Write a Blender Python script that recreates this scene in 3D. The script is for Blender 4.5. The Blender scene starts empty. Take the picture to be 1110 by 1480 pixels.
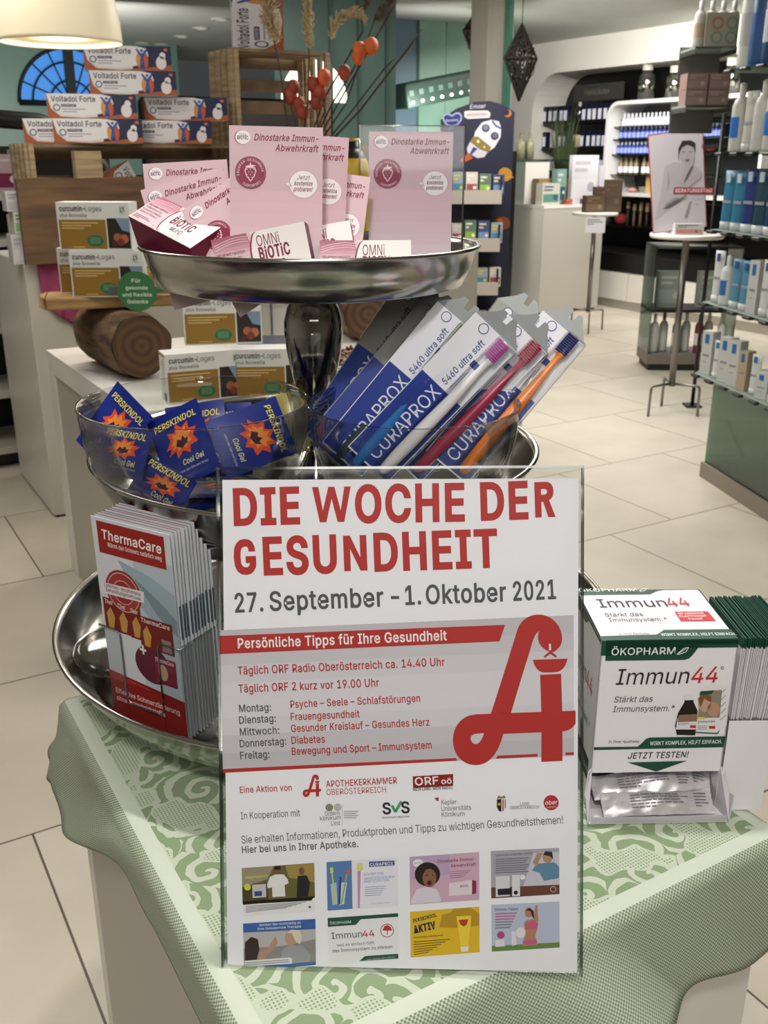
import bpy, bmesh, math, random
from mathutils import Vector, Matrix
random.seed(7)
C = bpy.context.scene.collection
S = bpy.context.scene
V = Vector
# ---------------------------------------------------------------- camera
H, FPX, PITCH = 1.5, 1411.0, math.radians(20.0)
cd = bpy.data.cameras.new('camera'); cam = bpy.data.objects.new('camera', cd); C.objects.link(cam)
cam.location = (0, 0, H); cam.rotation_euler = (math.pi/2 - PITCH, 0, 0)
cd.sensor_fit = 'VERTICAL'; cd.sensor_height = 24; cd.lens = FPX/1480*24
cd.clip_start = 0.05; cd.clip_end = 60
cd.dof.use_dof = True; cd.dof.focus_distance = 0.86; cd.dof.aperture_fstop = cd.lens/1.9
S.camera = cam
# ---------------------------------------------------------------- view + world
S.view_settings.view_transform = 'Standard'; S.view_settings.look = 'None'
S.view_settings.gamma = 1; S.view_settings.use_curve_mapping = False
S.view_settings.exposure = 0.0
S.cycles.transparent_max_bounces = 24
wd = bpy.data.worlds.new('world'); S.world = wd; wd.use_nodes = True
bg = wd.node_tree.nodes['Background']; bg.inputs[0].default_value = (0.95, 0.97, 1.0, 1); bg.inputs[1].default_value = 0.05
# ---------------------------------------------------------------- lights (ceiling lamps of the shop and added fill lights)
def area(name, loc, size, power, col=(1, .96, .90), aim=None, sy=None):
    l = bpy.data.lights.new(name, 'AREA'); l.energy = power; l.color = col; l.size = size
    if sy: l.shape = 'RECTANGLE'; l.size_y = sy
    o = bpy.data.objects.new(name, l); C.objects.link(o); o.location = loc
    if aim is not None:
        o.rotation_euler = (V(aim)-V(loc)).to_track_quat('-Z', 'Y').to_euler()
    return o
def spot(name, loc, aim, power, ang=70, size=.06, col=(1, .965, .91), blend=.6):
    l = bpy.data.lights.new(name, 'SPOT'); l.energy = power; l.color = col; l.spot_size = math.radians(ang)
    l.spot_blend = blend; l.shadow_soft_size = size
    o = bpy.data.objects.new(name, l); C.objects.link(o); o.location = loc
    o.rotation_euler = (V(aim)-V(loc)).to_track_quat('-Z', 'Y').to_euler()
    return o
spot('spot_over_stand', (0.0, 1.15, 2.6), (0.0, .98, .9), 62, 75, .05)
spot('spot_front', (-.15, -.55, 2.6), (0.0, 1.0, 1.0), 75, 60, .10)
area('ceiling_light_front', (0.2, -.9, 2.6), 1.6, 34, aim=(0, 1, 1))
area('ceiling_light_left', (-1.6, 3.0, 2.62), 1.2, 24, aim=(-1.6, 3.0, 0))
area('ceiling_light_aisle', (0.75, 5.7, 2.64), 1.4, 78, aim=(0.85, 5.7, 0), sy=1.4)
area('ceiling_light_near_right', (0.7, 2.6, 2.62), .9, 25, aim=(0.7, 2.6, 0))
area('ceiling_light_far', (2.6, 9.0, 2.62), 1.6, 105, aim=(3.0, 9.4, 0))
spot('spot_bulkhead_left', (1.3, 7.9, 2.66), (2.6, 11.3, 2.45), 430, 55, .05)
spot('spot_bulkhead_right', (2.5, 7.2, 2.66), (3.9, 9.0, 2.5), 190, 60, .05)
area('fill_light_mid_left', (-.9, 6.0, 2.64), 1.0, 34, aim=(-.9, 6.6, 0))  # added fill without a fixture, brightens the teal partition
spot('spot_display', (-.6, 2.5, 2.6), (-.75, 3.0, .9), 20, 50, .05)
area('fill_light_partition', (.45, 9.2, 1.75), .5, 16, aim=(.6, 10.2, 2.0))  # added fill hanging free in the room, brightens the green panels
area('fill_light_back_left', (-2.4, 9.0, 1.9), 1.0, 26, aim=(-3.4, 11.5, 2.4))  # added fill hanging free below the ceiling, brightens the back wall
# ---------------------------------------------------------------- frames
FW = V((0, math.cos(PITCH), -math.sin(PITCH))); UP = V((0, math.sin(PITCH), math.cos(PITCH)))
def ray(px, py): return FW + V((1, 0, 0))*((px-555)/FPX) + UP*((740-py)/FPX)
def atY(px, py, y):
    r = ray(px, py); return r*(y/r.y) + V((0, 0, H))
def atZ(px, py, z):
    r = ray(px, py); return r*((z-H)/r.z) + V((0, 0, H))
A0 = math.radians(30.5)          # the room, its tiles and furniture stand turned by this angle
EA = V((math.cos(A0), math.sin(A0), 0)); EB = V((-math.sin(A0), math.cos(A0), 0))
def W(a, b, z=0): return EA*a + EB*b + V((0, 0, z))
def atA(px, py, a):
    r = ray(px, py); p = r*(a/r.dot(EA)) + V((0, 0, H)); return p
def atB(px, py, b):
    r = ray(px, py); p = r*(b/r.dot(EB)) + V((0, 0, H)); return p
ROOM = Matrix.Rotation(A0, 4, 'Z')
def TR(loc, rz=0): return Matrix.Translation(V(loc)) @ Matrix.Rotation(rz, 4, 'Z')
def basis(o, x, y, n):
    m = Matrix((x, y, n)).transposed().to_4x4(); m.translation = o; return m
# ---------------------------------------------------------------- materials
MATS = {}
def lin(c):
    return c/12.92 if c <= .04045 else ((c+.055)/1.055)**2.4
def hexc(h):
    h = h.lstrip('#'); return tuple(lin(int(h[i:i+2], 16)/255) for i in (0, 2, 4)) + (1,)
def mat(key, col=None, rough=.5, metal=0, spec=.5, emit=None, estr=1):
    if key in MATS: return MATS[key]
    m = bpy.data.materials.new(key); m.use_nodes = True; b = m.node_tree.nodes['Principled BSDF']
    c = hexc(col or key); b.inputs['Base Color'].default_value = c
    b.inputs['Roughness'].default_value = rough; b.inputs['Metallic'].default_value = metal
    b.inputs['Specular IOR Level'].default_value = spec
    if emit: b.inputs['Emission Color'].default_value = hexc(emit); b.inputs['Emission Strength'].default_value = estr
    MATS[key] = m; return m
def pr(h):                      # a printed colour
    return mat('print_'+h.lstrip('#'), h, .45, 0, .3)
def nodes(key):
    m = bpy.data.materials.new(key); m.use_nodes = True; MATS[key] = m
    return m, m.node_tree.nodes, m.node_tree.links, m.node_tree.nodes['Principled BSDF']
def clear_mat(key, tint='#ffffff', refl=.06, rough=.03, edge=.35):
    m, n, l, b = nodes(key); n.remove(b)
    t = n.new('ShaderNodeBsdfTransparent'); t.inputs[0].default_value = hexc(tint)
    g = n.new('ShaderNodeBsdfGlossy'); g.inputs['Roughness'].default_value = rough
    lw = n.new('ShaderNodeLayerWeight'); lw.inputs[0].default_value = edge
    mr = n.new('ShaderNodeMapRange'); mr.inputs[3].default_value = refl; mr.inputs[4].default_value = .75
    l.new(lw.outputs['Fresnel'], mr.inputs[0]); mx = n.new('ShaderNodeMixShader')
    l.new(mr.outputs[0], mx.inputs[0]); l.new(t.outputs[0], mx.inputs[1]); l.new(g.outputs[0], mx.inputs[2])
    l.new(mx.outputs[0], n['Material Output'].inputs[0]); return m
ACR = clear_mat('acrylic', '#fafbfb', .015, .04, .12)
ACRE = clear_mat('acrylic_edge', '#c9d2d0', .25, .08, .4)
BOWL = clear_mat('bowl_plastic', '#f4f5f4', .02, .03, .22)
GREENG = clear_mat('green_glass', '#8fb3a3', .10, .05, .3)
SHELFG = clear_mat('shelf_glass', '#b4c6bf', .10, .04, .35)
def frosted(key, tint, diff, f):
    m = clear_mat(key, tint, .08, .08, .3); n, l = m.node_tree.nodes, m.node_tree.links; d = n.new('ShaderNodeBsdfDiffuse'); d.inputs[0].default_value = hexc(diff); x = n.new('ShaderNodeMixShader'); x.inputs[0].default_value = f
    o = n['Material Output']; s_ = o.inputs[0].links[0].from_socket; l.new(s_, x.inputs[1]); l.new(d.outputs[0], x.inputs[2]); l.new(x.outputs[0], o.inputs[0]); return m
FROST = frosted('frosted_glass', '#b9c8c0', '#aebcb3', .5)
GREYG = clear_mat('partition_glass', '#8aa79f', .07, .02, .25)
STEEL = mat('steel', '#b9b6b1', .17, 1)
CHROME = mat('chrome', '#a8a6a3', .09, 1)
DSTEEL = mat('brushed_steel', '#8b8782', .35, 1)
WLAM = mat('white_laminate', '#e9e5de', .35)
GLAM = mat('grey_laminate', '#b9b4aa', .4)
BLACK = mat('black_panel', '#0c0b0c', .4)
DARK = mat('dark_trim', '#24211f', .5)
PAPER = mat('paper', '#efedf2', .55, 0, .25)
def noise_mat(key, c1, c2, scale=5, stretch=(1, 1, 1), rough=.6, detail=5, bump=0, lo=.35, hi=.65, rings=False):
    m, n, l, b = nodes(key); tc = n.new('ShaderNodeTexCoord'); mp = n.new('ShaderNodeMapping')
    mp.inputs['Scale'].default_value = stretch; l.new(tc.outputs['Object'], mp.inputs[0])
    if rings:
        t = n.new('ShaderNodeTexWave'); t.wave_type = 'RINGS'; t.rings_direction = rings; t.inputs['Scale'].default_value = scale
        t.inputs['Distortion'].default_value = 3; t.inputs['Detail'].default_value = 3
    else:
        t = n.new('ShaderNodeTexNoise'); t.inputs['Scale'].default_value = scale; t.inputs['Detail'].default_value = detail
    l.new(mp.outputs[0], t.inputs['Vector']); r = n.new('ShaderNodeValToRGB')
    r.color_ramp.elements[0].position = lo; r.color_ramp.elements[1].position = hi
    r.color_ramp.elements[0].color = hexc(c1); r.color_ramp.elements[1].color = hexc(c2)
    l.new(t.outputs['Fac' if 'Fac' in t.outputs else 0], r.inputs[0]); l.new(r.outputs[0], b.inputs['Base Color'])
    b.inputs['Roughness'].default_value = rough
    if bump:
        bm_ = n.new('ShaderNodeBump'); bm_.inputs['Strength'].default_value = bump; bm_.inputs['Distance'].default_value = .01
        l.new(t.outputs['Fac' if 'Fac' in t.outputs else 0], bm_.inputs['Height']); l.new(bm_.outputs[0], b.inputs['Normal'])
    return m
WOODL = noise_mat('pale_crate_wood', '#8a765c', '#b09a78', 6, (1, 1, 12), .65)
WOODX = noise_mat('crate_slat_wood', '#6e5a44', '#957d5f', 6, (1, 12, 1), .65)
BOARD = noise_mat('brown_board_wood', '#49341f', '#6a4e2f', 4, (1, 1, 9), .6)
PLANK = noise_mat('rough_plank_wood', '#7a5c38', '#b08b58', 5, (1, 7, 7), .7, bump=.3)
BARK = noise_mat('bark', '#3f2f21', '#755c40', 9, (1, 1, 4), .85, bump=.6)
LOGEND = noise_mat('log_end_grain', '#4a3322', '#5e442d', 11, (1, 1, 1), .85, rings='Y', lo=.1, hi=.9)
MAGENTA = noise_mat('magenta_cloth', '#7c2a4c', '#a04068', 7, (3, 3, .6), .8)
# ---------------------------------------------------------------- mesh builder
# ---- lettering: outlines of a plain grotesque alphabet as numbers, thousandths of the letter size
GL_RAW = {
'!':(196,[67,160,63,509,132,509,128,160],[98,-4,81,-1,66,9,56,24,52,41,56,58,66,73,81,83,98,86,116,83,130,73,140,58,143,41,140,24,130,9,116,-1]),
'&':(448,[197,-7,150,-2,110,12,78,34,54,62,39,96,34,133,37,163,47,189,85,235,140,279,216,335,237,352,255,375,262,405,258,427,245,445,226,457,201,461,168,453,145,431,137,399,145,363,169,327,204,284,438,0,364,0,171,231,121,293,87,344,75,398,79,430,91,458,109,481,134,499,165,510,200,513,235,510,266,499,290,482,308,459,320,433,324,404,315,362,291,325,256,293,154,217,128,195,110,174,97,131,109,87,143,57,193,46,251,59,301,95,336,151,346,186,349,224,408,224,405,180,397,144,371,92,345,62,333,47,305,23,271,7]),
'*':(453,[201,223,206,331,114,272,89,315,186,365,89,415,114,459,206,400,201,509,250,509,246,400,337,459,362,415,266,365,362,315,337,272,246,331,250,223]),
'+':(453,[198,34,198,364,255,364,255,34],[61,172,61,226,391,226,391,172]),
',':(188,[38,-119,68,71,137,71,84,-119]),
'-':(453,[337,244,337,188,114,188,114,244]),
'.':(188,[95,-4,78,-1,63,9,53,24,50,41,53,59,63,73,78,83,95,87,113,83,128,73,138,59,141,41,138,24,128,9,113,-1]),
'/':(249,[235,533,71,-76,14,-76,178,533]),
'0':(453,[227,-7,174,1,130,24,95,62,69,113,53,178,48,254,53,330,69,395,95,447,130,484,174,508,227,516,279,508,323,484,358,447,384,395,400,330,405,254,400,178,384,113,359,62,323,24,279,1],[227,50,261,56,290,74,313,103,330,144,340,194,344,254,340,314,330,365,313,405,290,435,261,453,227,460,192,453,163,435,140,405,123,365,113,314,109,254,113,194,123,144,140,103,163,74,192,56]),
'1':(453,[76,0,76,55,391,55,391,0],[276,509,276,0,212,0,212,448,209,448,86,358,86,427,198,509]),
'2':(453,[64,0,64,47,234,229,282,282,311,327,320,371,317,397,308,419,273,449,224,460,196,457,172,447,139,413,130,390,127,362,66,362,71,405,86,442,111,473,143,496,182,511,225,516,268,511,306,497,337,474,361,445,376,411,381,372,371,318,357,290,336,259,306,223,267,180,153,60,153,57,389,57,389,0]),
'3':(453,[218,-7,173,-3,133,10,98,30,70,57,52,91,44,132,109,132,115,107,126,87,165,59,219,50,275,61,297,74,315,93,325,116,329,145,316,196,299,217,275,234,242,244,201,248,157,248,157,299,288,448,288,452,70,452,70,509,372,509,372,461,211,278,211,289,264,288,308,276,344,253,371,222,387,186,393,145,387,103,370,66,344,36,309,12,266,-2]),
'4':(453,[40,105,40,158,247,509,311,509,109,166,109,163,413,163,413,105],[282,0,282,121,282,146,282,318,343,318,343,0]),
'5':(453,[221,-7,178,-2,140,11,108,32,83,60,66,93,60,130,122,130,138,89,173,60,221,50,250,53,276,64,298,82,314,104,324,131,328,162,324,193,314,221,297,244,275,262,248,273,218,277,167,268,128,246,67,253,96,509,366,509,366,452,151,452,134,301,178,325,229,334,294,321,345,285,379,231,391,163,385,117,369,76,343,41,309,15,268,-1]),
'6':(453,[226,-7,182,-1,142,15,109,40,84,74,69,115,64,162,68,199,80,239,102,285,137,340,252,509,322,509,151,261,145,261,165,288,196,307,235,314,278,309,316,295,346,271,370,240,384,201,389,157,384,112,368,73,343,39,310,14,271,-2],[226,48,254,52,279,63,299,79,314,101,324,128,327,157,324,187,314,213,299,235,279,251,254,262,226,265,198,262,174,252,153,235,138,214,128,188,125,158,128,128,138,102,153,79,174,63,198,52]),
'7':(453,[97,0,323,448,323,452,62,452,62,509,391,509,391,449,165,0]),
'8':(453,[226,-7,178,-2,136,11,101,33,74,62,57,96,52,135,55,166,65,195,101,241,125,256,153,265,119,282,93,308,76,342,70,380,75,417,90,450,114,477,146,498,184,511,226,516,269,511,306,498,337,477,361,450,377,417,382,380,376,342,359,308,333,282,300,267,327,256,351,241,387,195,397,166,401,135,395,96,378,62,352,33,317,11,275,-2],[226,49,258,52,285,60,307,74,323,91,333,113,337,139,333,165,322,189,305,208,283,223,226,235,196,232,169,223,147,208,130,189,119,165,115,139,119,113,129,91,145,74,167,60,195,52],[226,290,274,300,307,330,319,376,308,420,275,449,226,460,177,449,145,420,133,376,145,330,178,300]),
'9':(453,[226,516,271,510,310,494,343,468,368,434,384,393,389,347,385,309,373,270,350,224,315,168,200,0,130,0,301,248,307,248,287,221,257,202,218,195,175,199,137,214,106,237,83,269,68,307,64,352,69,397,85,436,110,469,143,494,182,510],[226,460,199,457,174,446,154,429,138,407,129,381,125,352,129,322,138,295,154,274,174,257,199,247,226,243,254,247,279,257,299,273,314,295,324,321,327,350,324,381,314,407,299,429,279,446,254,457]),
':':(188,[95,-4,78,-1,63,9,53,24,50,41,53,59,63,73,78,83,95,87,113,83,128,73,138,59,141,41,138,24,128,9,113,-1],[95,271,78,274,63,284,53,299,50,316,53,334,63,349,78,359,95,362,113,359,128,349,138,334,141,316,138,299,128,284,113,274]),
'A':(480,[16,0,201,509,276,509,463,0,395,0,287,302,276,334,264,372,250,420,232,478,245,478,228,419,213,371,201,333,191,302,85,0],[110,142,110,199,370,199,370,142]),
'B':(456,[60,0,60,509,241,509,289,504,329,491,359,469,381,442,394,410,398,374,395,344,387,320,356,286,315,267,315,262,363,245,385,227,402,203,414,173,418,136,413,100,400,67,377,39,344,18,301,4,247,0],[125,57,245,57,296,63,330,80,349,105,355,137,342,184,306,218,279,228,248,231,125,231],[125,285,238,285,288,296,323,326,333,348,336,372,330,403,313,429,283,446,240,452,125,452]),
'C':(510,[267,-7,205,1,150,25,104,63,70,115,48,179,40,254,48,329,70,393,104,445,150,484,205,508,267,516,340,504,402,471,448,418,463,385,473,348,408,348,389,395,357,428,315,449,267,456,223,450,184,432,150,403,125,364,109,314,103,254,109,194,125,145,151,105,184,76,223,59,267,53,315,60,357,81,389,114,408,160,473,160,463,124,448,91,402,38,341,5]),
'D':(502,[219,0,96,0,96,57,215,57,272,63,318,81,354,110,379,149,394,198,399,255,394,312,379,361,354,399,320,428,275,446,221,452,93,452,93,509,225,509,294,501,353,478,399,441,433,391,455,329,462,255,455,181,433,119,398,68,351,31,291,8],[125,509,125,0,60,0,60,509]),
'E':(419,[60,0,60,509,372,509,372,452,125,452,125,286,355,286,355,229,125,229,125,57,375,57,375,0]),
'F':(410,[60,0,60,509,369,509,369,452,125,452,125,278,346,278,346,221,125,221,125,0]),
'G':(520,[269,-7,205,1,149,25,104,64,69,116,47,179,40,254,47,329,69,393,103,445,149,484,203,508,265,516,340,504,403,469,449,416,474,349,408,349,387,393,356,427,315,448,265,456,222,450,183,432,150,404,125,364,109,314,103,254,109,194,125,145,151,105,184,76,224,59,269,53,309,57,345,71,374,93,396,123,410,160,415,202,434,199,283,199,283,256,478,256,478,200,471,141,451,91,419,50,377,19,326,0]),
'H':(517,[60,0,60,509,125,509,125,289,392,289,392,509,457,509,457,0,392,0,392,232,125,232,125,0]),
'I':(300,[31,0,31,57,118,57,118,452,31,452,31,509,269,509,269,452,183,452,183,57,269,57,269,0]),
'J':(396,[185,-7,124,3,75,33,44,81,33,145,33,173,98,173,98,145,104,104,122,74,149,56,185,50,220,56,248,74,266,104,272,145,272,509,336,509,336,145,326,81,294,33,246,3]),
'K':(467,[104,145,104,216,139,261,174,303,212,344,364,509,448,509,231,276,228,276],[60,0,60,509,125,509,125,334,124,225,125,193,125,0],[372,0,188,259,228,309,449,0]),
'L':(393,[60,0,60,509,125,509,125,57,361,57,361,0]),
'M':(628,[60,0,60,509,152,509,277,187,287,159,299,123,311,84,322,49,307,49,318,83,330,121,342,158,352,187,476,509,568,509,568,0,504,0,504,291,504,327,505,369,506,413,507,457,513,457,498,409,482,363,467,322,456,291,342,0,286,0,170,291,159,321,145,361,129,408,112,457,119,457,120,416,121,372,122,328,122,291,122,0]),
'N':(523,[60,0,60,509,136,509,343,183,363,151,388,107,414,55,405,54,401,108,399,157,399,195,399,509,463,509,463,0,387,0,202,290,177,331,148,381,130,413,108,452,119,454,122,384,124,328,125,291,125,0]),
'O':(533,[267,-7,205,1,150,25,105,63,70,115,48,179,40,254,48,329,70,393,105,445,150,484,205,508,267,516,329,508,384,484,429,445,464,393,486,329,493,254,486,179,464,115,429,63,384,25,329,1],[267,53,310,59,349,76,383,105,408,144,425,194,430,254,425,314,408,365,383,404,349,433,310,450,267,456,223,450,184,433,151,404,125,364,109,314,103,254,109,194,125,144,151,105,184,76,223,59]),
'P':(445,[60,0,60,509,235,509,289,503,332,487,366,462,390,430,404,391,409,348,404,304,390,265,366,233,332,207,289,191,235,186,109,186,109,242,233,242,269,246,297,256,318,272,333,294,344,348,333,402,318,423,297,439,268,449,232,452,125,452,125,0]),
'Q':(533,[245,159,313,159,369,85,384,65,468,-48,401,-48,346,27,331,46],[267,-7,205,1,150,25,105,63,70,115,48,179,40,254,48,329,70,393,105,445,150,484,205,508,267,516,329,508,384,484,429,445,464,393,486,329,493,254,486,179,464,115,429,63,384,25,329,1],[267,53,310,59,349,76,383,105,408,144,425,194,430,254,425,314,408,365,383,404,349,433,310,450,267,456,223,450,184,433,151,404,125,364,109,314,103,254,109,194,125,144,151,105,184,76,223,59]),
'R':(449,[60,0,60,509,236,509,290,504,333,489,367,465,390,433,405,395,409,352,405,309,390,271,367,240,333,217,289,203,236,198,96,198,96,255,234,255,269,258,298,267,319,281,334,300,345,352,334,405,319,425,298,440,269,449,233,452,125,452,125,0],[353,0,230,229,303,229,428,0]),
'S':(447,[224,-9,172,-4,128,9,91,31,64,60,46,96,38,137,104,137,110,110,123,88,142,71,166,59,224,49,286,60,311,74,329,92,341,114,346,139,342,161,332,179,296,205,245,222,184,239,128,260,86,289,60,326,52,372,58,413,75,448,102,476,138,498,180,511,227,516,275,511,316,498,351,476,377,449,394,415,401,378,337,378,326,412,302,437,267,453,225,459,167,448,129,418,118,398,115,376,119,352,131,334,169,308,212,293,264,279,312,264,359,238,395,198,405,171,408,139,403,99,386,64,360,34,323,11,278,-4]),
'T':(449,[32,452,32,509,417,509,417,452,257,452,257,0,193,0,193,452]),
'U':(517,[259,-8,203,-2,154,15,114,43,85,80,66,124,60,173,60,509,124,509,124,178,128,144,141,113,160,87,187,68,220,56,259,52,298,56,331,68,357,87,377,113,389,144,393,178,393,509,457,509,457,173,451,124,433,80,403,43,363,15,315,-2]),
'V':(480,[204,0,16,509,84,509,192,206,203,176,215,137,230,89,248,31,235,31,252,90,267,138,279,176,290,206,395,509,463,509,278,0]),
'W':(686,[155,0,16,509,82,509,163,196,175,145,187,94,197,40,189,40,200,94,211,145,224,196,306,509,380,509,462,196,474,145,486,94,497,40,488,40,499,94,510,145,523,196,603,509,670,509,530,0,455,0,368,323,351,391,336,475,350,475,335,395,318,323,230,0]),
'X':(474,[18,0,217,284,217,236,29,509,104,509,178,400,204,361,223,329,243,292,232,292,252,329,272,361,298,400,374,509,446,509,259,239,259,287,456,0,382,0,292,129,268,165,250,195,230,231,244,231,225,196,206,166,182,129,91,0]),
'Y':(472,[203,0,203,208,16,509,91,509,192,344,222,292,250,230,224,230,251,293,280,344,381,509,455,509,268,208,268,0]),
'Z':(438,[42,0,42,46,273,385,306,431,341,476,348,454,285,452,223,452,40,452,40,509,397,509,397,462,169,129,134,81,97,33,90,54,152,57,214,57,399,57,399,0]),
'a':(389,[160,-9,126,-5,94,5,68,22,48,45,35,73,30,108,34,138,43,161,78,193,125,211,178,220,234,227,265,235,276,255,267,297,240,322,196,331,149,322,118,301,100,274,41,291,57,322,79,346,133,375,194,384,239,379,286,360,306,343,322,320,333,290,337,251,337,0,277,0,277,52,272,52,252,25,215,1],[170,45,202,49,228,59,263,93,276,138,276,190,259,182,231,176,200,171,175,168,134,159,103,139,95,124,92,105,102,72,130,52]),
'b':(424,[229,-8,198,-5,172,4,138,31,118,59,112,59,112,0,53,0,53,509,114,509,114,319,118,319,137,346,171,373,197,381,229,384,274,378,313,361,345,332,370,293,385,245,390,189,385,133,370,84,346,45,313,16,274,-2],[220,47,253,51,279,66,301,88,316,117,325,151,328,189,325,227,316,261,301,290,280,311,253,325,220,330,188,325,161,312,140,291,125,263,116,229,113,189,116,150,125,115,140,86,162,65,188,51]),
'c':(396,[207,-8,159,-2,117,16,82,46,56,85,40,133,34,187,40,243,56,291,82,330,117,360,159,378,207,384,260,377,305,356,340,322,362,277,303,262,290,289,270,311,242,325,207,330,173,325,145,310,124,287,108,258,96,187,108,117,124,89,145,66,173,51,207,46,243,52,271,66,292,89,304,117,363,102,341,56,306,21,261,-1]),
'd':(424,[195,-8,151,-2,111,16,79,45,55,84,39,133,34,189,39,245,55,293,79,332,112,361,151,378,196,384,228,381,253,373,287,346,306,319,311,319,311,509,372,509,372,0,313,0,313,59,307,59,287,31,252,4,227,-5],[205,47,236,51,263,65,284,86,299,115,309,150,312,189,309,229,300,263,284,291,263,312,237,325,205,330,172,325,145,311,124,290,108,261,99,227,96,189,99,151,109,117,124,88,145,66,172,51]),
'e':(404,[212,-8,161,-2,117,16,82,46,56,85,40,132,34,187,39,242,55,290,81,329,115,359,157,378,205,384,266,374,319,341,341,315,357,282,368,242,371,194,371,169,75,169,75,221,338,221,310,202,307,237,298,269,283,294,263,314,237,326,205,330,173,326,146,313,125,294,109,270,96,211,96,178,100,139,110,106,128,80,151,61,179,50,212,46,254,53,285,73,306,105,365,91,353,63,335,39,283,4,249,-5]),
'f':(254,[228,379,228,327,6,327,6,379],[81,0,81,432,84,461,96,486,113,505,135,519,187,530,222,527,243,521,227,468,215,472,195,474,171,470,154,460,145,443,142,419,142,0]),
'g':(425,[207,-151,168,-148,134,-140,82,-110,51,-69,101,-41,122,-66,154,-88,178,-95,207,-97,249,-92,282,-75,304,-47,311,-6,311,68,306,68,287,41,252,16,227,8,195,5,152,10,113,27,80,53,55,90,39,136,34,191,39,246,55,293,80,332,112,361,152,378,196,384,228,382,253,373,288,346,308,319,313,319,313,379,372,379,372,-9,367,-54,350,-90,324,-117,291,-136,251,-147],[205,59,237,63,264,75,285,95,300,121,309,154,312,193,309,231,300,264,285,291,264,312,237,325,205,330,172,325,145,312,124,290,109,262,99,229,96,193,99,155,109,123,124,96,145,76,172,63]),
'h':(410,[114,227,114,0,53,0,53,509,114,509,114,287,102,287,124,332,152,362,187,379,227,384,264,380,295,369,321,349,341,321,353,285,357,240,357,0,296,0,296,235,290,275,273,304,246,323,210,329,161,317,141,303,126,283,117,257]),
'i':(167,[53,0,53,379,114,379,114,0],[84,443,54,455,41,483,54,512,84,524,114,512,126,483,114,455]),
'j':(167,[53,379,114,379,114,-30,111,-63,102,-90,86,-113,65,-129,37,-139,4,-143,-10,-143,-10,-87,2,-87,25,-83,40,-72,50,-54,53,-29],[83,443,53,455,41,483,53,512,83,524,114,512,126,483,114,455]),
'k':(381,[110,137,110,212,121,212,284,379,360,379,184,199,177,199],[53,0,53,509,114,509,114,0],[294,0,148,186,191,229,372,0]),
'l':(189,[139,-2,101,3,74,20,58,47,53,84,53,509,114,509,114,99,115,77,120,62,130,54,146,52,160,53,170,54,181,3,162,-1]),
'm':(610,[53,0,53,379,112,379,112,295,108,295,132,346,172,376,219,386,257,380,287,361,309,331,321,295,312,295,337,343,381,375,437,386,468,383,497,372,522,354,541,328,553,296,557,255,557,0,496,0,496,254,490,289,473,313,447,326,419,330,374,320,345,290,335,247,335,0,274,0,274,260,269,288,253,311,229,326,199,330,158,320,126,289,117,266,114,238,114,0]),
'n':(410,[114,227,114,0,53,0,53,379,112,379,112,287,102,287,124,332,152,362,187,379,227,384,264,380,295,369,321,349,341,321,353,285,357,240,357,0,296,0,296,235,290,275,273,304,246,323,210,329,161,317,141,303,126,283,117,257]),
'o':(415,[207,-8,159,-2,117,16,82,46,56,85,40,133,34,187,40,243,56,291,82,330,117,360,159,378,207,384,256,378,299,360,333,330,359,291,376,243,381,187,376,133,359,85,333,46,299,16,256,-2],[207,46,242,51,270,66,292,89,307,117,319,187,307,258,292,287,270,310,242,325,207,330,173,325,145,310,124,287,108,258,96,187,108,117,124,89,145,66,173,51]),
'p':(424,[53,-143,53,379,112,379,112,319,118,319,137,346,171,373,197,381,229,384,274,378,313,361,345,332,370,293,385,245,390,189,385,133,370,84,346,45,313,16,274,-2,229,-8,198,-5,173,4,138,31,118,59,114,59,114,-143],[220,47,253,51,279,66,301,88,316,117,325,151,328,189,325,227,316,261,301,290,280,311,253,325,220,330,188,325,161,312,140,291,125,263,116,229,113,189,116,150,125,115,140,86,162,65,188,51]),
'q':(424,[372,-143,311,-143,311,59,306,59,287,31,252,4,227,-5,195,-8,151,-2,111,16,79,45,55,84,39,133,34,189,39,245,55,293,79,332,112,361,151,378,196,384,228,381,253,373,287,346,307,319,313,319,313,379,372,379],[205,47,236,51,263,65,284,86,299,115,309,150,312,189,309,229,300,263,284,291,263,312,237,325,205,330,172,325,145,311,124,290,108,261,99,227,96,189,99,151,109,117,124,88,145,66,172,51]),
'r':(259,[53,0,53,379,112,379,112,321,115,321,130,347,152,367,181,380,213,385,229,384,243,384,243,322,230,324,207,326,159,315,126,284,114,237,114,0]),
's':(365,[182,-8,145,-5,112,3,84,18,62,38,45,63,36,94,94,107,105,79,124,60,150,49,181,45,217,50,244,62,262,81,268,103,265,121,254,136,237,147,212,155,149,170,104,186,72,208,53,237,47,274,51,305,65,332,87,354,115,370,149,381,187,384,223,381,254,372,279,358,299,339,324,290,268,277,243,316,219,328,187,333,156,329,131,317,114,299,109,277,112,258,124,243,144,232,172,223,229,209,275,194,306,171,325,142,331,107,326,75,312,47,290,24,260,6,223,-5]),
't':(227,[204,379,204,327,6,327,6,379],[65,471,126,471,126,98,128,76,136,61,150,53,170,50,185,51,202,54,213,2,192,-3,168,-4,125,2,92,21,72,52,65,93]),
'u':(410,[182,-5,146,-1,115,11,89,31,69,59,57,95,53,139,53,379,114,379,114,144,119,105,137,75,164,56,200,50,249,62,268,77,283,97,293,122,296,153,296,379,357,379,357,0,298,0,298,92,307,92,286,47,257,17,222,0]),
'v':(389,[163,0,17,379,84,379,165,155,187,87,206,21,184,21,203,87,224,155,305,379,371,379,226,0]),
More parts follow.
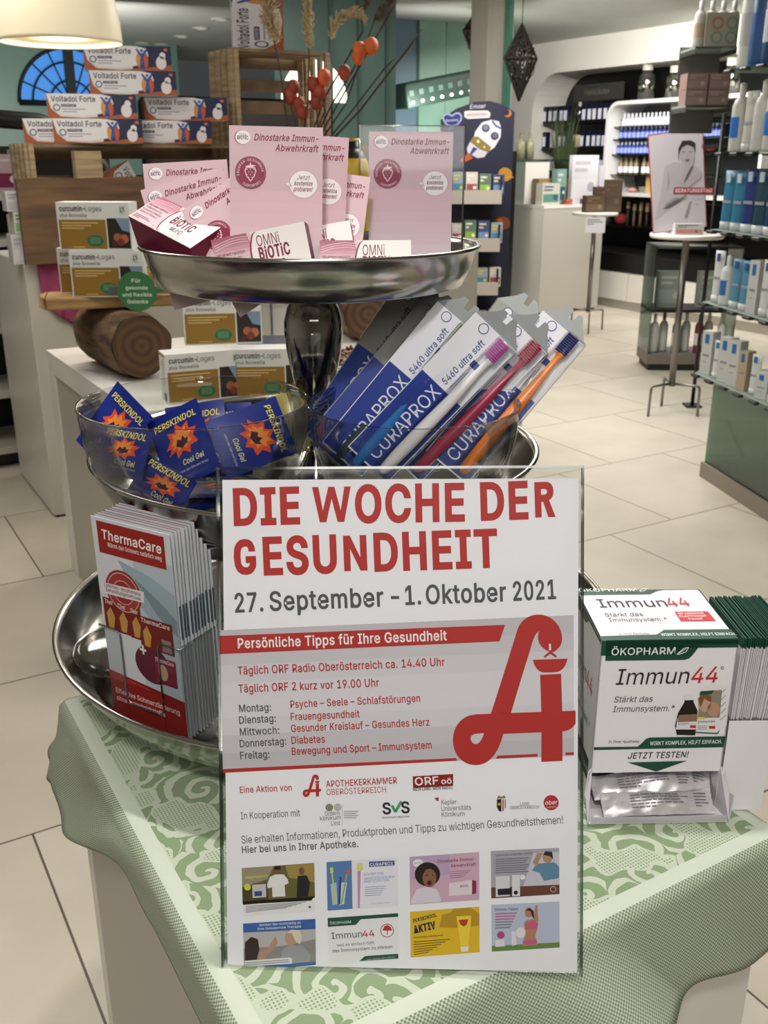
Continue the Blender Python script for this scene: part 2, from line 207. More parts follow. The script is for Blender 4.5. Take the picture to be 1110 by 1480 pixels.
'w':(567,[138,0,23,379,87,379,133,214,154,137,175,41,165,41,186,135,206,214,252,379,316,379,362,214,382,136,402,41,391,41,413,135,434,214,480,379,545,379,429,0,368,0,319,172,305,225,291,280,277,338,291,338,277,280,263,225,248,172,199,0]),
'x':(379,[21,0,171,218,171,171,29,379,100,379,147,306,179,253,207,206,175,206,202,253,233,306,282,379,352,379,209,169,209,214,358,0,287,0,231,85,200,136,173,182,205,182,178,136,148,85,91,0]),
'y':(389,[47,-139,61,-86,71,-87,104,-89,130,-74,151,-36,163,-1,17,379,84,379,165,155,187,87,206,21,184,21,202,87,224,155,305,379,371,379,204,-58,177,-107,139,-136,91,-145,65,-143]),
'z':(380,[42,0,42,46,254,320,254,323,48,323,48,379,333,379,333,331,126,60,126,56,339,56,339,0]),
'®':(463,[231,118,192,122,154,134,121,152,91,177,67,206,48,240,37,277,33,317,37,357,48,394,67,428,91,457,121,482,154,500,192,512,231,516,271,512,309,500,343,482,372,457,396,428,415,394,426,357,430,317,426,277,415,240,396,206,372,177,343,152,309,134,271,122],[231,166,271,171,307,187,338,210,362,241,377,277,382,317,377,357,362,393,338,423,307,447,271,462,231,467,192,462,156,447,125,423,101,393,86,357,81,317,86,277,101,241,125,210,156,187,192,171],[273,226,228,312,273,312,319,226],[161,226,161,409,253,409,279,402,302,383,311,350,302,316,278,295,250,287,185,287,185,319,239,319,257,327,267,350,257,372,239,378,203,378,203,226]),
'Ä':(480,[16,0,201,509,276,509,463,0,395,0,287,302,276,334,264,372,250,420,232,478,245,478,228,419,213,371,201,333,191,302,85,0],[110,142,110,199,370,199,370,142],[312,572,283,584,271,612,283,641,312,653,340,641,352,612,340,584],[168,572,139,584,127,612,139,641,168,653,196,641,208,612,196,584]),
'Ö':(533,[267,-7,205,1,150,25,105,63,70,115,48,179,40,254,48,329,70,393,105,445,150,484,205,508,267,516,329,508,384,484,429,445,464,393,486,329,493,254,486,179,464,115,429,63,384,25,329,1],[267,53,310,59,349,76,383,105,408,144,425,194,430,254,425,314,408,365,383,404,349,433,310,450,267,456,223,450,184,433,151,404,125,364,109,314,103,254,109,194,125,144,151,105,184,76,223,59],[339,572,310,584,298,612,310,641,339,653,368,641,379,612,368,584],[195,572,167,584,155,612,167,641,195,653,224,641,236,612,224,584]),
'Ü':(517,[259,-8,203,-2,154,15,114,43,85,80,66,124,60,173,60,509,124,509,124,178,128,144,141,113,160,87,187,68,220,56,259,52,298,56,331,68,357,87,377,113,389,144,393,178,393,509,457,509,457,173,451,124,433,80,403,43,363,15,315,-2],[331,572,302,584,290,612,302,641,331,653,359,641,371,612,359,584],[187,572,158,584,146,612,158,641,187,653,216,641,227,612,216,584]),
'ß':(441,[122,362,122,0,60,0,60,362,70,429,99,477,143,506,197,516,260,503,289,486,312,463,327,432,332,393,325,351,309,322,292,299,285,272,297,241,327,215,362,188,391,152,400,129,403,100,399,69,386,42,366,21,340,6,307,-4,269,-7,207,1,164,20,187,74,217,58,238,52,265,50,297,53,321,64,337,81,342,104,330,139,300,167,264,194,235,227,226,247,223,272,230,306,247,329,264,353,272,388,266,420,250,442,226,455,197,459,164,453,141,435,127,405]),
'ä':(389,[160,-9,126,-5,94,5,68,22,48,45,35,73,30,108,34,138,43,161,78,193,125,211,178,220,234,227,265,235,276,255,267,297,240,322,196,331,149,322,118,301,100,274,41,291,57,322,79,346,133,375,194,384,239,379,286,360,306,343,322,320,333,290,337,251,337,0,277,0,277,52,272,52,252,25,215,1],[170,45,202,49,228,59,263,93,276,138,276,190,259,182,231,176,200,171,175,168,134,159,103,139,95,124,92,105,102,72,130,52],[261,443,233,455,221,483,233,512,261,523,290,512,301,483,290,455],[117,443,89,455,77,483,89,512,117,523,146,512,158,483,146,455]),
'ö':(415,[207,-8,159,-2,117,16,82,46,56,85,40,133,34,187,40,243,56,291,82,330,117,360,159,378,207,384,256,378,299,360,333,330,359,291,376,243,381,187,376,133,359,85,333,46,299,16,256,-2],[207,46,242,51,270,66,292,89,307,117,319,187,307,258,292,287,270,310,242,325,207,330,173,325,145,310,124,287,108,258,96,187,108,117,124,89,145,66,173,51],[279,443,251,455,239,483,251,512,279,523,308,512,320,483,308,455],[136,443,107,455,95,483,107,512,136,523,164,512,176,483,164,455]),
'ü':(410,[182,-5,146,-1,115,11,89,31,69,59,57,95,53,139,53,379,114,379,114,144,119,105,137,75,164,56,200,50,249,62,268,77,283,97,293,122,296,153,296,379,357,379,357,0,298,0,298,92,307,92,286,47,257,17,222,0],[277,443,248,455,236,483,248,512,277,523,305,512,317,483,305,455],[133,443,104,455,93,483,104,512,133,523,162,512,173,483,162,455]),
'–':(350,[350,244,350,188,0,188,0,244]),
'•':(389,[194,93,166,96,139,107,117,124,100,147,89,173,85,202,89,231,100,257,117,279,139,296,166,307,194,311,223,307,249,296,272,279,289,257,300,231,304,202,300,173,289,147,272,124,249,107,223,96])}
GL = {g: (d[0]/1000, [[(c[i]/1000, c[i+1]/1000) for i in range(0, len(c), 2)] for c in d[1:]]) for g, d in GL_RAW.items()}
GL[' '] = (0.1878, [])
HEAVY = {k: (a/1000, [[(x/1000, y/1000) for x, y in c] for c in cs]) for k, (a, cs) in {
    'W': (780, [[(10, 509), (135, 509), (215, 165), (330, 509), (450, 509), (565, 165), (645, 509), (770, 509), (630, 0), (500, 0), (390, 340), (280, 0), (150, 0)]]),
    'N': (555, [[(50, 0), (50, 509), (185, 509), (375, 190), (375, 509), (505, 509), (505, 0), (370, 0), (180, 320), (180, 0)]]),
    'R': (490, [[(60, 0), (60, 509), (280, 509), (350, 500), (400, 470), (430, 425), (438, 365), (425, 310), (390, 265), (345, 243), (465, 0), (322, 0), (225, 222), (190, 222), (190, 0)], [(190, 325), (190, 406), (270, 406), (300, 392), (312, 365), (300, 340), (270, 325)]]),
    'G': (545, [[(480, 330), (470, 400), (430, 465), (365, 503), (280, 515), (190, 503), (110, 455), (65, 380), (50, 255), (65, 130), (110, 55), (185, 8), (280, -6), (370, 5), (440, 45), (485, 110), (492, 170), (492, 265), (285, 265), (285, 165), (365, 165), (350, 127), (320, 108), (280, 104), (225, 118), (195, 160), (185, 255), (195, 350), (225, 392), (280, 406), (325, 398), (345, 370), (350, 330)]])}.items()}
TXT = {}; CAPH = max(q[1] for c in GL['H'][1] for q in c)
def caph(): return CAPH
def fatten(c, d):
    q = []
    for p in c:
        if q and math.hypot(p[0]-q[-1][0], p[1]-q[-1][1]) < .011: q[-1] = ((p[0]+q[-1][0])/2, (p[1]+q[-1][1])/2)
        else: q.append(p)
    if len(q) > 3 and math.hypot(q[0][0]-q[-1][0], q[0][1]-q[-1][1]) < .011: q[0] = ((q[0][0]+q[-1][0])/2, (q[0][1]+q[-1][1])/2); q.pop()
    c = q; n = len(c); out = []
    for i in range(n):
        p0, p1, p2 = c[i-1], c[i], c[(i+1) % n]; ax, ay = p1[0]-p0[0], p1[1]-p0[1]; bx, by = p2[0]-p1[0], p2[1]-p1[1]
        la, lb = math.hypot(ax, ay) or 1, math.hypot(bx, by) or 1; n1 = (-ay/la, ax/la); n2 = (-by/lb, bx/lb); mx, my = n1[0]+n2[0], n1[1]+n2[1]
        k = mx*mx+my*my; L = min(2/math.sqrt(max(k, 1e-4)), 2.6); s_ = d*L/max(math.sqrt(k), 1e-3)*OSGN
        out.append((p1[0]+mx*s_, p1[1]+my*s_))
    return out
def _ar(c): return sum(c[i-1][0]*c[i][1]-c[i][0]*c[i-1][1] for i in range(len(c)))
OSGN = 1 if _ar(GL['H'][1][0]) < 0 else -1
def inside(p, c):
    r = False
    for i in range(len(c)):
        (x0, y0), (x1, y1) = c[i-1], c[i]
        if (y0 > p[1]) != (y1 > p[1]) and p[0] < (x1-x0)*(p[1]-y0)/(y1-y0)+x0: r = not r
    return r
def natw(s): return sum(GL.get(ch, GL[' '])[0] for ch in s)
def text_geo(s, bold=0, shear=0, cond=1):
    k = (s, round(bold, 3), shear, round(cond, 2))
    if k in TXT: return TXT[k]
    vs = []; fs = []; x = 0
    for ch in s:
        hv = bold > .025 and ch in HEAVY; adv, cs = HEAVY[ch] if hv else GL.get(ch, GL[' '])
        if cs:
            kk = (ch, k[1], k[3])
            if kk not in TXT:
                q = [[(px*k[3], py) for px, py in c] for c in cs]
                if bold and not hv: q = [fatten(c, bold*.7) for c in q]
                outs = [c for c in q if (_ar(c) < 0) == (OSGN > 0)]; holes = [c for c in q if (_ar(c) < 0) != (OSGN > 0)]
                if hv: outs, holes = q[:1], q[1:]
                flat = []; tri = []
                for io, oc in enumerate(outs):      # strokes may overlap: each outline is filled by itself with the holes that lie in it
                    grp = [oc]+[h for h in holes if inside(h[0], oc)]
                    cu = bpy.data.curves.new('t', 'CURVE'); cu.dimensions = '2D'; cu.fill_mode = 'FRONT'
                    for c in grp:
                        sp = cu.splines.new('POLY'); sp.points.add(len(c)-1); sp.use_cyclic_u = True
                        for pt, (px, py) in zip(sp.points, c): pt.co = (px, py, 0, 1)
                    o = bpy.data.objects.new('t', cu); me = o.to_mesh(); fl = [(v.co.x, v.co.y, io*.00003) for v in me.vertices]; tr_ = [tuple(p.vertices) for p in me.polygons]
                    tr_ = [t if (fl[t[1]][0]-fl[t[0]][0])*(fl[t[2]][1]-fl[t[0]][1])-(fl[t[1]][1]-fl[t[0]][1])*(fl[t[2]][0]-fl[t[0]][0]) > 0 else t[::-1] for t in tr_]
                    o.to_mesh_clear(); bpy.data.objects.remove(o); bpy.data.curves.remove(cu); n0 = len(flat); flat += fl; tri += [tuple(i+n0 for i in t) for t in tr_]
                TXT[kk] = (flat, tri)
            flat, tri = TXT[kk]; b = len(vs); vs += [(px+x+shear*py, py, pz) for px, py, pz in flat]; fs += [tuple(i+b for i in t) for t in tri]
        x += adv*k[3]+bold*1.2
    x0 = min((v[0] for v in vs), default=0); x1 = max((v[0] for v in vs), default=1)
    TXT[k] = (vs, fs, x0, x1); return TXT[k]
EPS = .00015
class MB:
    def __init__(s, M=None):
        s.v = []; s.f = []; s.m = []; s.s = []; s.mats = []; s.M = M or Matrix(); s.warp = None; s.eps = EPS
    def add(s, vs, fs, m, smooth=False, M=None):
        if m not in s.mats: s.mats.append(m)
        k = s.mats.index(m); b = len(s.v); M = s.M if M is None else M
        for v in vs:
            v = V(v)
            if s.warp: v = s.warp(v)
            s.v.append(M @ v)
        for f in fs: s.f.append([i+b for i in f]); s.m.append(k); s.s.append(smooth)
        return s
    def box(s, x0, x1, y0, y1, z0, z1, m, fm=None, M=None):
        vs = [(x, y, z) for z in (z0, z1) for y in (y0, y1) for x in (x0, x1)]
        F = dict(bottom=(0, 2, 3, 1), top=(4, 5, 7, 6), front=(0, 1, 5, 4), back=(2, 6, 7, 3), left=(0, 4, 6, 2), right=(1, 3, 7, 5))
        for k, f in F.items(): s.add(vs, [f], (fm or {}).get(k, m), M=M)
        return s
    def rbox(s, x0, x1, y0, y1, z0, z1, m, r=.003, seg=2, smooth=False, M=None):
        bm = bmesh.new(); bmesh.ops.create_cube(bm, size=1)
        for v in bm.verts: v.co = V(((x0+x1)/2+v.co.x*(x1-x0), (y0+y1)/2+v.co.y*(y1-y0), (z0+z1)/2+v.co.z*(z1-z0)))
        bmesh.ops.bevel(bm, geom=bm.edges[:], offset=r, segments=seg, affect='EDGES', profile=.5)
        bm.verts.index_update(); s.add([v.co.copy() for v in bm.verts], [[v.index for v in f.verts] for f in bm.faces], m, smooth, M); bm.free(); return s
    def lathe(s, prof, m, n=48, smooth=True, M=None, closed=False, c=(0, 0)):
        vs = []; fs = []; k = len(prof)
        for i in range(n):
            a = 2*math.pi*i/n
            for r, z in prof: vs.append((c[0]+r*math.cos(a), c[1]+r*math.sin(a), z))
        for i in range(n):
            j = (i+1) % n
            for q in range(k-1): fs.append((i*k+q, j*k+q, j*k+q+1, i*k+q+1))
            if closed: fs.append((i*k+k-1, j*k+k-1, j*k, i*k))
        s.add(vs, fs, m, smooth, M)
        if not closed:
            for q in (0, k-1):
                if prof[q][0] > 1e-6:
                    ring = [vs[i*k+q] for i in range(n)]; s.add(ring, [list(range(n))] if q else [list(range(n))[::-1]], m, False, M)
        return s
    def tube(s, pts, r, m, n=8, smooth=True, cap=True, M=None, closed=False):
        pts = [V(p) for p in pts]; rs = r if isinstance(r, (list, tuple)) else [r]*len(pts)
        vs = []; fs = []; up = None; L = len(pts)
        for i, p in enumerate(pts):
            if closed: t = pts[(i+1) % L]-pts[i-1]
            else: t = pts[min(i+1, L-1)]-pts[max(i-1, 0)]
            t.normalize()
            if up is None: up = t.orthogonal().normalized()
            up = (up - t*up.dot(t)).normalized(); q = t.cross(up)
            for k in range(n):
                a = 2*math.pi*k/n; vs.append(p+(up*math.cos(a)+q*math.sin(a))*rs[i])
        for i in range(L if closed else L-1):
            for k in range(n):
                a, b = i*n+k, i*n+(k+1) % n; j = (i+1) % L
                fs.append((a, b, j*n+(k+1) % n, j*n+k))
        if cap and not closed: fs.append(list(range(n))[::-1]); fs.append([(L-1)*n+k for k in range(n)])
        return s.add(vs, fs, m, smooth, M)
    def prism(s, pts, z0, z1, m, side=None, M=None, smooth=False):
        n = len(pts); vs = [(x, y, z0) for x, y in pts]+[(x, y, z1) for x, y in pts]
        s.add(vs, [list(range(n))[::-1], list(range(n, 2*n))], m, False, M)
        return s.add(vs, [(i, (i+1) % n, n+(i+1) % n, n+i) for i in range(n)], side or m, smooth, M)
    def ball(s, c, r, m, n=12, k=8, M=None):
        r = r if isinstance(r, (tuple, list)) else (r, r, r); vs = []; fs = []
        for i in range(k+1):
            t = math.pi*i/k
            for j in range(n):
                a = 2*math.pi*j/n; vs.append((c[0]+r[0]*math.sin(t)*math.cos(a), c[1]+r[1]*math.sin(t)*math.sin(a), c[2]+r[2]*math.cos(t)))
        for i in range(k):
            for j in range(n): fs.append((i*n+j, (i+1)*n+j, (i+1)*n+(j+1) % n, i*n+(j+1) % n))
        return s.add(vs, fs, m, True, M)
    # ---- printing on a plane: x right, y up, z out
    def poly(s, pts, m, l=1): return s.add([(x, y, l*s.eps) for x, y in pts], [list(range(len(pts)))], m)
    def rect(s, x0, y0, x1, y1, m, l=1): return s.poly([(x0, y0), (x1, y0), (x1, y1), (x0, y1)], m, l)
    def disc(s, x, y, rx, m, l=1, ry=None, n=28, rot=0):
        ry = ry or rx; c, q = math.cos(rot), math.sin(rot); P = []
        for i in range(n):
            a = 2*math.pi*i/n; u, v = rx*math.cos(a), ry*math.sin(a); P.append((x+u*c-v*q, y+u*q+v*c))
        return s.poly(P, m, l)
    def text(s, t, x, y, h, m, l=2, w=None, al='l', bold=0, shear=0, rot=0):
        k = h/caph(); cond = 1
        if w is not None: cond = max(.45, min(1.5, (w/k-bold*1.2*len(t))/max(natw(t), 1e-6)))
        vs, fs, x0, x1 = text_geo(t, bold, shear, cond); kx = k if w is None else w/max(x1-x0, 1e-6)
        wid = (x1-x0)*kx; o = {'l': 0, 'c': -wid/2, 'r': -wid}[al]; c, q = math.cos(rot), math.sin(rot)
        P = [((a-x0)*kx+o, b*k, z_) for a, b, z_ in vs]
        return s.add([(x+a*c-b*q, y+a*q+b*c, l*s.eps+z_) for a, b, z_ in P], fs, m)
    def lines(s, x0, x1, y0, y1, n, m, l=2, f=.55, seed=1):       # unreadably small printed lines
        rn = random.Random(seed); st = (y0-y1)/n
        for i in range(n):
            y = y0-i*st; e = x0+(x1-x0)*(rn.uniform(.75, 1) if i < n-1 else rn.uniform(.3, .7)); x = x0
            while x < e-1e-6:
                wd_ = min((x1-x0)*rn.uniform(.06, .16), e-x); s.rect(x, y-st*f, x+wd_, y, m, l); x += wd_+(x1-x0)*.02
        return s
    def build(s, name, parent=None, M=None):
        W_ = parent.get('_M') if False else (WM[parent.name] if parent else (M or Matrix())); inv = W_.inverted()
        me = bpy.data.meshes.new(name); me.from_pydata([inv @ v for v in s.v], [], s.f)
        for m in s.mats: me.materials.append(m)
        me.polygons.foreach_set('material_index', s.m); me.polygons.foreach_set('use_smooth', s.s); me.update()
        o = bpy.data.objects.new(name, me); C.objects.link(o)
        if parent: o.parent = parent; WM[o.name] = W_
        else: o.matrix_world = W_; WM[o.name] = W_
        return o
WM = {}
def tag(o, label, cat, group=None, kind=None):
    o['label'] = label; o['category'] = cat
    if group: o['group'] = group
    if kind: o['kind'] = kind
    return o
def thing(name, label, cat, M=None, group=None):
    o = bpy.data.objects.new(name, None); C.objects.link(o); M = M or Matrix(); o.matrix_world = M; o.empty_display_size = .05
    WM[o.name] = M; return tag(o, label, cat, group)
def struct(o): o['kind'] = 'structure'; return o
def dup(o, M, label=None, group=None):
    r = o.copy(); C.objects.link(r); r.matrix_world = M; WM[r.name] = M
    if label: r['label'] = label
    if group: r['group'] = group
    for ch in list(o.children):
        c = ch.copy(); C.objects.link(c); c.parent = r; WM[c.name] = M
        for g in list(ch.children):
            d = g.copy(); C.objects.link(d); d.parent = c; WM[d.name] = M
    return r
class Fr:                       # a plane in the place that print is laid out on
    def __init__(s, o, x, u):
        s.o = V(o); s.x = V(x).normalized(); u = V(u); s.u = (u-s.x*u.dot(s.x)).normalized(); s.n = s.x.cross(s.u); s.M = basis(s.o, s.x, s.u, s.n)
    def uv(s, px, py):
        r = ray(px, py); t = (s.o-V((0, 0, H))).dot(s.n)/r.dot(s.n); p = r*t+V((0, 0, H))-s.o; return (p.dot(s.x), p.dot(s.u))
class Pr:                       # prints on a frame
    def __init__(s, mb, fr, z=lambda x, y: (x, y)): s.mb = mb; s.fr = fr; s.z = z
    def p(s, x, y): return s.fr.uv(*s.z(x, y))
    def poly(s, pts, h, l=1): s.mb.poly([s.p(*q) for q in pts][::-1] if s.cw(pts) else [s.p(*q) for q in pts], pr(h), l)
    def cw(s, pts): return sum(pts[i-1][0]*pts[i][1]-pts[i][0]*pts[i-1][1] for i in range(len(pts))) > 0
    def rect(s, x0, y0, x1, y1, h, l=1): s.poly([(x0, y0), (x1, y0), (x1, y1), (x0, y1)], h, l)
    def quad(s, a, b, c, d, h, l=1): s.poly([a, b, c, d], h, l)
    def disc(s, x, y, r, h, l=1, ry=None):
        s.poly([(x+r*math.cos(i*.2244), y+(ry or r)*math.sin(i*.2244)) for i in range(28)], h, l)
    def text(s, t, a, b, hp, h, l=2, bold=0, shear=0):
        p, q = s.p(*a), s.p(*b); r = s.p(a[0], a[1]-hp); hh = math.hypot(r[0]-p[0], r[1]-p[1])
        s.mb.text(t, p[0], p[1], hh, pr(h), l, w=math.hypot(q[0]-p[0], q[1]-p[1]), bold=bold, shear=shear, rot=math.atan2(q[1]-p[1], q[0]-p[0]))
    def strip(s, pts, w, h, l=2):   # a stroke of pixel width w
        for (x0, y0), (x1, y1) in zip(pts, pts[1:]):
            d = math.hypot(x1-x0, y1-y0) or 1; nx, ny = -(y1-y0)/d*w/2, (x1-x0)/d*w/2
            s.poly([(x0+nx, y0+ny), (x1+nx, y1+ny), (x1-nx, y1-ny), (x0-nx, y0-ny)], h, l)
# ================================================================ THE SETTING
def floor_mat():
    m, n, l, b = nodes('floor_tiles'); tc = n.new('ShaderNodeTexCoord'); mp = n.new('ShaderNodeMapping')
    mp.inputs['Location'].default_value = (-.252+.72*8, -2.06+.765*8, 0)
    l.new(tc.outputs['Object'], mp.inputs[0]); t = n.new('ShaderNodeTexBrick'); t.offset = .5; t.squash = 1
    t.inputs['Scale'].default_value = 1; t.inputs['Brick Width'].default_value = .72; t.inputs['Row Height'].default_value = .765
    t.inputs['Mortar Size'].default_value = .0028; t.inputs['Mortar Smooth'].default_value = .1; t.inputs['Bias'].default_value = 0
    t.inputs['Color1'].default_value = hexc('#c9c0af'); t.inputs['Color2'].default_value = hexc('#d2cabb'); t.inputs['Mortar'].default_value = hexc('#5a5248')
    l.new(mp.outputs[0], t.inputs[0]); nz = n.new('ShaderNodeTexNoise'); nz.inputs['Scale'].default_value = 2.2; nz.inputs['Detail'].default_value = 6
    l.new(tc.outputs['Object'], nz.inputs['Vector']); r = n.new('ShaderNodeValToRGB'); r.color_ramp.elements[0].color = (.84, .84, .84, 1); r.color_ramp.elements[1].color = (1, 1, 1, 1)
    r.color_ramp.elements[0].position = .3; r.color_ramp.elements[1].position = .65; l.new(nz.outputs['Fac'], r.inputs[0])
    mx = n.new('ShaderNodeMix'); mx.data_type = 'RGBA'; mx.blend_type = 'MULTIPLY'; mx.inputs[0].default_value = 1
    l.new(t.outputs['Color'], mx.inputs[6]); l.new(r.outputs[0], mx.inputs[7]); l.new(mx.outputs[2], b.inputs['Base Color'])
    b.inputs['Roughness'].default_value = .42; b.inputs['Specular IOR Level'].default_value = .4; return m
def room(): return MB(ROOM)
mb = room(); mb.box(-3.2, 9.2, -3, 13.6, -.05, 0, floor_mat()); struct(mb.build('floor', M=ROOM))
CEIL = noise_mat('ceiling_paint', '#c2c6c0', '#cacdc7', 2, rough=.7)
mb = room(); mb.box(-3.2, 9.2, -3, 13.6, 2.7, 2.75, CEIL); struct(mb.build('ceiling', M=ROOM))
TEAL = noise_mat('teal_wall_paint', '#6d9488', '#769d91', 1.5, rough=.35)
WALLW = mat('white_wall', '#dcd8d0', .6)
# far wall (constant b) with an arched window opening
def arch(cx, cz, r, n=24): return [(cx+r*math.cos(math.pi*i/n), cz+r*math.sin(math.pi*i/n)) for i in range(n+1)]
BW = 11.8
mb = room(); P = W(0, BW)
def wb(px, py): q = atB(px, py, BW); return (q.dot(EA), q.z)
(cxw, czw) = wb(104, 150); rw = cxw-wb(27, 140)[0]
outer = [(-3.2, 0), (-3.2, 2.7), (4.2, 2.7), (4.2, 0)]
arc = arch(cxw, czw, rw)
mb.M = ROOM @ Matrix.Translation((0, BW, 0)) @ Matrix.Rotation(math.pi/2, 4, 'X')   # local x=a, y=z, z=-b
def wallpiece(pts): mb.prism(pts, 0, -.1, TEAL)
wallpiece([(-3.2, 0), (4.2, 0), (4.2, czw), (-3.2, czw)])
la = [p for p in arc if True]
for p, q in zip(la, la[1:]): wallpiece([(p[0], p[1]), (p[0], 2.7), (q[0], 2.7), (q[0], q[1])][::-1])
wallpiece([(-3.2, czw), (cxw-rw, czw), (cxw-rw, 2.7), (-3.2, 2.7)]); wallpiece([(cxw+rw, czw), (4.2, czw), (4.2, 2.7), (cxw+rw, 2.7)])
struct(mb.build('wall_back', M=ROOM))
# the arched window: frame, bars, pane
wM = ROOM @ Matrix.Translation((cxw, BW-.03, czw)) @ Matrix.Rotation(math.pi/2, 4, 'X')
win = thing('window_1', 'arched fanlight window with dark bars showing blue evening sky', 'window', wM); win['kind'] = 'structure'
FRM = mat('window_bar', '#141a1c', .5)
mb = MB(wM); mb.tube([(rw*math.cos(math.pi*i/24), rw*math.sin(math.pi*i/24), 0) for i in range(25)], .018, FRM); mb.tube([(-rw, 0, 0), (rw, 0, 0)], .03, FRM)
mb.build('window_frame', win)
mb = MB(wM)
for f in (.42, .75): mb.tube([(rw*f*math.cos(math.pi*i/24), rw*f*math.sin(math.pi*i/24), 0) for i in range(25)], .012, FRM, n=6)
for k in range(1, 8):
    a = math.pi*k/8; c, s_ = math.cos(a), math.sin(a)
    if k != 4: mb.tube([(rw*.12*c, rw*.12*s_, 0), (rw*c, rw*s_, 0)], .009, FRM, n=6)
mb.box(-.05, .05, 0, rw, -.02, .03, FRM); mb.build('window_bars', win)
SKYM = mat('dusk_sky', '#3f86d8', .6, emit='#4d94e6', estr=.62)
mb = MB(wM); mb.prism(arch(0, 0, rw*.995), -.09, -.08, SKYM); mb.build('pane', win)
# niche wall (constant a) at the right with its big rounded opening
AW = 7.7; zb, zt, bl, rr = .5, 2.38, 9.68, .42
nM = ROOM @ Matrix.Translation((AW, 0, 0)) @ Matrix(((0, 0, 1, 0), (-1, 0, 0, 0), (0, 1, 0, 0), (0, 0, 0, 1)))   # local x=-b, y=z, z=+a (into the wall)
mb = MB(nM); nw = WALLW
mb.prism([(-13.6, 0), (-bl, 0), (-bl, 2.7), (-13.6, 2.7)], 0, .5, nw)
cor = [(-bl+rr-rr*math.cos(t), zt-rr+rr*math.sin(t)) for t in [math.pi/2*i/10 for i in range(11)]]
for p, q in zip(cor, cor[1:]): mb.prism([p, q, (q[0], 2.7), (p[0], 2.7)], 0, .5, nw)
mb.prism([(-bl+rr, zt), (-3, zt), (-3, 2.7), (-bl+rr, 2.7)], 0, .5, nw)
struct(mb.build('wall_right', M=nM))
mb = MB(nM); mb.prism([(-bl, 0), (-3, 0), (-3, zt), (-bl, zt)], .48, .5, BLACK); o = mb.build('wall_niche', M=nM); struct(o)
mb = room(); mb.box(9.1, 9.2, -3, 13.6, 0, 2.7, WALLW); struct(mb.build('wall_outer_right', M=ROOM))
mb = room(); mb.box(-3.2, -3.1, -3, 13.6, 0, 2.7, WALLW); struct(mb.build('wall_left', M=ROOM))
mb = room(); mb.box(-3.2, 9.2, -3.1, -3, 0, 2.7, mat('shop_wall_behind', '#b6aea4', .7)); struct(mb.build('wall_front', M=ROOM))
# round-cornered white column and the green glass edge beside it
q = atY(705, 200, 8.3); mb = MB(TR((q.x, 8.3, 0), A0)); mb.rbox(-.115, .115, -.115, .115, 0, 2.7, mat('column_paint', '#cfc8be', .6), .01)
struct(mb.build('column_1', M=TR((q.x, 8.3, 0), A0)))
# recessed ceiling downlights at the left
for i, (px, py) in enumerate([(232, 64), (262, 52), (290, 40), (318, 27), (205, 62)]):
    r = ray(px, py); t = (2.7-H)/r.z; p = r*t
    M = TR((p.x, p.y, 2.69), A0)
    d = thing('ceiling_downlight', 'small recessed ceiling downlight in the row above the arched window', 'ceiling light', M, 'recessed downlights at the left')
    mb = MB(M); mb.lathe([(.085, .012), (.085, -.004), (.06, -.004), (.06, .012)], mat('lamp_ring', '#c9ccc8', .4), 20, closed=True); mb.build('ring', d)
    mb = MB(M); mb.lathe([(.0, .004), (.06, .004)], mat('downlight_lens', '#b9bdb8', .4, emit='#ffe9c8', estr=.25), 20); mb.build('lens', d)
# ================================================================ THE TABLE IN FRONT
# white pedestal under the cloth (room coordinates a, b)
TZ = .846
tA0, tA1, tB0, tB1 = .205, .765, .512, 1.14
pM = TR(W((tA0+tA1)/2, (tB0+tB1)/2, 0), A0)
ped = thing('display_pedestal', 'white laminate pedestal under the green tablecloth in the foreground', 'pedestal', pM)
hw, hd = (tA1-tA0)/2, (tB1-tB0)/2
mb = MB(pM); t_ = .03
mb.box(-hw, hw, -hd, -hd+t_, 0, TZ-t_, WLAM); mb.box(-hw, hw, hd-t_, hd, 0, TZ-t_, WLAM)
mb.box(-hw, -hw+t_, -hd+t_+.001, hd-t_-.001, 0, TZ-t_, GLAM); mb.box(hw-t_, hw, -hd+t_+.001, hd-t_-.001, 0, TZ-t_, GLAM); mb.build('carcass', ped)
mb = MB(pM); mb.box(-hw, hw, -hd, hd, TZ-t_, TZ, WLAM); mb.build('top_panel', ped)
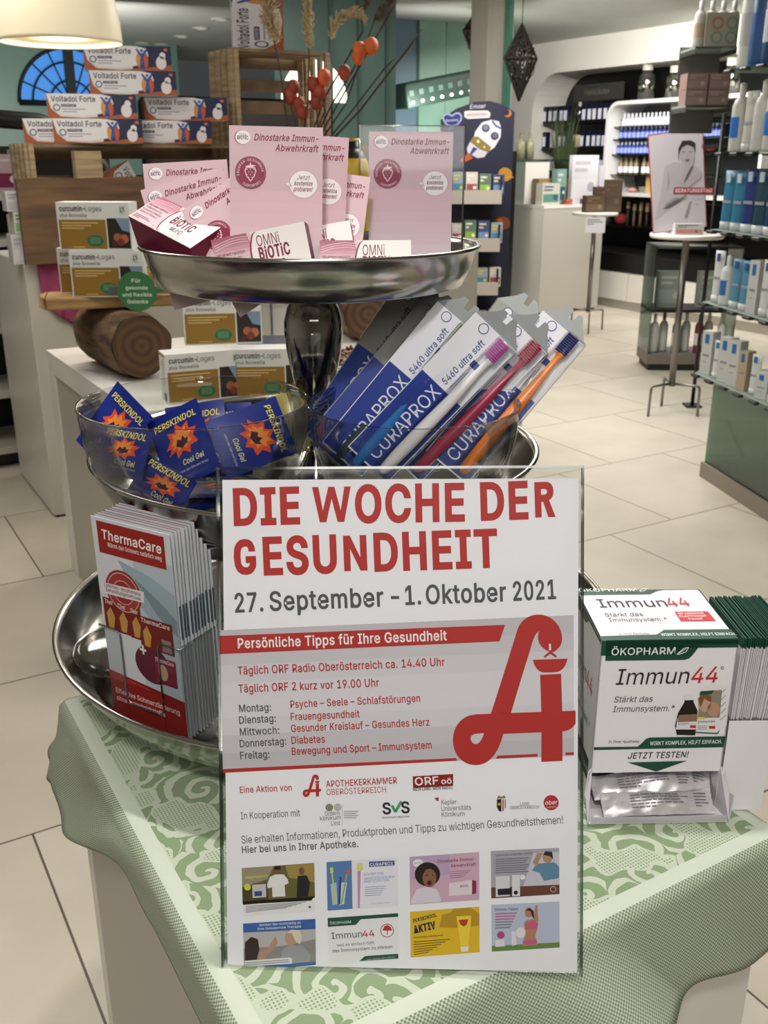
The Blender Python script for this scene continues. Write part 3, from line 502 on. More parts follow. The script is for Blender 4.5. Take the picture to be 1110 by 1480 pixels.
# tablecloth
def cloth_mat():
    m, n, l, b = nodes('damask_cloth'); uv = n.new('ShaderNodeUVMap')
    def mth(op, a, b_=None, c_=None):
        x = n.new('ShaderNodeMath'); x.operation = op
        for i, s_ in enumerate((a, b_, c_)):
            if s_ is None: continue
            if isinstance(s_, (int, float)): x.inputs[i].default_value = s_
            else: l.new(s_, x.inputs[i])
        return x.outputs[0]
    sep = n.new('ShaderNodeSeparateXYZ'); l.new(uv.outputs[0], sep.inputs[0]); X, Y = sep.outputs[0], sep.outputs[1]
    nz = n.new('ShaderNodeTexNoise'); nz.inputs['Scale'].default_value = 26; nz.inputs['Detail'].default_value = 2; l.new(uv.outputs[0], nz.inputs['Vector'])
    mixv = n.new('ShaderNodeVectorMath'); mixv.operation = 'MULTIPLY_ADD'; l.new(nz.outputs['Color'], mixv.inputs[0]); mixv.inputs[1].default_value = (.022, .022, 0); l.new(uv.outputs[0], mixv.inputs[2])
    vo = n.new('ShaderNodeTexVoronoi'); vo.voronoi_dimensions = '2D'; vo.inputs['Scale'].default_value = 17; vo.inputs['Randomness'].default_value = .9; l.new(mixv.outputs[0], vo.inputs['Vector'])
    d = n.new('ShaderNodeVectorMath'); d.operation = 'SUBTRACT'; l.new(mixv.outputs[0], d.inputs[0])
    l.new(vo.outputs['Position'], d.inputs[1]); s2 = n.new('ShaderNodeSeparateXYZ'); l.new(d.outputs[0], s2.inputs[0])
    ang = mth('ARCTAN2', s2.outputs[1], s2.outputs[0]); ln = n.new('ShaderNodeVectorMath'); ln.operation = 'LENGTH'; l.new(d.outputs[0], ln.inputs[0])
    sp = mth('SINE', mth('ADD', mth('MULTIPLY', ln.outputs['Value'], 330), ang))
    scroll = mth('GREATER_THAN', sp, .35)
    nz2 = n.new('ShaderNodeTexNoise'); nz2.inputs['Scale'].default_value = 17; nz2.inputs['Detail'].default_value = 1.5; l.new(uv.outputs[0], nz2.inputs['Vector'])
    leaf = mth('GREATER_THAN', nz2.outputs['Fac'], .53)
    dots = mth('GREATER_THAN', mth('MULTIPLY', mth('SINE', mth('MULTIPLY', mth('ADD', X, Y), 900)), mth('SINE', mth('MULTIPLY', mth('SUBTRACT', X, Y), 900))), -.3)
    stem_ = mth('LESS_THAN', mth('ABSOLUTE', mth('SUBTRACT', nz2.outputs['Fac'], .53)), .014)
    pat = mth('MAXIMUM', mth('MAXIMUM', mth('MULTIPLY', leaf, dots), stem_), mth('MULTIPLY', scroll, mth('SUBTRACT', 1, leaf)))
    # distance inside the table edge, from the UV (0..w, 0..h metres; see mesh)
    w_, h_ = 2*hw, 2*hd
    din = mth('MINIMUM', mth('MINIMUM', X, mth('SUBTRACT', w_, X)), mth('MINIMUM', Y, mth('SUBTRACT', h_, Y)))
    border = mth('LESS_THAN', din, -.004); stripe = mth('MULTIPLY', mth('GREATER_THAN', din, -.0045), mth('LESS_THAN', din, .0115))
    wv = mth('GREATER_THAN', mth('MULTIPLY', mth('SINE', mth('MULTIPLY', X, 1500)), mth('SINE', mth('MULTIPLY', Y, 1500))), .0)
    rgb1 = n.new('ShaderNodeMix'); rgb1.data_type = 'RGBA'; rgb1.inputs[6].default_value = hexc('#8b9e7c'); rgb1.inputs[7].default_value = hexc('#d3dbc9')
    l.new(mth('MULTIPLY', pat, .72), rgb1.inputs[0])
    rgb2 = n.new('ShaderNodeMix'); rgb2.data_type = 'RGBA'; rgb2.inputs[6].default_value = hexc('#7b8870'); rgb2.inputs[7].default_value = hexc('#c2cab7'); l.new(wv, rgb2.inputs[0])
    m1 = n.new('ShaderNodeMix'); m1.data_type = 'RGBA'; l.new(border, m1.inputs[0]); l.new(rgb1.outputs[2], m1.inputs[6]); l.new(rgb2.outputs[2], m1.inputs[7])
    m2 = n.new('ShaderNodeMix'); m2.data_type = 'RGBA'; l.new(stripe, m2.inputs[0]); l.new(m1.outputs[2], m2.inputs[6]); m2.inputs[7].default_value = hexc('#ced6c6')
    l.new(m2.outputs[2], b.inputs['Base Color']); b.inputs['Roughness'].default_value = .85; b.inputs['Specular IOR Level'].default_value = .2
    bp = n.new('ShaderNodeBump'); bp.inputs['Strength'].default_value = .35; bp.inputs['Distance'].default_value = .0012
    hgt = mth('ADD', mth('MULTIPLY', pat, mth('SUBTRACT', 1, border)), mth('MULTIPLY', wv, border)); l.new(hgt, bp.inputs['Height']); l.new(bp.outputs[0], b.inputs['Normal'])
    return m
def cloth():
    cM = TR(W((tA0+tA1)/2, (tB0+tB1)/2, TZ), A0); bm = bmesh.new(); uvl = bm.loops.layers.uv.new('UVMap')
    ov = .125; st = .0085; nx = int((2*hw+2*ov)/st); ny = int((2*hd+2*ov)/st); G = []; R_ = .012
    for j in range(ny+1):
        row = []
        for i in range(nx+1):
            u = -hw-ov+(2*hw+2*ov)*i/nx; v = -hd-ov+(2*hd+2*ov)*j/ny
            cx, cy = max(-hw, min(hw, u)), max(-hd, min(hd, v)); ex, ey = u-cx, v-cy; d0_ = math.hypot(ex, ey); d = max(abs(ex), abs(ey))
            if d < 1e-9: x, y, z = u, v, .0035
            else:
                nx_, ny_ = ex/d0_, ey/d0_; arc = R_*1.57
                if d < arc: t = d/R_; out = R_*math.sin(t); z = .0035-R_*(1-math.cos(t))
                else:
                    k = d-arc; s_ = u*9+v*7
                    if ex < -1e-6: tt = min(1, max(0, (v-hd+.30)/.24)); k *= .40+.55*tt*tt*(3-2*tt)
                    corner = abs(ex) > 1e-6 and abs(ey) > 1e-6
                    amp = .30+.20*math.sin(s_*1.9+.4)+.10*math.sin(s_*4.3) + (.06 if corner else 0)
                    if ex < -1e-6 and not corner: amp += -.16+.25*math.exp(-((v+hd-.60)/.075)**2)
                    if ex < -1e-6 and not corner: amp = max(amp, .06)
                    dz = math.sqrt(max(.2, 1-amp*amp*.55)); out = R_+k*amp; z = .0035-R_-k*dz
                    if ey < -1e-6 and not corner: z += .018*math.sin(u*9+1.4)*min(1, k/.1)
                x, y = cx+nx_*out, cy+ny_*out
            row.append((bm.verts.new((x, y, z)), (u+hw, v+hd)))
        G.append(row)
    for j in range(ny):
        for i in range(nx):
            q = [G[j][i], G[j][i+1], G[j+1][i+1], G[j+1][i]]; f = bm.faces.new([a[0] for a in q]); f.smooth = True
            for lp, a in zip(f.loops, q): lp[uvl].uv = a[1]
    me = bpy.data.meshes.new('tablecloth'); bm.to_mesh(me); bm.free(); me.materials.append(cloth_mat())
    o = bpy.data.objects.new('tablecloth', me); C.objects.link(o); o.matrix_world = cM
    sd = o.modifiers.new('thickness', 'SOLIDIFY'); sd.thickness = .0022; sd.offset = 0
    return tag(o, 'sage green damask tablecloth with white scrollwork and woven border on the front pedestal', 'tablecloth')
cloth()
TT = .8515                      # top of the cloth
# ---------------------------------------------------------------- three-tier serving stand
AX = V((-.085, 1.18, 0))
sM = TR((AX.x, AX.y, TT))
def zz(*a): return [(r, z-TT) for r, z in a]
stand = thing('serving_stand', 'polished steel three-tier serving stand with baluster column on the green cloth', 'serving stand', sM)
def tray(R, zt, Rb, zbm, name, dx=0):
    w = .003
    prof = [(0, zbm), (Rb-.01, zbm), (Rb, zbm+.003), (Rb+(R-Rb)*.55, zbm+(zt-zbm)*.5), (R-.002, zt-.004), (R+.002, zt-.002), (R+.003, zt), (R+.001, zt+.002), (R-.003, zt+.0015), (R-.006, zt-.005),
            (Rb+(R-Rb)*.55-.004, zbm+(zt-zbm)*.5), (Rb-.004, zbm+.007), (Rb-.012, zbm+.005), (0, zbm+.005)]
    mb = MB(sM @ Matrix.Translation((dx, 0, 0))); mb.lathe(zz(*prof), STEEL, 96); return mb.build(name, stand)
tray(.358, .945, .326, .892, 'lower_tray', .022); tray(.274, 1.163, .238, 1.092, 'middle_tray'); tray(.195, 1.404, .178, 1.358, 'upper_tray')
mb = MB(sM); mb.lathe(zz((.0, TT), (.085, TT), (.088, .857), (.08, .864), (.055, .875), (.05, .894)), STEEL, 64); mb.build('foot', stand)
mb = MB(sM); mb.lathe(zz((.045, 1.0965), (.046, 1.1), (.034, 1.112), (.022, 1.132), (.013, 1.152), (.0105, 1.160), (.0145, 1.164), (.0175, 1.171), (.0145, 1.179), (.011, 1.182), (.0155, 1.186), (.0165, 1.191), (.012, 1.197), (.013, 1.205), (.0205, 1.225), (.0275, 1.250),
    (.0325, 1.275), (.0352, 1.298), (.0350, 1.315), (.031, 1.331), (.0245, 1.343), (.0215, 1.3475), (.0215, 1.3495), (.025, 1.3575)), CHROME, 56); mb.build('upper_column', stand)
mb = MB(sM); mb.lathe(zz((.05, .8985), (.048, .903), (.03, .925), (.018, .945), (.014, .955), (.02, .965), (.014, .976), (.022, 1.0), (.033, 1.035), (.034, 1.055), (.026, 1.075), (.022, 1.085), (.026, 1.0915)), CHROME, 40); mb.build('lower_column', stand)
# ---------------------------------------------------------------- the two clear bowls
def bowl(c, R, label):
    M = TR((c[0], c[1], 1.0985)); o = MB(M); h = 1.238-1.0985
    pr_ = [(R*(.42+.58*math.sin(t)), h*(1-math.cos(t))) for t in [math.pi/2*i/14 for i in range(15)]]
    out = [(0, 0)]+pr_; inn = [(max(0, r-.003), z+(.003 if i < 9 else .001)) for i, (r, z) in enumerate(pr_)][::-1]
    out[-1] = (R, h); prof = out+[(R+.002, h+.001), (R+.0018, h+.003), (R-.002, h+.003)]+inn+[(0, .003)]
    o.lathe(prof, BOWL, 72); return tag(o.build('clear_bowl', M=M), label, 'bowl', None)
bowl((-.2145, 1.083), .129, 'clear plastic bowl holding blue gel sachets, left on the middle tier')
bowl((.0335, 1.075), .1185, 'clear plastic bowl holding toothbrush packs, right on the middle tier')
# ================================================================ THE POSTER
RED, GR = '#b5322f', '#55545a'
O = V((.014, .645, TT+.001)); X = V((.2955, -.014, .006)); U = V((-.006, .133, .412))
fr = Fr(O-X.normalized()*.149, X, U); n_ = fr.n
holder = thing('sign_holder', 'clear acrylic upright sign holder carrying the large health week poster', 'sign holder', fr.M)
mb = MB(fr.M); mb.rbox(-.002, .300, -.001, .424, -.0035, -.0015, ACR, .0006, 1); mb.build('back_pane', holder)
mb = MB(fr.M); mb.rbox(-.002, .300, -.001, .424, .0022, .0042, ACR, .0006, 1); mb.build('front_pane', holder)
mb = MB(fr.M)
for a in [(-.0035, -.002, -.001, .424), (.300, .3015, -.001, .424), (-.0035, .3015, .424, .4262)]: mb.box(a[0], a[1], a[2], a[3], -.0035, .0042, ACRE)
mb.build('edge_strip', holder)
mb = MB(); fo = [fr.o-n_*.004+fr.x*t for t in (.0, .298)]
pts = [V((p.x, p.y, TT+.0005)) for p in fo]; bk = V((n_.x, n_.y, 0)).normalized()*-.13
mb.add([pts[0], pts[1], pts[1]+bk, pts[0]+bk]+[p+V((0, 0, .0025)) for p in (pts[0], pts[1], pts[1]+bk, pts[0]+bk)], [(0, 3, 2, 1), (4, 5, 6, 7), (0, 1, 5, 4), (1, 2, 6, 5), (2, 3, 7, 6), (3, 0, 4, 7)], ACR); mb.build('foot_plate', holder)
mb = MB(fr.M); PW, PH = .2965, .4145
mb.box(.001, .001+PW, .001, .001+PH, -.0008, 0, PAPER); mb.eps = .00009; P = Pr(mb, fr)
def L_(y): return 311+(y-675)*.0243      # left and right paper edges in the photograph
def R_(y): return 829.5+(y-660)*.0025
e = lambda x, y: (x, y)
# grey band with its printed fade and a fold shadow painted in below, red bar, rule
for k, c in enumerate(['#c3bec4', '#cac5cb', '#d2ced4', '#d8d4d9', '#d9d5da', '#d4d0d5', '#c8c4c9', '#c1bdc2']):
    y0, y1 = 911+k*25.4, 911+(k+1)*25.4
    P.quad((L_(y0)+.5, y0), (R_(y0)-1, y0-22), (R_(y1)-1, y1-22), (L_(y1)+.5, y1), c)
P.quad((L_(915)+.5, 919), (730, 903), (722, 927), (L_(946)+.5, 945.5), RED, 2)
P.quad((L_(1115)+.5, 1111.5), (659, 1095.5), (661, 1099.5), (L_(1118)+.5, 1117), RED, 2)
P.quad((719, 1092), (777, 1089.5), (777, 1093.5), (716.5, 1096.5), RED, 2); P.quad((817, 1087.5), (R_(1090)-1, 1087), (R_(1090)-1, 1091), (817, 1091.5), RED, 2)
T = P.text
for s_, a, b, h in [('DIE', (338, 758), (434, 755.5), 50), ('WOCHE', (452, 755), (672, 751.5), 51), ('DER', (695, 750.5), (803, 747), 51), ('GESUNDHEIT', (339, 831), (720, 818), 51)]: T(s_, a, b, h, RED, 3, .036)
T('27.', (340, 885), (381, 883), 27, GR, 3, .02); T('September', (390, 882.5), (555, 876), 27, GR, 3, .02); T('–', (565, 875), (577, 875), 27, GR, 3, .02)
T('1.', (586, 874), (609, 873), 27, GR, 3, .02); T('Oktober', (616, 873), (732, 868.5), 27, GR, 3, .02); T('2021', (742, 868), (804, 865), 27, GR, 3, .02)
T('Persönliche Tipps für Ihre Gesundheit', (344, 937), (646, 925), 14, '#f3eff0', 4, .02)
T('Täglich ORF Radio Oberösterreich ca. 14.40 Uhr', (344, 975), (643, 962), 11.5, RED, 4, .015)
T('Täglich ORF 2 kurz vor 19.00 Uhr', (345, 1001), (548, 992), 11.5, RED, 4, .015)
for s_, a, b in [('Montag:', (346, 1029), (392, 1027)), ('Dienstag:', (346, 1046), (399, 1043)), ('Mittwoch:', (347, 1063), (404, 1060)), ('Donnerstag:', (347, 1080), (414, 1076)), ('Freitag:', (347.5, 1097), (390, 1095))]: T(s_, a, b, 10.5, GR, 4, .014)
for s_, a, b in [('Psyche – Seele – Schlafstörungen', (420, 1023), (607.5, 1014)), ('Frauengesundheit', (420.5, 1041), (520, 1036.5)), ('Gesunder Kreislauf – Gesundes Herz', (421, 1058), (621, 1048.5)), ('Diabetes', (421.5, 1075), (470, 1073)), ('Bewegung und Sport – Immunsystem', (422, 1091), (624, 1081.5))]: T(s_, a, b, 10.5, RED, 4, .014)
# the pharmacy emblem: a looping A with a bowl and flame
def emblem(f, l):
    q = lambda pts, h=RED, ll=l: P.poly([f(x, y) for x, y in pts], h, ll)
    def cub(p0, p1, p2, p3, n=10): return [tuple((1-t)**3*a+3*(1-t)**2*t*b+3*(1-t)*t*t*c+t**3*d for a, b, c, d in zip(p0, p1, p2, p3)) for t in [i/n for i in range(n+1)]]
    stem_l = cub((385, 840), (420, 740), (560, 290), (600, 160)); top = cub((600, 160), (650, 20), (850, 0), (930, 140))
    rt = cub((930, 140), (975, 230), (965, 300), (890, 345)); tip = cub((862, 345), (790, 320), (740, 260), (772, 178)); inn = cub((772, 178), (735, 200), (720, 260), (700, 330)); inn2 = cub((700, 330), (640, 520), (580, 720), (545, 840))
    q(stem_l+top[1:]+rt[1:]+tip+inn[1:]+inn2[1:])
    q([(852, 280), (866, 280), (868, 332), (852, 332)], '#f1eef0', l+1)
    q([(808, 380), (850, 345), (874, 345), (916, 378), (906, 390), (862, 360), (818, 392)], RED, l+1)
    q([(722, 408), (1000, 398)]+cub((1000, 398), (985, 480), (940, 508), (890, 508))[1:]+[(810, 510)]+cub((810, 510), (770, 508), (735, 470), (722, 408))[1:-1])
    q([(780, 528), (948, 520), (958, 825), (960, 1218), (790, 1226), (790, 830)], RED, l+1)
    q([(262, 845), (1065, 815), (1065, 920)]+cub((1065, 920), (1040, 960), (1000, 980), (958, 982))[1:]+[(486, 1002), (330, 996), (262, 996)], RED, l)
    out = cub((262, 845), (20, 860), (20, 1245), (262, 1252), 14)+cub((262, 1252), (400, 1250), (455, 1110), (486, 1002), 10)[1:]
    q(out+[(486, 940), (330, 845)], RED, l+2); q(cub((330, 996), (300, 1100), (245, 1100), (225, 1050))+cub((225, 1050), (215, 1010), (245, 996), (330, 996))[1:-1], '#cfcad0', l+3)
emblem(lambda x, y: (640+x/5.55, 880+y/5.55), 4)
emblem(lambda x, y: (437+(x-77)/5.55*.149+.5, 1119+(y-35)/5.55*.149), 4)
T('Eine Aktion von', (347, 1146), (422, 1142.5), 9, RED, 3, .012)
T('APOTHEKERKAMMER', (471.5, 1137.5), (574, 1132), 9, RED, 3, .016); T('OBERÖSTERREICH', (472, 1149), (558, 1145), 8.5, RED, 3)
P.quad((596.5, 1122), (655, 1118.5), (655, 1135.5), (597, 1139), '#8e1f22', 3); T('ORF', (600, 1135), (634, 1133), 11, '#f3eff0', 4, .02); T('oö', (638, 1133), (653, 1132), 8, '#f3eff0', 4, .02)
T('MEIN LAND. MEIN RADIO.', (597, 1143), (655, 1140), 4.2, '#26242a', 3, .02)
T('In Kooperation mit', (348.5, 1184), (434, 1179.5), 10, GR, 3)
T('Ordens', (470, 1179), (491.5, 1177.5), 6.5, GR, 3); T('klinikum', (463, 1186), (492.5, 1184), 6.5, GR, 3); T('Linz', (479, 1193), (492, 1192), 6.5, GR, 3)
P.disc(476, 1167, 5.5, '#8a8478', 3); P.disc(488, 1166.5, 5.5, '#b9b5ba', 3); P.rect(494.5, 1163, 495, 1192, '#a5a2a6', 3)
for k in range(4): P.rect(497, 1172+k*3, 518-(k % 2)*3, 1173.4+k*3, '#aaa7ab', 3)
T('S', (553, 1176.5), (565.5, 1176), 16, '#2f3033', 3, .03); T('S', (580, 1175), (592.5, 1174.5), 16, '#2f3033', 3, .03); P.strip([(566.5, 1164), (571.5, 1173.5), (580, 1158)], 4, '#4f9d75', 3)
T('Gemeinsam gesünder.', (552, 1183), (593, 1181), 3.2, '#44464a', 3)
for s_, a, b in [('Kepler', (638, 1163), (660, 1162)), ('Universitäts', (638, 1172), (681, 1170)), ('Klinikum', (638.5, 1180.5), (671.5, 1179))]: T(s_, a, b, 7, GR, 3)
P.poly([(628, 1153), (634, 1152), (634, 1158), (630.5, 1157)], '#b2434a', 3)
P.poly([(718, 1155), (731.5, 1154), (731.5, 1166), (728, 1172), (725, 1173.5), (721, 1172), (718, 1166)], '#ece8ea', 3); P.poly([(718, 1155), (724.7, 1154.5), (724.7, 1173), (721, 1172), (718, 1166)], '#2a2620', 4)
P.rect(726, 1155, 728, 1172, '#b2434a', 4); P.rect(729.5, 1155, 731, 1168, '#b2434a', 4); P.disc(721.5, 1162, 2.2, '#b99a3a', 5); P.poly([(718.5, 1154), (720, 1149.5), (724.7, 1151.5), (729, 1149), (731, 1153.5)], '#8a7a5a', 4)
T('LAND', (752, 1164), (765, 1163.5), 4.5, GR, 3); T('OBERÖSTERREICH', (737, 1169.5), (779, 1168), 4.5, GR, 3); P.disc(796.5, 1160, 11, '#b5353b', 3); T('ober', (788, 1163), (806, 1162), 6, '#f0e9ea', 4, .01, .2); T('österreich', (790, 1167.5), (804, 1167), 2.4, '#e6c8ca', 4)
T('Sie erhalten Informationen, Produktproben und Tipps zu wichtigen Gesundheitsthemen!', (349.5, 1219), (814, 1190), 11, GR, 3)
T('Hier bei uns in Ihrer Apotheke.', (350, 1233), (518, 1224), 10, GR, 3, .015)
# eight small printed adverts
zA = lambda x, y: (340+x/4.27, 1240+y/4.27)
zB = lambda x, y: (585+x/4.625, 1220+y/4.625)
A = Pr(mb, fr, zA); B = Pr(mb, fr, zB)
# 1 couple jogging
A.poly([(40, 62), (488, 30), (493, 330), (50, 360)], '#e9e5e6', 2); A.poly([(40, 62), (488, 30), (492, 245), (47, 290)], '#6d6338', 3); A.poly([(40, 62), (240, 48), (200, 130), (43, 180)], '#9a8f77', 4); A.poly([(310, 45), (488, 32), (490, 150), (330, 120)], '#a08a4e', 4)
A.poly([(43, 180), (200, 150), (205, 265), (46, 275)], '#4e4526', 4); A.poly([(47, 268), (490, 235), (470, 262), (48, 285)], '#1f1b14', 5)
A.poly([(215, 115), (250, 100), (300, 100), (325, 130), (330, 155), (305, 165), (310, 235), (230, 240), (228, 180), (200, 185), (198, 160)], '#e6e2e4', 6); A.disc(262, 75, 20, '#7a573f', 6, 25); A.poly([(238, 72), (245, 50), (278, 48), (283, 70)], '#2a211b', 7)
A.poly([(385, 110), (440, 105), (462, 150), (450, 235), (380, 242)], '#2a2826', 6); A.disc(410, 80, 17, '#7a573f', 6, 24); A.poly([(105, 165), (190, 158), (192, 240), (108, 246)], '#c5c3c6', 6); A.poly([(118, 205), (165, 202), (166, 232), (120, 235)], '#3f4a8a', 7); A.disc(76, 178, 21, '#cfd04a', 6)
A.text('magnesium', (62, 128), (200, 115), 18, '#d9cf5e', 6, .01)
for k in range(5): A.poly([(65, 296+k*9), (440-k*30, 268+k*9), (440-k*30, 272+k*9), (65, 300+k*9)], '#8d8a90', 4)
A.disc(460, 302, 8, '#55545a', 4)
# 2 toothbrush advert
A.poly([(563, 25), (1003, -5), (1007, 297), (570, 325)], '#e4e2ea', 2); A.poly([(563, 25), (718, 15), (724, 313), (570, 325)], '#5a7fb2', 3); A.poly([(588, 160), (625, 150), (632, 285), (600, 290)], '#a9bfd0', 4); A.poly([(655, 150), (690, 150), (672, 285), (640, 290)], '#c3d0d6', 4)
A.strip([(596, 80), (620, 285)], 9, '#c6cf5e', 5); A.strip([(650, 115), (642, 285)], 12, '#2f4285', 5); A.strip([(690, 90), (655, 285)], 9, '#9bb05a', 5); A.poly([(585, 60), (604, 55), (607, 88), (588, 92)], '#cfd27a', 6); A.poly([(688, 72), (710, 68), (706, 98), (684, 98)], '#d9623a', 6)
A.poly([(754, 70), (775, 68), (768, 310), (757, 310)], '#c98bb8', 4); A.poly([(752, 35), (786, 30), (788, 76), (754, 80)], '#d9d37e', 5); A.poly([(826, 22), (982, 15), (983, 45), (827, 55)], '#2c3f86', 4); A.text('CURAPROX', (833, 50), (976, 42), 20, '#e9e6ee', 5, .02)
for s_, a, b in [('SCHONT DAS', (793, 108), (915, 100)), ('ZAHNFLEISCH DURCH', (795, 134), (985, 122)), ('SANFTES PUTZEN', (796, 152), (950, 143))]: A.text(s_, a, b, 15, '#7b86b4', 4)
for k in range(5): A.poly([(800, 178+k*13), (930-k*8, 171+k*13), (930-k*8, 175+k*13), (800, 182+k*13)], '#9aa0bd', 4)
A.text('curaprox', (840, 285), (955, 277), 8, '#9a98a6', 4)
# 5 osteoporosis advert
A.poly([(48, 405), (495, 375), (498, 660), (55, 695)], '#3d63a6', 2); A.poly([(50, 460), (496, 438), (497, 640), (54, 672)], '#b9b4b4', 3); A.poly([(51, 560), (300, 540), (496, 500), (497, 640), (54, 672)], '#8f8a88', 4)
A.poly([(60, 520), (100, 485), (140, 500), (150, 560), (130, 640), (62, 650)], '#3b2f2a', 6); A.poly([(120, 590), (200, 560), (230, 510), (250, 480), (262, 520), (240, 560), (160, 630)], '#b58f78', 5); A.disc(345, 490, 38, '#b89580', 6, 48); A.poly([(318, 460), (350, 440), (400, 445), (415, 490), (400, 530), (370, 510), (350, 462)], '#d8cdbb', 7)
A.poly([(290, 570), (330, 535), (420, 540), (465, 600), (460, 640), (280, 650)], '#9b9a9e', 6); A.text('Denken Sie rechtzeitig an', (150, 420), (405, 404), 14, '#eceaf0', 4, .01); A.text('Ihre Osteoporose Therapie', (138, 444), (408, 427), 14, '#eceaf0', 4, .01)
A.poly([(58, 632), (340, 612), (352, 620), (352, 650), (60, 668)], '#dcdadd', 7)
for k in range(2): A.poly([(64, 644+k*12), (330, 624+k*12), (330, 628+k*12), (64, 648+k*12)], '#6d6b72', 8)
# 6 immun44 advert
A.poly([(570, 370), (1005, 340), (1007, 622), (576, 655)], '#e9e7ea', 2); A.poly([(570, 370), (1005, 340), (1006, 362), (775, 378), (745, 412), (572, 425)], '#2b5445', 3); A.text('ÖKOPHARM', (585, 410), (715, 401), 16, '#dfe6e2', 4)
A.text('Immun', (596, 500), (785, 487), 40, '#35333a', 4); A.text('44', (787, 487), (860, 482), 40, '#b8373a', 4, .01); A.text('weil es einfach hilft,', (627, 547), (862, 530), 19, '#6a686f', 4); A.text('das Immunsystem zu stärken', (600, 582), (970, 555), 19, '#5b5960', 4, .008)
A.disc(937, 447, 42, '#b8373a', 3); A.disc(937, 447, 37, '#efecee', 4); A.poly([(908, 447), (920, 420), (940, 412), (960, 425), (968, 447)], '#b8373a', 5); A.rect(936, 440, 941, 472, '#b8373a', 5)
A.poly([(765, 636), (800, 605), (1006, 590), (1007, 620)], '#2b5445', 3); A.text('WIRKT KOMPLEX, HILFT EINFACH', (808, 632), (985, 614), 9, '#cfdad4', 4)
# 3 pink advert with child
B.poly([(32, 85), (497, 52), (499, 372), (36, 405)], '#cda9bd', 2); B.poly([(32, 85), (300, 66), (300, 200), (34, 240)], '#b9a2be', 3); B.poly([(45, 370), (80, 300), (150, 280), (215, 300), (242, 365), (240, 385), (42, 400)], '#d8d0dc', 4)
B.disc(152, 200, 85, '#2e2523', 5, 80); B.disc(165, 225, 46, '#8d6046', 6, 62); B.disc(165, 257, 15, '#4e1f22', 7, 17); B.disc(146, 207, 5, '#241c1a', 7); B.disc(186, 205, 5, '#241c1a', 7); B.disc(89, 126, 35, '#ece8ec', 4, 26); B.text('BiOTiC', (64, 134), (114, 129), 12, '#7c2440', 5)
B.text('Dinostarke Immun-', (217, 125), (475, 107), 21, '#7a2547', 4, .008, .2); B.text('Abwehrkraft', (305, 155), (478, 143), 21, '#7a2547', 4, .008, .2); B.poly([(296, 262), (450, 238), (450, 335), (297, 345)], '#e2d3da', 4); B.poly([(450, 238), (478, 245), (478, 328), (450, 335)], '#8e2c48', 4)
B.text('BiOTiC', (372, 288), (425, 284), 16, '#7c2440', 5, .02)
for k in range(4): B.poly([(300, 182+k*14), (440-k*16, 172+k*14), (440-k*16, 177+k*14), (300, 187+k*14)], '#a87c98', 4)
# 4 sleep advert
B.poly([(575, 45), (1032, 25), (1034, 333), (578, 362)], '#a9a5b0', 2); B.poly([(860, 60), (1032, 50), (1033, 270), (790, 285)], '#c9c6cf', 3); B.poly([(577, 290), (1034, 270), (1034, 333), (578, 362)], '#6a4436', 4)
B.poly([(850, 175), (880, 130), (1000, 120), (1032, 150), (1032, 225), (930, 245), (900, 190)], '#6488a5', 5); B.disc(955, 85, 34, '#b08a70', 6, 40); B.poly([(925, 70), (940, 45), (985, 50), (992, 100), (970, 80)], '#3a2f2c', 7); B.poly([(855, 120), (885, 60), (925, 58), (905, 95), (880, 150)], '#b08a70', 6)
B.text('Schluss mit schlechtem Schlaf', (604, 82), (850, 66), 15, '#3f3d48', 4)
for k in range(7): B.poly([(605, 98+k*15), (830-(k % 3)*10, 88+k*15), (830-(k % 3)*10, 94+k*15), (605, 104+k*15)], '#6c6974', 4)
B.poly([(607, 215), (700, 210), (702, 345), (608, 352)], '#d5d2d6', 6); B.poly([(716, 205), (770, 203), (770, 345), (718, 347)], '#dcd9dc', 6); B.poly([(620, 298), (712, 292), (712, 335), (622, 340)], '#25232a', 7); B.disc(742, 322, 14, '#2a282e', 7); B.disc(788, 220, 17, '#e8e6ea', 6); B.disc(992, 300, 20, '#cabdb6', 5); B.disc(992, 300, 16, '#6a4436', 6)
# 7 yellow advert
B.poly([(35, 452), (498, 417), (500, 722), (40, 758)], '#e0b82e', 2); B.poly([(230, 555), (250, 470), (300, 460), (330, 430), (440, 425), (498, 460), (499, 545), (330, 560)], '#b8922a', 3)
B.text('PERSKINDOL', (58, 525), (215, 483), 24, '#23294e', 4, .03, .1); B.text('AKTIV', (62, 595), (213, 560), 46, '#23294e', 4, .05, .1); B.text('FÜR MUSKELN UND GELENKE', (60, 630), (255, 612), 10, '#3a3320', 4, .02)
for k in range(6): B.poly([(60, 650+k*17), (300-k*28, 632+k*17), (300-k*28, 638+k*17), (60, 656+k*17)], '#7a6420', 4)
B.poly([(345, 482), (445, 475), (425, 690), (375, 695)], '#efcf45', 5); B.poly([(360, 505), (425, 500), (415, 535), (395, 550), (372, 535)], '#b5402e', 6); B.poly([(372, 685), (428, 680), (424, 715), (378, 720)], '#e9e4dc', 6)
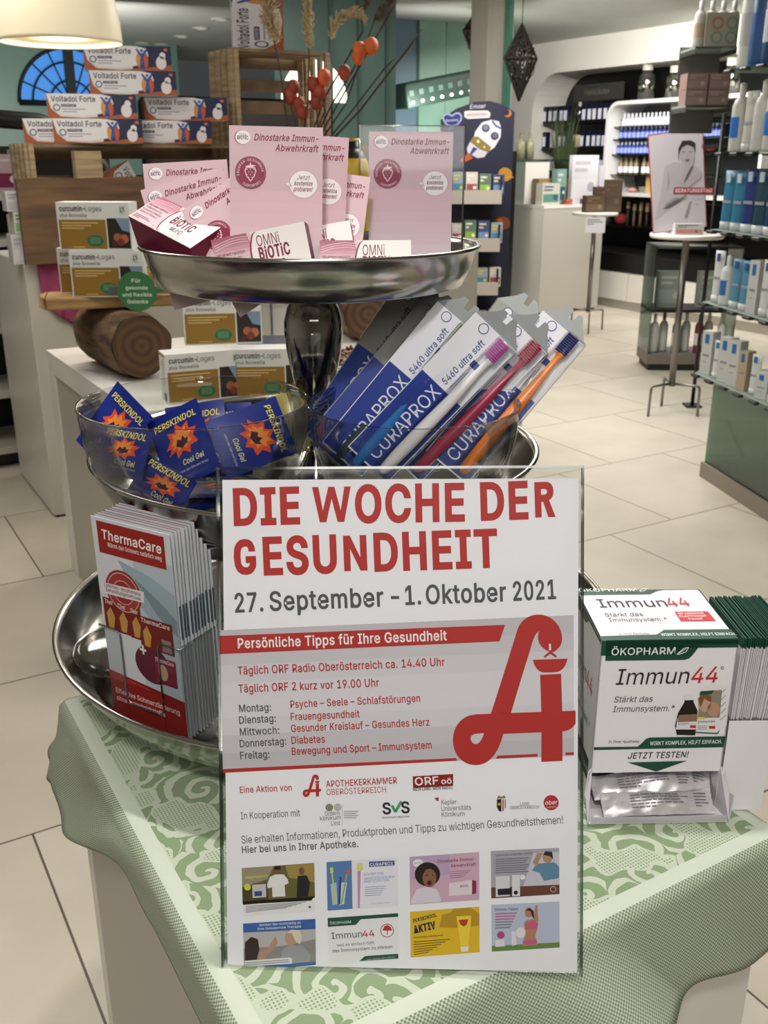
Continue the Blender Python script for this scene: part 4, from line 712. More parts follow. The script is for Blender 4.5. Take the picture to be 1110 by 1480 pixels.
# 8 sports advert
B.poly([(578, 405), (1034, 383), (1035, 690), (582, 718)], '#b9c0d4', 2); B.poly([(582, 680), (1035, 655), (1035, 690), (582, 718)], '#6d8a4c', 3); B.text('Starkes Team!', (602, 445), (757, 440), 17, '#55505a', 4, .01)
for k, c in enumerate(['#c06a9c', '#c06a9c', '#c06a9c', '#8b8794', '#8b8794', '#8b8794']): B.poly([(605, 460+k*19), (750-k*9, 455+k*19), (750-k*9, 464+k*19), (605, 470+k*19)], c, 4)
B.disc(642, 607, 25, '#b14a86', 4); B.poly([(605, 640), (665, 635), (668, 682), (606, 686)], '#dfdde4', 4); B.poly([(712, 585), (740, 580), (748, 672), (716, 678)], '#dfdde4', 4)
B.poly([(795, 530), (815, 505), (860, 500), (892, 525), (885, 570), (872, 610), (888, 675), (785, 678), (800, 620), (808, 575)], '#b58468', 5); B.poly([(860, 505), (872, 410), (885, 403), (893, 520)], '#b58468', 5); B.disc(828, 455, 26, '#b58468', 6, 34); B.poly([(805, 440), (835, 425), (862, 445), (865, 500), (850, 480), (840, 445)], '#3a2a24', 7)
B.poly([(800, 545), (822, 518), (870, 512), (892, 530), (886, 560), (805, 572)], '#c7607f', 6); B.poly([(790, 645), (878, 632), (884, 655), (840, 672), (790, 662)], '#c7607f', 6); B.disc(775, 590, 32, '#e3dede', 7, 36)
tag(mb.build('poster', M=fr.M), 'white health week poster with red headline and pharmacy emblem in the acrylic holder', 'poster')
# ================================================================ IMMUNE-SYRUP SAMPLE DISPENSER (right)
GREEN = '#1f4a3c'
dM = TR((.283, .85, TT+.001), math.radians(1.5))
CARD = mat('dispenser_card', '#e6e3e8', .5, 0, .3); CARDI = mat('dispenser_inner', '#c9c5cb', .6, 0, .2); INK = pr(GREEN)
disp = thing('sample_dispenser', 'white and green cardboard sample dispenser for an immune syrup, right of the large poster', 'sample dispenser', dM)
w, d0, d1, hz, op = .068, .012, .131, .199, .046
mb = MB(dM); th = .0012
mb.box(-w, -w+th, d0, d1, 0, hz, CARD); mb.box(w-th, w, d0, d1, 0, hz, CARD); mb.box(-w, w, d1-th, d1, 0, hz, CARD)
mb.box(-w+th, w-th, d0, d1-th, 0, th, CARDI); mb.box(-w+th, w-th, d0+.075, d0+.076, th, op+.03, INK); mb.build('carton', disp)
# front panel with its print
fr = Fr(dM @ V((0, d0-.0003, 0)), dM.to_3x3() @ V((1, 0, 0)), V((0, 0, 1)))
mb = MB(dM); mb.box(-w, w, d0, d0+th, op, hz, CARD); mb.M = fr.M; P = Pr(mb, fr, lambda x, y: (820+x/3.797, 830+y/3.797))
P.poly([(213, 362), (972, 350), (968, 381), (745, 385), (722, 398), (690, 440), (668, 462), (640, 470), (208, 475)], GREEN, 1); mb.rect(-w, hz-.0085, w, hz, INK, 1); mb.rect(-w, hz-.016, .018, hz-.008, INK, 1)
P.text('ÖKOPHARM', (240, 443), (590, 437), 38, '#e3ebe6', 3, .012); P.strip([(600, 438), (640, 405), (665, 400), (650, 425), (605, 440)], 4, '#e3ebe6', 3); P.strip([(604, 436), (650, 408)], 3, '#e3ebe6', 3)
P.text('Immun', (264, 606), (665, 597), 86, '#2e2b31', 3, .0, .12); P.text('44', (676, 596), (822, 592), 86, '#c02f35', 3, .006, .12); P.disc(850, 513, 9, '#4a474d', 3); P.disc(850, 513, 6.5, '#e6e3e8', 4); P.text('R', (846, 517), (854, 517), 8, '#4a474d', 5)
P.text('Stärkt das', (255, 702), (467, 698), 32, '#45424a', 3, .0, .15); P.text('Immunsystem.*', (248, 755), (588, 748), 32, '#45424a', 3, .0, .15)
P.poly([(600, 880), (590, 830), (607, 760), (642, 700), (645, 665), (690, 663), (692, 700), (715, 750), (708, 850), (700, 883)], '#251d18', 3); P.poly([(643, 668), (648, 660), (690, 660), (694, 688), (645, 690)], '#dfdbe0', 4)
P.poly([(604, 790), (712, 780), (708, 850), (594, 850)], '#dcd8dc', 4); P.poly([(610, 770), (712, 765), (710, 805), (604, 810)], '#8a6a58', 5); P.rect(672, 826, 704, 842, '#c02f35', 5); P.text('Immun44', (607, 825), (665, 822), 11, '#3a373e', 5)
P.poly([(762, 612), (880, 606), (872, 830), (820, 872), (700, 868), (725, 640)], '#e2dee2', 3); P.poly([(726, 645), (848, 632), (835, 785), (715, 788)], '#8c8270', 4); P.disc(752, 705, 36, '#c29a80', 5, 48); P.disc(800, 740, 34, '#b98a72', 5, 40); P.poly([(716, 680), (740, 652), (790, 665), (786, 700), (750, 680), (728, 730)], '#7a5534', 6)
P.poly([(730, 640), (805, 634), (790, 655), (726, 660)], GREEN, 6); P.rect(712, 780, 752, 792, '#d6c13a', 6); P.text('Immun44', (714, 815), (808, 810), 15, '#3a373e', 6); P.rect(776, 830, 810, 845, '#c02f35', 6)
for k in range(5): P.strip([(835, 800-k*35), (868, 770-k*36)], 3, '#5a7a6c', 5)
for k in range(3): P.rect(713, 828+k*9, 765, 831+k*9, '#8d8a90', 6)
P.poly([(705, 862), (820, 868), (835, 850), (832, 862), (822, 874), (704, 868)], GREEN, 6)
P.text('In Ihrer Apotheke.', (223, 926), (397, 923), 15, '#3b383f', 3, .0, .15)
P.poly([(145, 948), (385, 945), (412, 922), (432, 902), (455, 895), (868, 888), (856, 948), (146, 964)], GREEN, 2)
P.text('WIRKT KOMPLEX, HILFT EINFACH.', (452, 937), (846, 926), 20, '#e3ebe6', 3, .012); P.text('JETZT TESTEN!', (332, 1011), (664, 1003), 32, '#2e2b31', 3, .012, .12)
P.poly([(330, 1032), (656, 1023), (487, 1082)], GREEN, 2)
mb.build('front_panel', disp)
# top face
ft = Fr(dM @ V((0, 0, hz+.0003)), dM.to_3x3() @ V((1, 0, 0)), dM.to_3x3() @ V((0, 1, 0)))
mb = MB(dM); mb.box(-w, w, d0, d1, hz-th, hz, CARD); mb.M = ft.M; P = Pr(mb, ft, lambda x, y: (820+x/3.797, 830+y/3.797))
mb.poly([(-w, d1), (-w, d1-.012), (.01, d1-.012), (.02, d1-.004), (.03, d1), ], INK, 1); mb.poly([(-w, d0), (w, d0), (w, d0+.022), (.0, d0+.022), (-.01, d0+.012), (-w, d0+.010)], INK, 1)
P.text('ÖKOPHARM', (65, 98), (385, 94), 16, '#e3ebe6', 3, .012); P.strip([(395, 94), (420, 80), (440, 78), (425, 92), (398, 96)], 3, '#e3ebe6', 3); P.text('Immun', (180, 183), (555, 178), 44, '#2e2b31', 3, .0, 0); P.text('44', (562, 178), (680, 174), 44, '#c02f35', 3, .006, 0)
P.text('Stärkt das', (210, 234), (420, 230), 20, '#45424a', 3, 0, .1); P.text('Immunsystem.*', (232, 262), (555, 257), 20, '#45424a', 3, 0, .1); P.poly([(588, 206), (770, 204), (815, 257), (622, 258)], '#c02f35', 2)
for s_, a, b in [('Mit natürlicher', (610, 222), (752, 219)), ('PLANTOVIR®', (618, 238), (768, 235)), ('Formel', (670, 252), (745, 250))]: P.text(s_, a, b, 10, '#f0e6e8', 3, .012)
P.text('In Ihrer Apotheke.', (284, 333), (455, 331), 9, '#3b383f', 3); P.text('WIRKT KOMPLEX, HILFT EINFACH.', (518, 340), (930, 335), 13, '#e3ebe6', 3, .012)
mb.build('top_panel', disp)
# left side print
fs = Fr(dM @ V((-w-.0003, d1, 0)), dM.to_3x3() @ V((0, -1, 0)), V((0, 0, 1)))
mb = MB(fs.M); L = d1-d0; mb.poly([(0, 0), (L, 0), (L, hz), (0, hz)], CARD, 1); mb.text('Immun', .012, .125, .021, pr('#2e2b31'), 3, w=.06); mb.text('44', .074, .125, .021, pr('#c02f35'), 3, w=.027)
mb.poly([(0, hz), (0, hz-.012), (.055, hz-.012), (.065, hz-.004), (L, hz-.004), (L, hz)], INK, 2); mb.text('Stärkt das', .02, .1, .008, pr('#45424a'), 3); mb.text('Immunsystem.*', .02, .087, .008, pr('#45424a'), 3); mb.rect(.05, .03, L-.01, .055, INK, 2); mb.text('JETZT TESTEN', .054, .038, .006, pr('#dfe8e2'), 3)
mb.build('side_panel', disp)
# tray lip and flared cheeks
mb = MB(dM); mb.box(-w-.004, w+.004, -.012, d0, .0004, .0016, CARD); mb.add([(-w-.003, -.012, .001), (w+.003, -.012, .001), (w+.002, -.0135, .010), (-w-.002, -.0135, .010)], [(0, 1, 2, 3), (3, 2, 1, 0)], CARD); mb.build('tray_lip', disp)
for sx in (-1, 1):
    mb = MB(dM); pts = [(sx*w, d0, op+.006), (sx*(w+.004), d0-.004, op+.003), (sx*(w+.008), .0, op-.018), (sx*(w+.009), -.009, .03), (sx*(w+.006), -.0125, .002), (sx*w, d0, .002)]
    q = [(x-sx*.001, y, z) for x, y, z in pts]; n = len(pts)
    mb.add(pts+q, [list(range(n)), list(range(n, 2*n))[::-1]]+[(i, (i+1) % n, n+(i+1) % n, n+i) for i in range(n)], CARDI); mb.build('cheek', disp)
# side pocket with leaflets
pk0, pk1 = w+.0006, w+.047
mb = MB(dM)
mb.box(pk0, pk1, .008, .0092, 0, .108, CARD); mb.box(pk1-th, pk1, .0092, d1-.002, 0, .108, CARD); mb.box(pk0, pk1-th, .0092, d1-.002, 0, .0012, CARD); mb.build('leaflet_pocket', disp)
nl = 30; lm0 = None; rn = random.Random(3)
def leaflet_mesh(M):
    mb = MB(M); G = [(0, .17, '#e3e1e4'), (.17, .185, '#8f9a94')]
    seg = [(0, .06, '#d2cfd3'), (.06, .064, '#8b8a8e'), (.064, .078, '#cfc9cb'), (.078, .095, '#b9a4a4'), (.095, .105, '#8e8a8a'), (.105, .186, '#dedbe0'), (.186, .197, GREEN)]
    for a, b, h in seg: mb.box(-.0004, .0004, 0, .098, a, b, pr(h))
    return mb
for i in range(nl):
    fx = pk0+.0022+i*(pk1-pk0-.005)/nl; M = dM @ Matrix.Translation((fx, .0115+rn.uniform(0, .003), .0016+rn.uniform(0, .0025))) @ Matrix.Rotation(math.radians(.6+i*.16), 4, 'Y')
    lb = 'green and white folded leaflet standing in the side pocket of the sample dispenser'
    if lm0 is None: lm0 = tag(leaflet_mesh(M).build('leaflet', M=M), lb, 'leaflet', 'leaflets in the dispenser pocket')
    else: dup(lm0, M)
# foil sample sachets in the tray
FOIL = noise_mat('silver_foil', '#b9b6bb', '#dedbe0', 30, rough=.32); FOIL.node_tree.nodes['Principled BSDF'].inputs['Metallic'].default_value = .35
def stick(M, L, wd, seed, label):
    rn = random.Random(seed); mb = MB(M); nx, ny = 22, 8; vs = []; fs = []; ph = rn.uniform(0, 6)
    def bul(u, v): return .0055*(max(0, math.sin(math.pi*u))**.5)*(max(0, math.sin(math.pi*v))**.8)*(1+.35*math.sin(u*9+ph+v*4))
    for sgn in (1, -1):
        for j in range(ny+1):
            for i in range(nx+1):
                u, v = i/nx, j/ny; crk = .0016*math.sin(u*31+v*11+ph)*math.sin(v*17+ph)
                vs.append((L*(u-.5), wd*(v-.5), sgn*(bul(min(1, max(0, (u-.06)/.88)), v)+.0003)+crk+.004*math.sin(u*3+ph)))
    k = (nx+1)*(ny+1)
    for t in (0, 1):
        for j in range(ny):
            for i in range(nx):
                a = t*k+j*(nx+1)+i; q = [a, a+1, a+nx+2, a+nx+1]; fs.append(q if t == 0 else q[::-1])
    mb.add(vs, fs, FOIL, True)
    mb.warp = lambda p: V((p.x, p.y, p.z+bul(min(1, max(0, (p.x/L+.5-.06)/.88)), p.y/wd+.5)+.0016+.004*math.sin((p.x/L+.5)*3+ph)))
    mb.lines(-L*.25, L*.3, wd*.3, -wd*.3, 5, pr('#77747a'), 2, .4, seed); mb.lines(L*.33, L*.46, wd*.3, -wd*.32, 5, pr('#6f6c72'), 2, .4, seed+9); mb.warp = None
    return tag(mb.build('foil_sachet', M=M), label, 'sachet')
def RX(a): return Matrix.Rotation(math.radians(a), 4, 'X')
def RY(a): return Matrix.Rotation(math.radians(a), 4, 'Y')
def RZ(a): return Matrix.Rotation(math.radians(a), 4, 'Z')
def TL(x, y, z): return Matrix.Translation((x, y, z))
stick(dM @ TL(.002, .003, .014) @ RX(38) @ RZ(2), .118, .026, 1, 'silver foil stick sachet lying foremost in the sample dispenser tray')
stick(dM @ TL(-.010, .020, .026) @ RX(30) @ RZ(4), .108, .026, 2, 'crumpled silver sachet with dark fold in the middle of the dispenser tray')
stick(dM @ TL(.010, .036, .031) @ RX(28) @ RZ(-11), .112, .026, 3, 'silver sachet slanting down to the right at the back of the dispenser tray')
stick(dM @ TL(-.002, .058, .034) @ RX(48) @ RZ(-2), .114, .028, 4, 'silver sachet standing against the back wall of the dispenser tray')

# ================================================================ LEAFLET HOLDER in the lower tray (left)
bl_, br_ = V((-.3105, .968, .8995)), V((-.2185, .913, .8995)); tl_, tr_ = V((-.320, .972, 1.143)), V((-.2205, .912, 1.139))
xr = (br_-bl_); U = V((-.0055, -.002, .2415)); fr = Fr(bl_+V((.004, .002, 0)), xr, U); LW, LH = .110, .242
holder = thing('leaflet_holder', 'clear acrylic leaflet holder standing in the lower steel tray', 'leaflet holder', fr.M)
dep = .066
mb = MB(fr.M)
mb.box(-.004, LW+.004, 0, .002, -dep, .006, ACR); mb.box(-.004, -.002, .002, .12, -dep, .006, ACR); mb.box(LW+.002, LW+.004, .002, .12, -dep, .006, ACR); mb.box(-.004, LW+.004, .002, .22, -dep-.002, -dep, ACR)
mb.build('tray_box', holder)
mb = MB(fr.M); mb.box(-.004, .028, .002, .118, .004, .006, ACR); mb.box(LW-.028, LW+.004, .002, .118, .004, .006, ACR); mb.box(.028, LW-.028, .002, .028, .004, .006, ACR); mb.build('front_lip', holder)
mb = MB(fr.M)
mb.tube([(-.003, .118, .005), (.024, .118, .005), (.028, .112, .005), (.028, .034, .005), (.034, .028, .005), (LW-.034, .028, .005), (LW-.028, .034, .005), (LW-.028, .112, .005), (LW-.024, .118, .005), (LW+.003, .118, .005), (LW+.003, .12, -dep)], .0011, ACRE, 6)
mb.tube([(LW+.003, .121, -dep), (LW+.004, .22, -dep)], .0011, ACRE, 6); mb.build('edge_rim', holder)
tMAP = lambda x, y: (70+x/3.523, 700+y/3.523)
def therma(M, full):
    mb = MB(M); mb.box(0, LW, 0, LH, -.0009, 0, mat('leaflet_paper', '#c9ccd2', .5, 0, .3)); mb.eps = .00008
    r = lambda a, b, c, d, h, l=1: mb.rect(a*LW, b*LH, c*LW, d*LH, pr(h), l)
    r(.5, 0, 1, .86, '#aebbc3', 1)
    mb.poly([(LW*.30, LH*.82), (LW*.55, LH*.62), (LW*.8, LH*.5), (LW, LH*.44), (LW, LH*.72), (LW*.7, LH*.78)], pr('#93a6b0'), 2); mb.poly([(LW*.5, LH*.75), (LW*.75, LH*.6), (LW, LH*.52), (LW, LH*.6), (LW*.8, LH*.67)], pr('#73888f'), 3)
    mb.poly([(LW*.07, LH*.985), (LW*.07, LH*.835), (LW*.93, LH*.835), (LW*.93, LH*.985)], pr('#93211f'), 4)
    mb.text('ThermaCare', LW*.13, LH*.905, .0105, pr('#e9e6e8'), 6, w=LW*.76, bold=.022, shear=.08); mb.text('Wärmt den Schmerz natürlich weg', LW*.19, LH*.872, .005, pr('#dcd8da'), 6, w=LW*.69, bold=.012)
    mb.disc(LW*.33, LH*.665, LW*.235, pr('#8f2b29'), 5); mb.disc(LW*.33, LH*.665, LW*.21, pr('#c6a7a8'), 6); mb.disc(LW*.33, LH*.665, LW*.2, pr('#973431'), 7); mb.disc(LW*.33, LH*.665, LW*.13, pr('#bf9896'), 8); mb.disc(LW*.33, LH*.665, LW*.12, pr('#8f2b29'), 9)
    mb.poly([(LW*.06, LH*.69), (LW*.03, LH*.635), (LW*.6, LH*.645), (LW*.61, LH*.70)], pr('#d6d3d6'), 10); mb.text('Leitlinien-empfohlene', LW*.085, LH*.672, .0042, pr('#7a2826'), 12, w=LW*.48, bold=.01, rot=.01); mb.text('Behandlungsmethode', LW*.1, LH*.65, .0042, pr('#7a2826'), 12, w=LW*.46, bold=.01, rot=.01)
    for k, (x0, x1, y0) in enumerate([(.03, .2, .46), (.2, .37, .455), (.37, .53, .45), (.5, .93, .42)]):
        mb.rect(x0*LW, y0*LH, x1*LW, (y0+.155)*LH, pr('#6e1f1c'), 4+k); mb.text('ThermaCare' if k == 3 else 'Ther', (x0+.03)*LW, (y0+.127)*LH, .0052, pr('#dcc9bd'), 10, w=(x1-x0-.06)*LW, bold=.02, shear=.1)
        mb.poly([((x0+.05)*LW, (y0+.01)*LH), ((x0+.12)*LW, (y0+.01)*LH), ((x0+.15)*LW, (y0+.07)*LH), ((x0+.1)*LW, (y0+.115)*LH), ((x0+.04)*LW, (y0+.08)*LH)], pr('#b98a4a'), 10)
    mb.rect(.78*LW, .43*LH, .9*LW, .49*LH, pr('#8d7a78'), 11)
    mb.disc(LW*.62, LH*.34, LW*.23, pr('#5a2030'), 5, LW*.21); mb.rect(.66*LW, .26*LH, .93*LW, .395*LH, pr('#7a1f38'), 11); mb.text('ThermaCare', .67*LW, .37*LH, .0048, pr('#dcc9cd'), 13, w=.24*LW, bold=.02, shear=.1); mb.disc(LW*.76, LH*.32, LW*.06, pr('#c0a27a'), 13, LW*.09)
    mb.rect(.475*LW, .40*LH, .56*LW, .412*LH, pr('#e6e2e6'), 14); mb.rect(.508*LW, .383*LH, .53*LW, .43*LH, pr('#e6e2e6'), 14)
    mb.rect(0, 0, LW, .2*LH, pr('#8a1d1b'), 4); mb.poly([(0, .2*LH), (LW, .2*LH), (LW, .175*LH), (0, .24*LH)], pr('#a3302a'), 3)
    mb.text('Effektive Schmerzlinderung', .06*LW, .125*LH, .0062, pr('#ddc9c7'), 6, w=.86*LW, bold=.012); mb.text('ohne Arzneiwirkstoffe', .06*LW, .085*LH, .0062, pr('#ddc9c7'), 6, w=.66*LW, bold=.012)
    return mb
rn = random.Random(5); th0 = None
for i in range(12):
    M = fr.M @ TL(.0005+i*.0003+rn.uniform(0, .0012), .0025+rn.uniform(0, .002)+i*.0004, .002-.0049*i)
    if th0 is None: th0 = tag(therma(M, True).build('heat_wrap_leaflet', M=M), 'red and silver heat wrap leaflet at the front of the acrylic holder', 'leaflet', None)
    else:
        if i == 1:
            b_ = MB(M); b_.box(0, LW, 0, LH, -.0009, 0, mat('leaflet_paper')); b_.rect(.07*LW, .84*LH, .93*LW, .985*LH, pr('#93211f'), 2); b_.box(LW-.001, LW+.0004, LH*.5, LH*.66, -.001, .0002, pr('#3f4f58')); b_.box(0, LW, LH-.0004, LH+.0003, -.0009, -.0002, pr('#7a2a30'))
            th1 = tag(b_.build('heat_wrap_leaflet', M=M), 'folded heat wrap leaflet behind the front one in the acrylic holder', 'leaflet', 'leaflets stacked in the acrylic holder')
        else: dup(th1, M)
# a clear bag lying in the lower tray behind the holder
M = TR((-.335, 1.085, .9), .5); mb = MB(M); mb.eps = .0003
nb = noise_mat('clear_film', '#9c9a96', '#c4c0bb', 12, rough=.15); 
mb.ball((0, 0, .022), (.052, .062, .0215), clear_mat('film_clear', '#d9d6d2', .25, .12, .5), 16, 9); mb.ball((.008, -.005, .014), (.03, .04, .012), pr('#8c5f63'), 12, 8); mb.ball((-.018, .02, .013), (.022, .026, .011), pr('#8f9a86'), 12, 8)
tag(mb.build('film_bag', M=M), 'small clear film bag with reddish contents in the lower tray behind the leaflets', 'bag')
# ================================================================ UPPER TRAY: cards and boxes
PINK = mat('card_pink', '#cfb2ba', .5, 0, .25); MAR = '#7c2440'
CW, CH = .098, .139
def strawberry(mb, x, y, r, l=3):
    mb.disc(x, y, r, pr('#8a2f48'), l); mb.disc(x, y, r*.93, pr('#b27286'), l+1); mb.disc(x, y, r*.91, pr('#8a2f48'), l+2)
    h = pr('#e3ccd4')
    body = [(.0, -.55), (.28, -.2), (.38, .12), (.3, .32), (.0, .34), (-.3, .32), (-.38, .12), (-.28, -.2)]
    mb.poly([(x+a*r, y+b*r) for a, b in body], h, l+3); mb.poly([(x+a*r*.84, y+b*r*.84) for a, b in body], pr('#8a2f48'), l+4)
    for k in range(11):
        a, b = (-.22+.22*(k % 3)+(.11 if (k//3) % 2 else 0)), (.2-.16*(k//3)); mb.disc(x+a*r, y+b*r, r*.035, h, l+5, n=8)
    mb.poly([(x-.35*r, y+.38*r), (x-.1*r, y+.3*r), (x, y+.36*r), (x+.1*r, y+.3*r), (x+.36*r, y+.46*r), (x+.05*r, y+.48*r), (x+.03*r, y+.62*r), (x-.03*r, y+.62*r), (x-.04*r, y+.48*r)], h, l+5)
    def around(s, a0, a1):
        for i, ch in enumerate(s):
            if ch == ' ': continue
            t = a0+(a1-a0)*i/(len(s)-1); rr_ = r*.72; up = a1 < a0
            rr2 = rr_ if up else rr_+r*.14
            mb.text(ch, x+rr2*math.cos(t), y+rr2*math.sin(t), r*.14, h, l+5, al='c', bold=.01, rot=t-math.pi/2 if up else t+math.pi/2)
    around('ERDBEER-GESCHMACK', math.radians(190), math.radians(8)); around('ZUCKERFREI', math.radians(236), math.radians(318))
def postcard(M, label):
    mb = MB(M); mb.box(0, CW, 0, CH, -.0006, 0, PINK); mb.eps = .00007
    for k in range(6): mb.rect(0, CH*(k*.09), CW, CH*(k+1)*.09, pr(['#e2cdd3', '#dfc6ce', '#ddc1ca', '#dbbdc6', '#dab9c2', '#d9b6bf'][k]), 1)
    mb.disc(CW*.14, CH*.918, CW*.083, pr(MAR), 2, CW*.071); mb.disc(CW*.146, CH*.918, CW*.08, pr('#eae3e6'), 3, CW*.069); mb.text('OMNi', CW*.145, CH*.927, .0026, pr('#8b8288'), 4, al='c', w=CW*.075); mb.text('BiOTiC', CW*.145, CH*.903, .0035, pr('#4a3a42'), 4, al='c', w=CW*.115, bold=.03)
    mb.text('Dinostarke Immun-', CW*.265, CH*.898, .0064, pr(MAR), 4, w=CW*.69, bold=.018, shear=.2); mb.text('Abwehrkraft', CW*.49, CH*.826, .0064, pr(MAR), 4, w=CW*.465, bold=.018, shear=.2)
    strawberry(mb, CW*.225, CH*.665, CW*.168)
    mb.disc(CW*.795, CH*.59, CW*.153, pr('#a98a94'), 2, CW*.142); mb.disc(CW*.795, CH*.59, CW*.15, pr('#ece6e8'), 3, CW*.139); mb.poly([(CW*.66, CH*.60), (CW*.6, CH*.594), (CW*.67, CH*.565)], pr('#ece6e8'), 3)
    mb.text('Jetzt', CW*.795, CH*.625, .0044, pr('#6d4b58'), 5, al='c', shear=.2); mb.text('kostenlos', CW*.795, CH*.582, .0044, pr(MAR), 5, al='c', w=CW*.2, bold=.02, shear=.2); mb.text('probieren!', CW*.79, CH*.54, .0044, pr(MAR), 5, al='c', w=CW*.21, bold=.02, shear=.2)
    return tag(mb.build('postcard', M=M), label, 'postcard')
def card_M(tl, y1, tr, y2, lean, h=CH):
    a, b = atY(*tl, y1), atY(*tr, y2); x = (b-a).normalized(); n = x.cross(V((0, 0, 1))).normalized()      # towards the viewer
    u = V((0, 0, 1)); u = (u-x*u.dot(x)).normalized(); nn = x.cross(u); u = (u*math.cos(lean)-nn*math.sin(lean)).normalized(); nn = x.cross(u)
    return basis(a-u*h, x, u, nn)
FZ = 1.3635
p1 = card_M((331, 181), 1.095, (467, 184.5), 1.095, .12, .158)
def floor_to(M, z=FZ+.001):       # drop along the card's own up axis until its lowest corner meets the tray floor
    return M
def cardfix(M, h, label):
    # lower edge of the card rests on the tray floor: extend below the rim
    return M
M = card_M((331, 181), 1.095, (467, 184.5), 1.095, .12); low = min((M @ V((x, 0, 0))).z for x in (0, CW))
print('card low', low)
postcard(M, 'upright pink postcard with strawberry badge standing front centre on the upper tray')
c2 = card_M((366, 197), 1.135, (492, 193), 1.135, .10) @ TL(CW/2, CH/2, 0) @ RZ(-5) @ TL(-CW/2, -CH/2, 0); postcard(c2, 'pink postcard half hidden behind the front centre postcard, tilted to the right')
c3 = card_M((404, 258), 1.165, (531, 268), 1.165, .25) @ TL(CW/2, CH/2, 0) @ RZ(-3) @ TL(-CW/2, -CH/2, 0); postcard(c3 @ TL(0, .012, 0), 'pink postcard sunk low between the tilted card and the acrylic card stand')
c4 = card_M((206, 237), 1.20, (330, 230), 1.20, .14); postcard(c4, 'pink postcard at the back left of the upper tray, nearly level')
a5 = card_M((203, 275), 1.17, (320, 241), 1.17, .22); postcard(a5, 'pink postcard leaning at a slant over the back left one')
a6 = card_M((262, 305), 1.125, (360, 238), 1.125, .42); postcard(a6, 'pink postcard lying back steeply behind the tipped box on the upper tray')
# acrylic card stand with a card inside
cs = card_M((520, 181), 1.215, (672, 182), 1.215, .10, .150)
st = thing('card_stand', 'clear acrylic card stand on the right of the upper tray', 'card stand', cs); SW = (atY(672, 182, 1.215)-atY(520, 181, 1.215)).length
mb = MB(cs); mb.box(0, SW, 0, .150, -.0032, -.0022, ACR); mb.build('back_pane', st)
mb = MB(cs); mb.box(0, SW, 0, .150, .0012, .0022, ACR); mb.build('front_pane', st)
mb = MB(cs); mb.tube([(0, 0, 0), (0, .15, 0), (SW, .15, 0), (SW, 0, 0)], .0013, ACRE, 6); mb.build('edge_strip', st)
mb = MB(cs); mb.box(0, SW, -.002, 0, -.045, .0022, ACR); mb.build('foot_plate', st)
postcard(cs @ TL(.0105, .0045, -.0004), 'pink postcard inside the clear acrylic card stand on the upper tray')
# boxes
BL, BH, BD = .098, .047, .040
def remedy_box(M, label, L=BL):
    mb = MB(M); side = mat('box_maroon', '#6d2038', .45, 0, .3); mb.box(0, L, 0, BH, -BD, 0, side, dict(back=side, front=side, top=mat('box_top_pale', '#e3dbdd', .45, 0, .3))); mb.eps = .0001
    mb.rect(0, 0, L, BH, pr('#e7e0dc'), 1); mb.rect(0, 0, L*.42, BH, pr('#d8b9c0'), 2)
    for k in range(5): mb.rect(0, BH*(.62+k*.076), L*(.42-.01*k), BH*(.62+(k+1)*.076), pr(['#d0a6b1', '#c693a1', '#bb8192', '#b17083', '#a86075'][k]), 3)
    for k in range(3):
        arcp = [(L*(.02+.36*t), BH*(.74+.05*k+.1*math.sin(t*2.2))) for t in [i/12 for i in range(13)]]
        for p, q in zip(arcp, arcp[1:]): mb.poly([(p[0], p[1]), (q[0], q[1]), (q[0], q[1]+.0006), (p[0], p[1]+.0006)], pr('#e3ccd3'), 4)
    th = [math.radians(90+i*9) for i in range(21)]; cx, cy = L*.70, BH*.5
    mb.disc(cx, cy, L*.315, pr(MAR), 4, BH*.78) if False else None
    big = [(cx+L*.32*math.cos(t), max(0.0005, min(BH-.0005, cy+BH*.80*math.sin(t)))) for t in [math.radians(95+i*8.5) for i in range(21)]]
    mb.poly(big+[(L, .0005), (L, BH-.0005)][0:2], pr(MAR), 5); big2 = [(x+L*.018, min(BH-.0005, max(.0005, y))) for x, y in big]; mb.poly(big2+[(L, .0005), (L, BH-.0005)], pr('#ece5e3'), 6)
    mb.text('OMNi', L*.47, BH*.67, .0108, pr(MAR), 8, w=L*.24); mb.text('BiOTiC', L*.47, BH*.39, .0118, pr(MAR), 8, w=L*.33, bold=.03); mb.text('iM', L*.5, BH*.18, .007, pr('#b5c4ae'), 8, w=L*.055); mb.text('MUND', L*.565, BH*.18, .007, pr('#3c4a44'), 8, w=L*.17, bold=.01)
    for k, s_ in enumerate(['Mit einem natürlich', 'in Mundraum vor-', 'kommenden Bakterien-', 'stamm und Vitamin D']): mb.text(s_, L*.03, BH*(.60-k*.1), .0032, pr('#5a3d46'), 8, w=L*(.3-.03*(k % 2)))
    mb.lines(L*.03, L*.3, BH*.2, BH*.05, 3, pr('#8d6d76'), 8, .35)
    mb.text('•', L*.36, BH*.06, .004, pr('#93b07c'), 8); mb.text('1,62 g', L*.62, BH*.05, .004, pr('#7d9a6c'), 8)
    k0 = len(mb.v); fM = M @ basis(V((0, .0, 0)), V((1, 0, 0)), V((0, 0, 1)), V((0, -1, 0)))
    mb.M = fM; mb.text('Bienenfrischlich geprüft', L*.3, -.011, .0045, pr('#dfc6cf'), 2, w=L*.4, bold=.01) if False else None
    return tag(mb.build('remedy_box', M=M), label, 'box')
def rect_from(tl, ytl, tr, ytr, bl, ybl):
    a, b, c = atY(*tl, ytl), atY(*tr, ytr), atY(*bl, ybl); x = (b-a).normalized(); u = (a-c); u = (u-x*u.dot(x)).normalized(); return basis(a-u*BH, x, u, x.cross(u)), (b-a).length
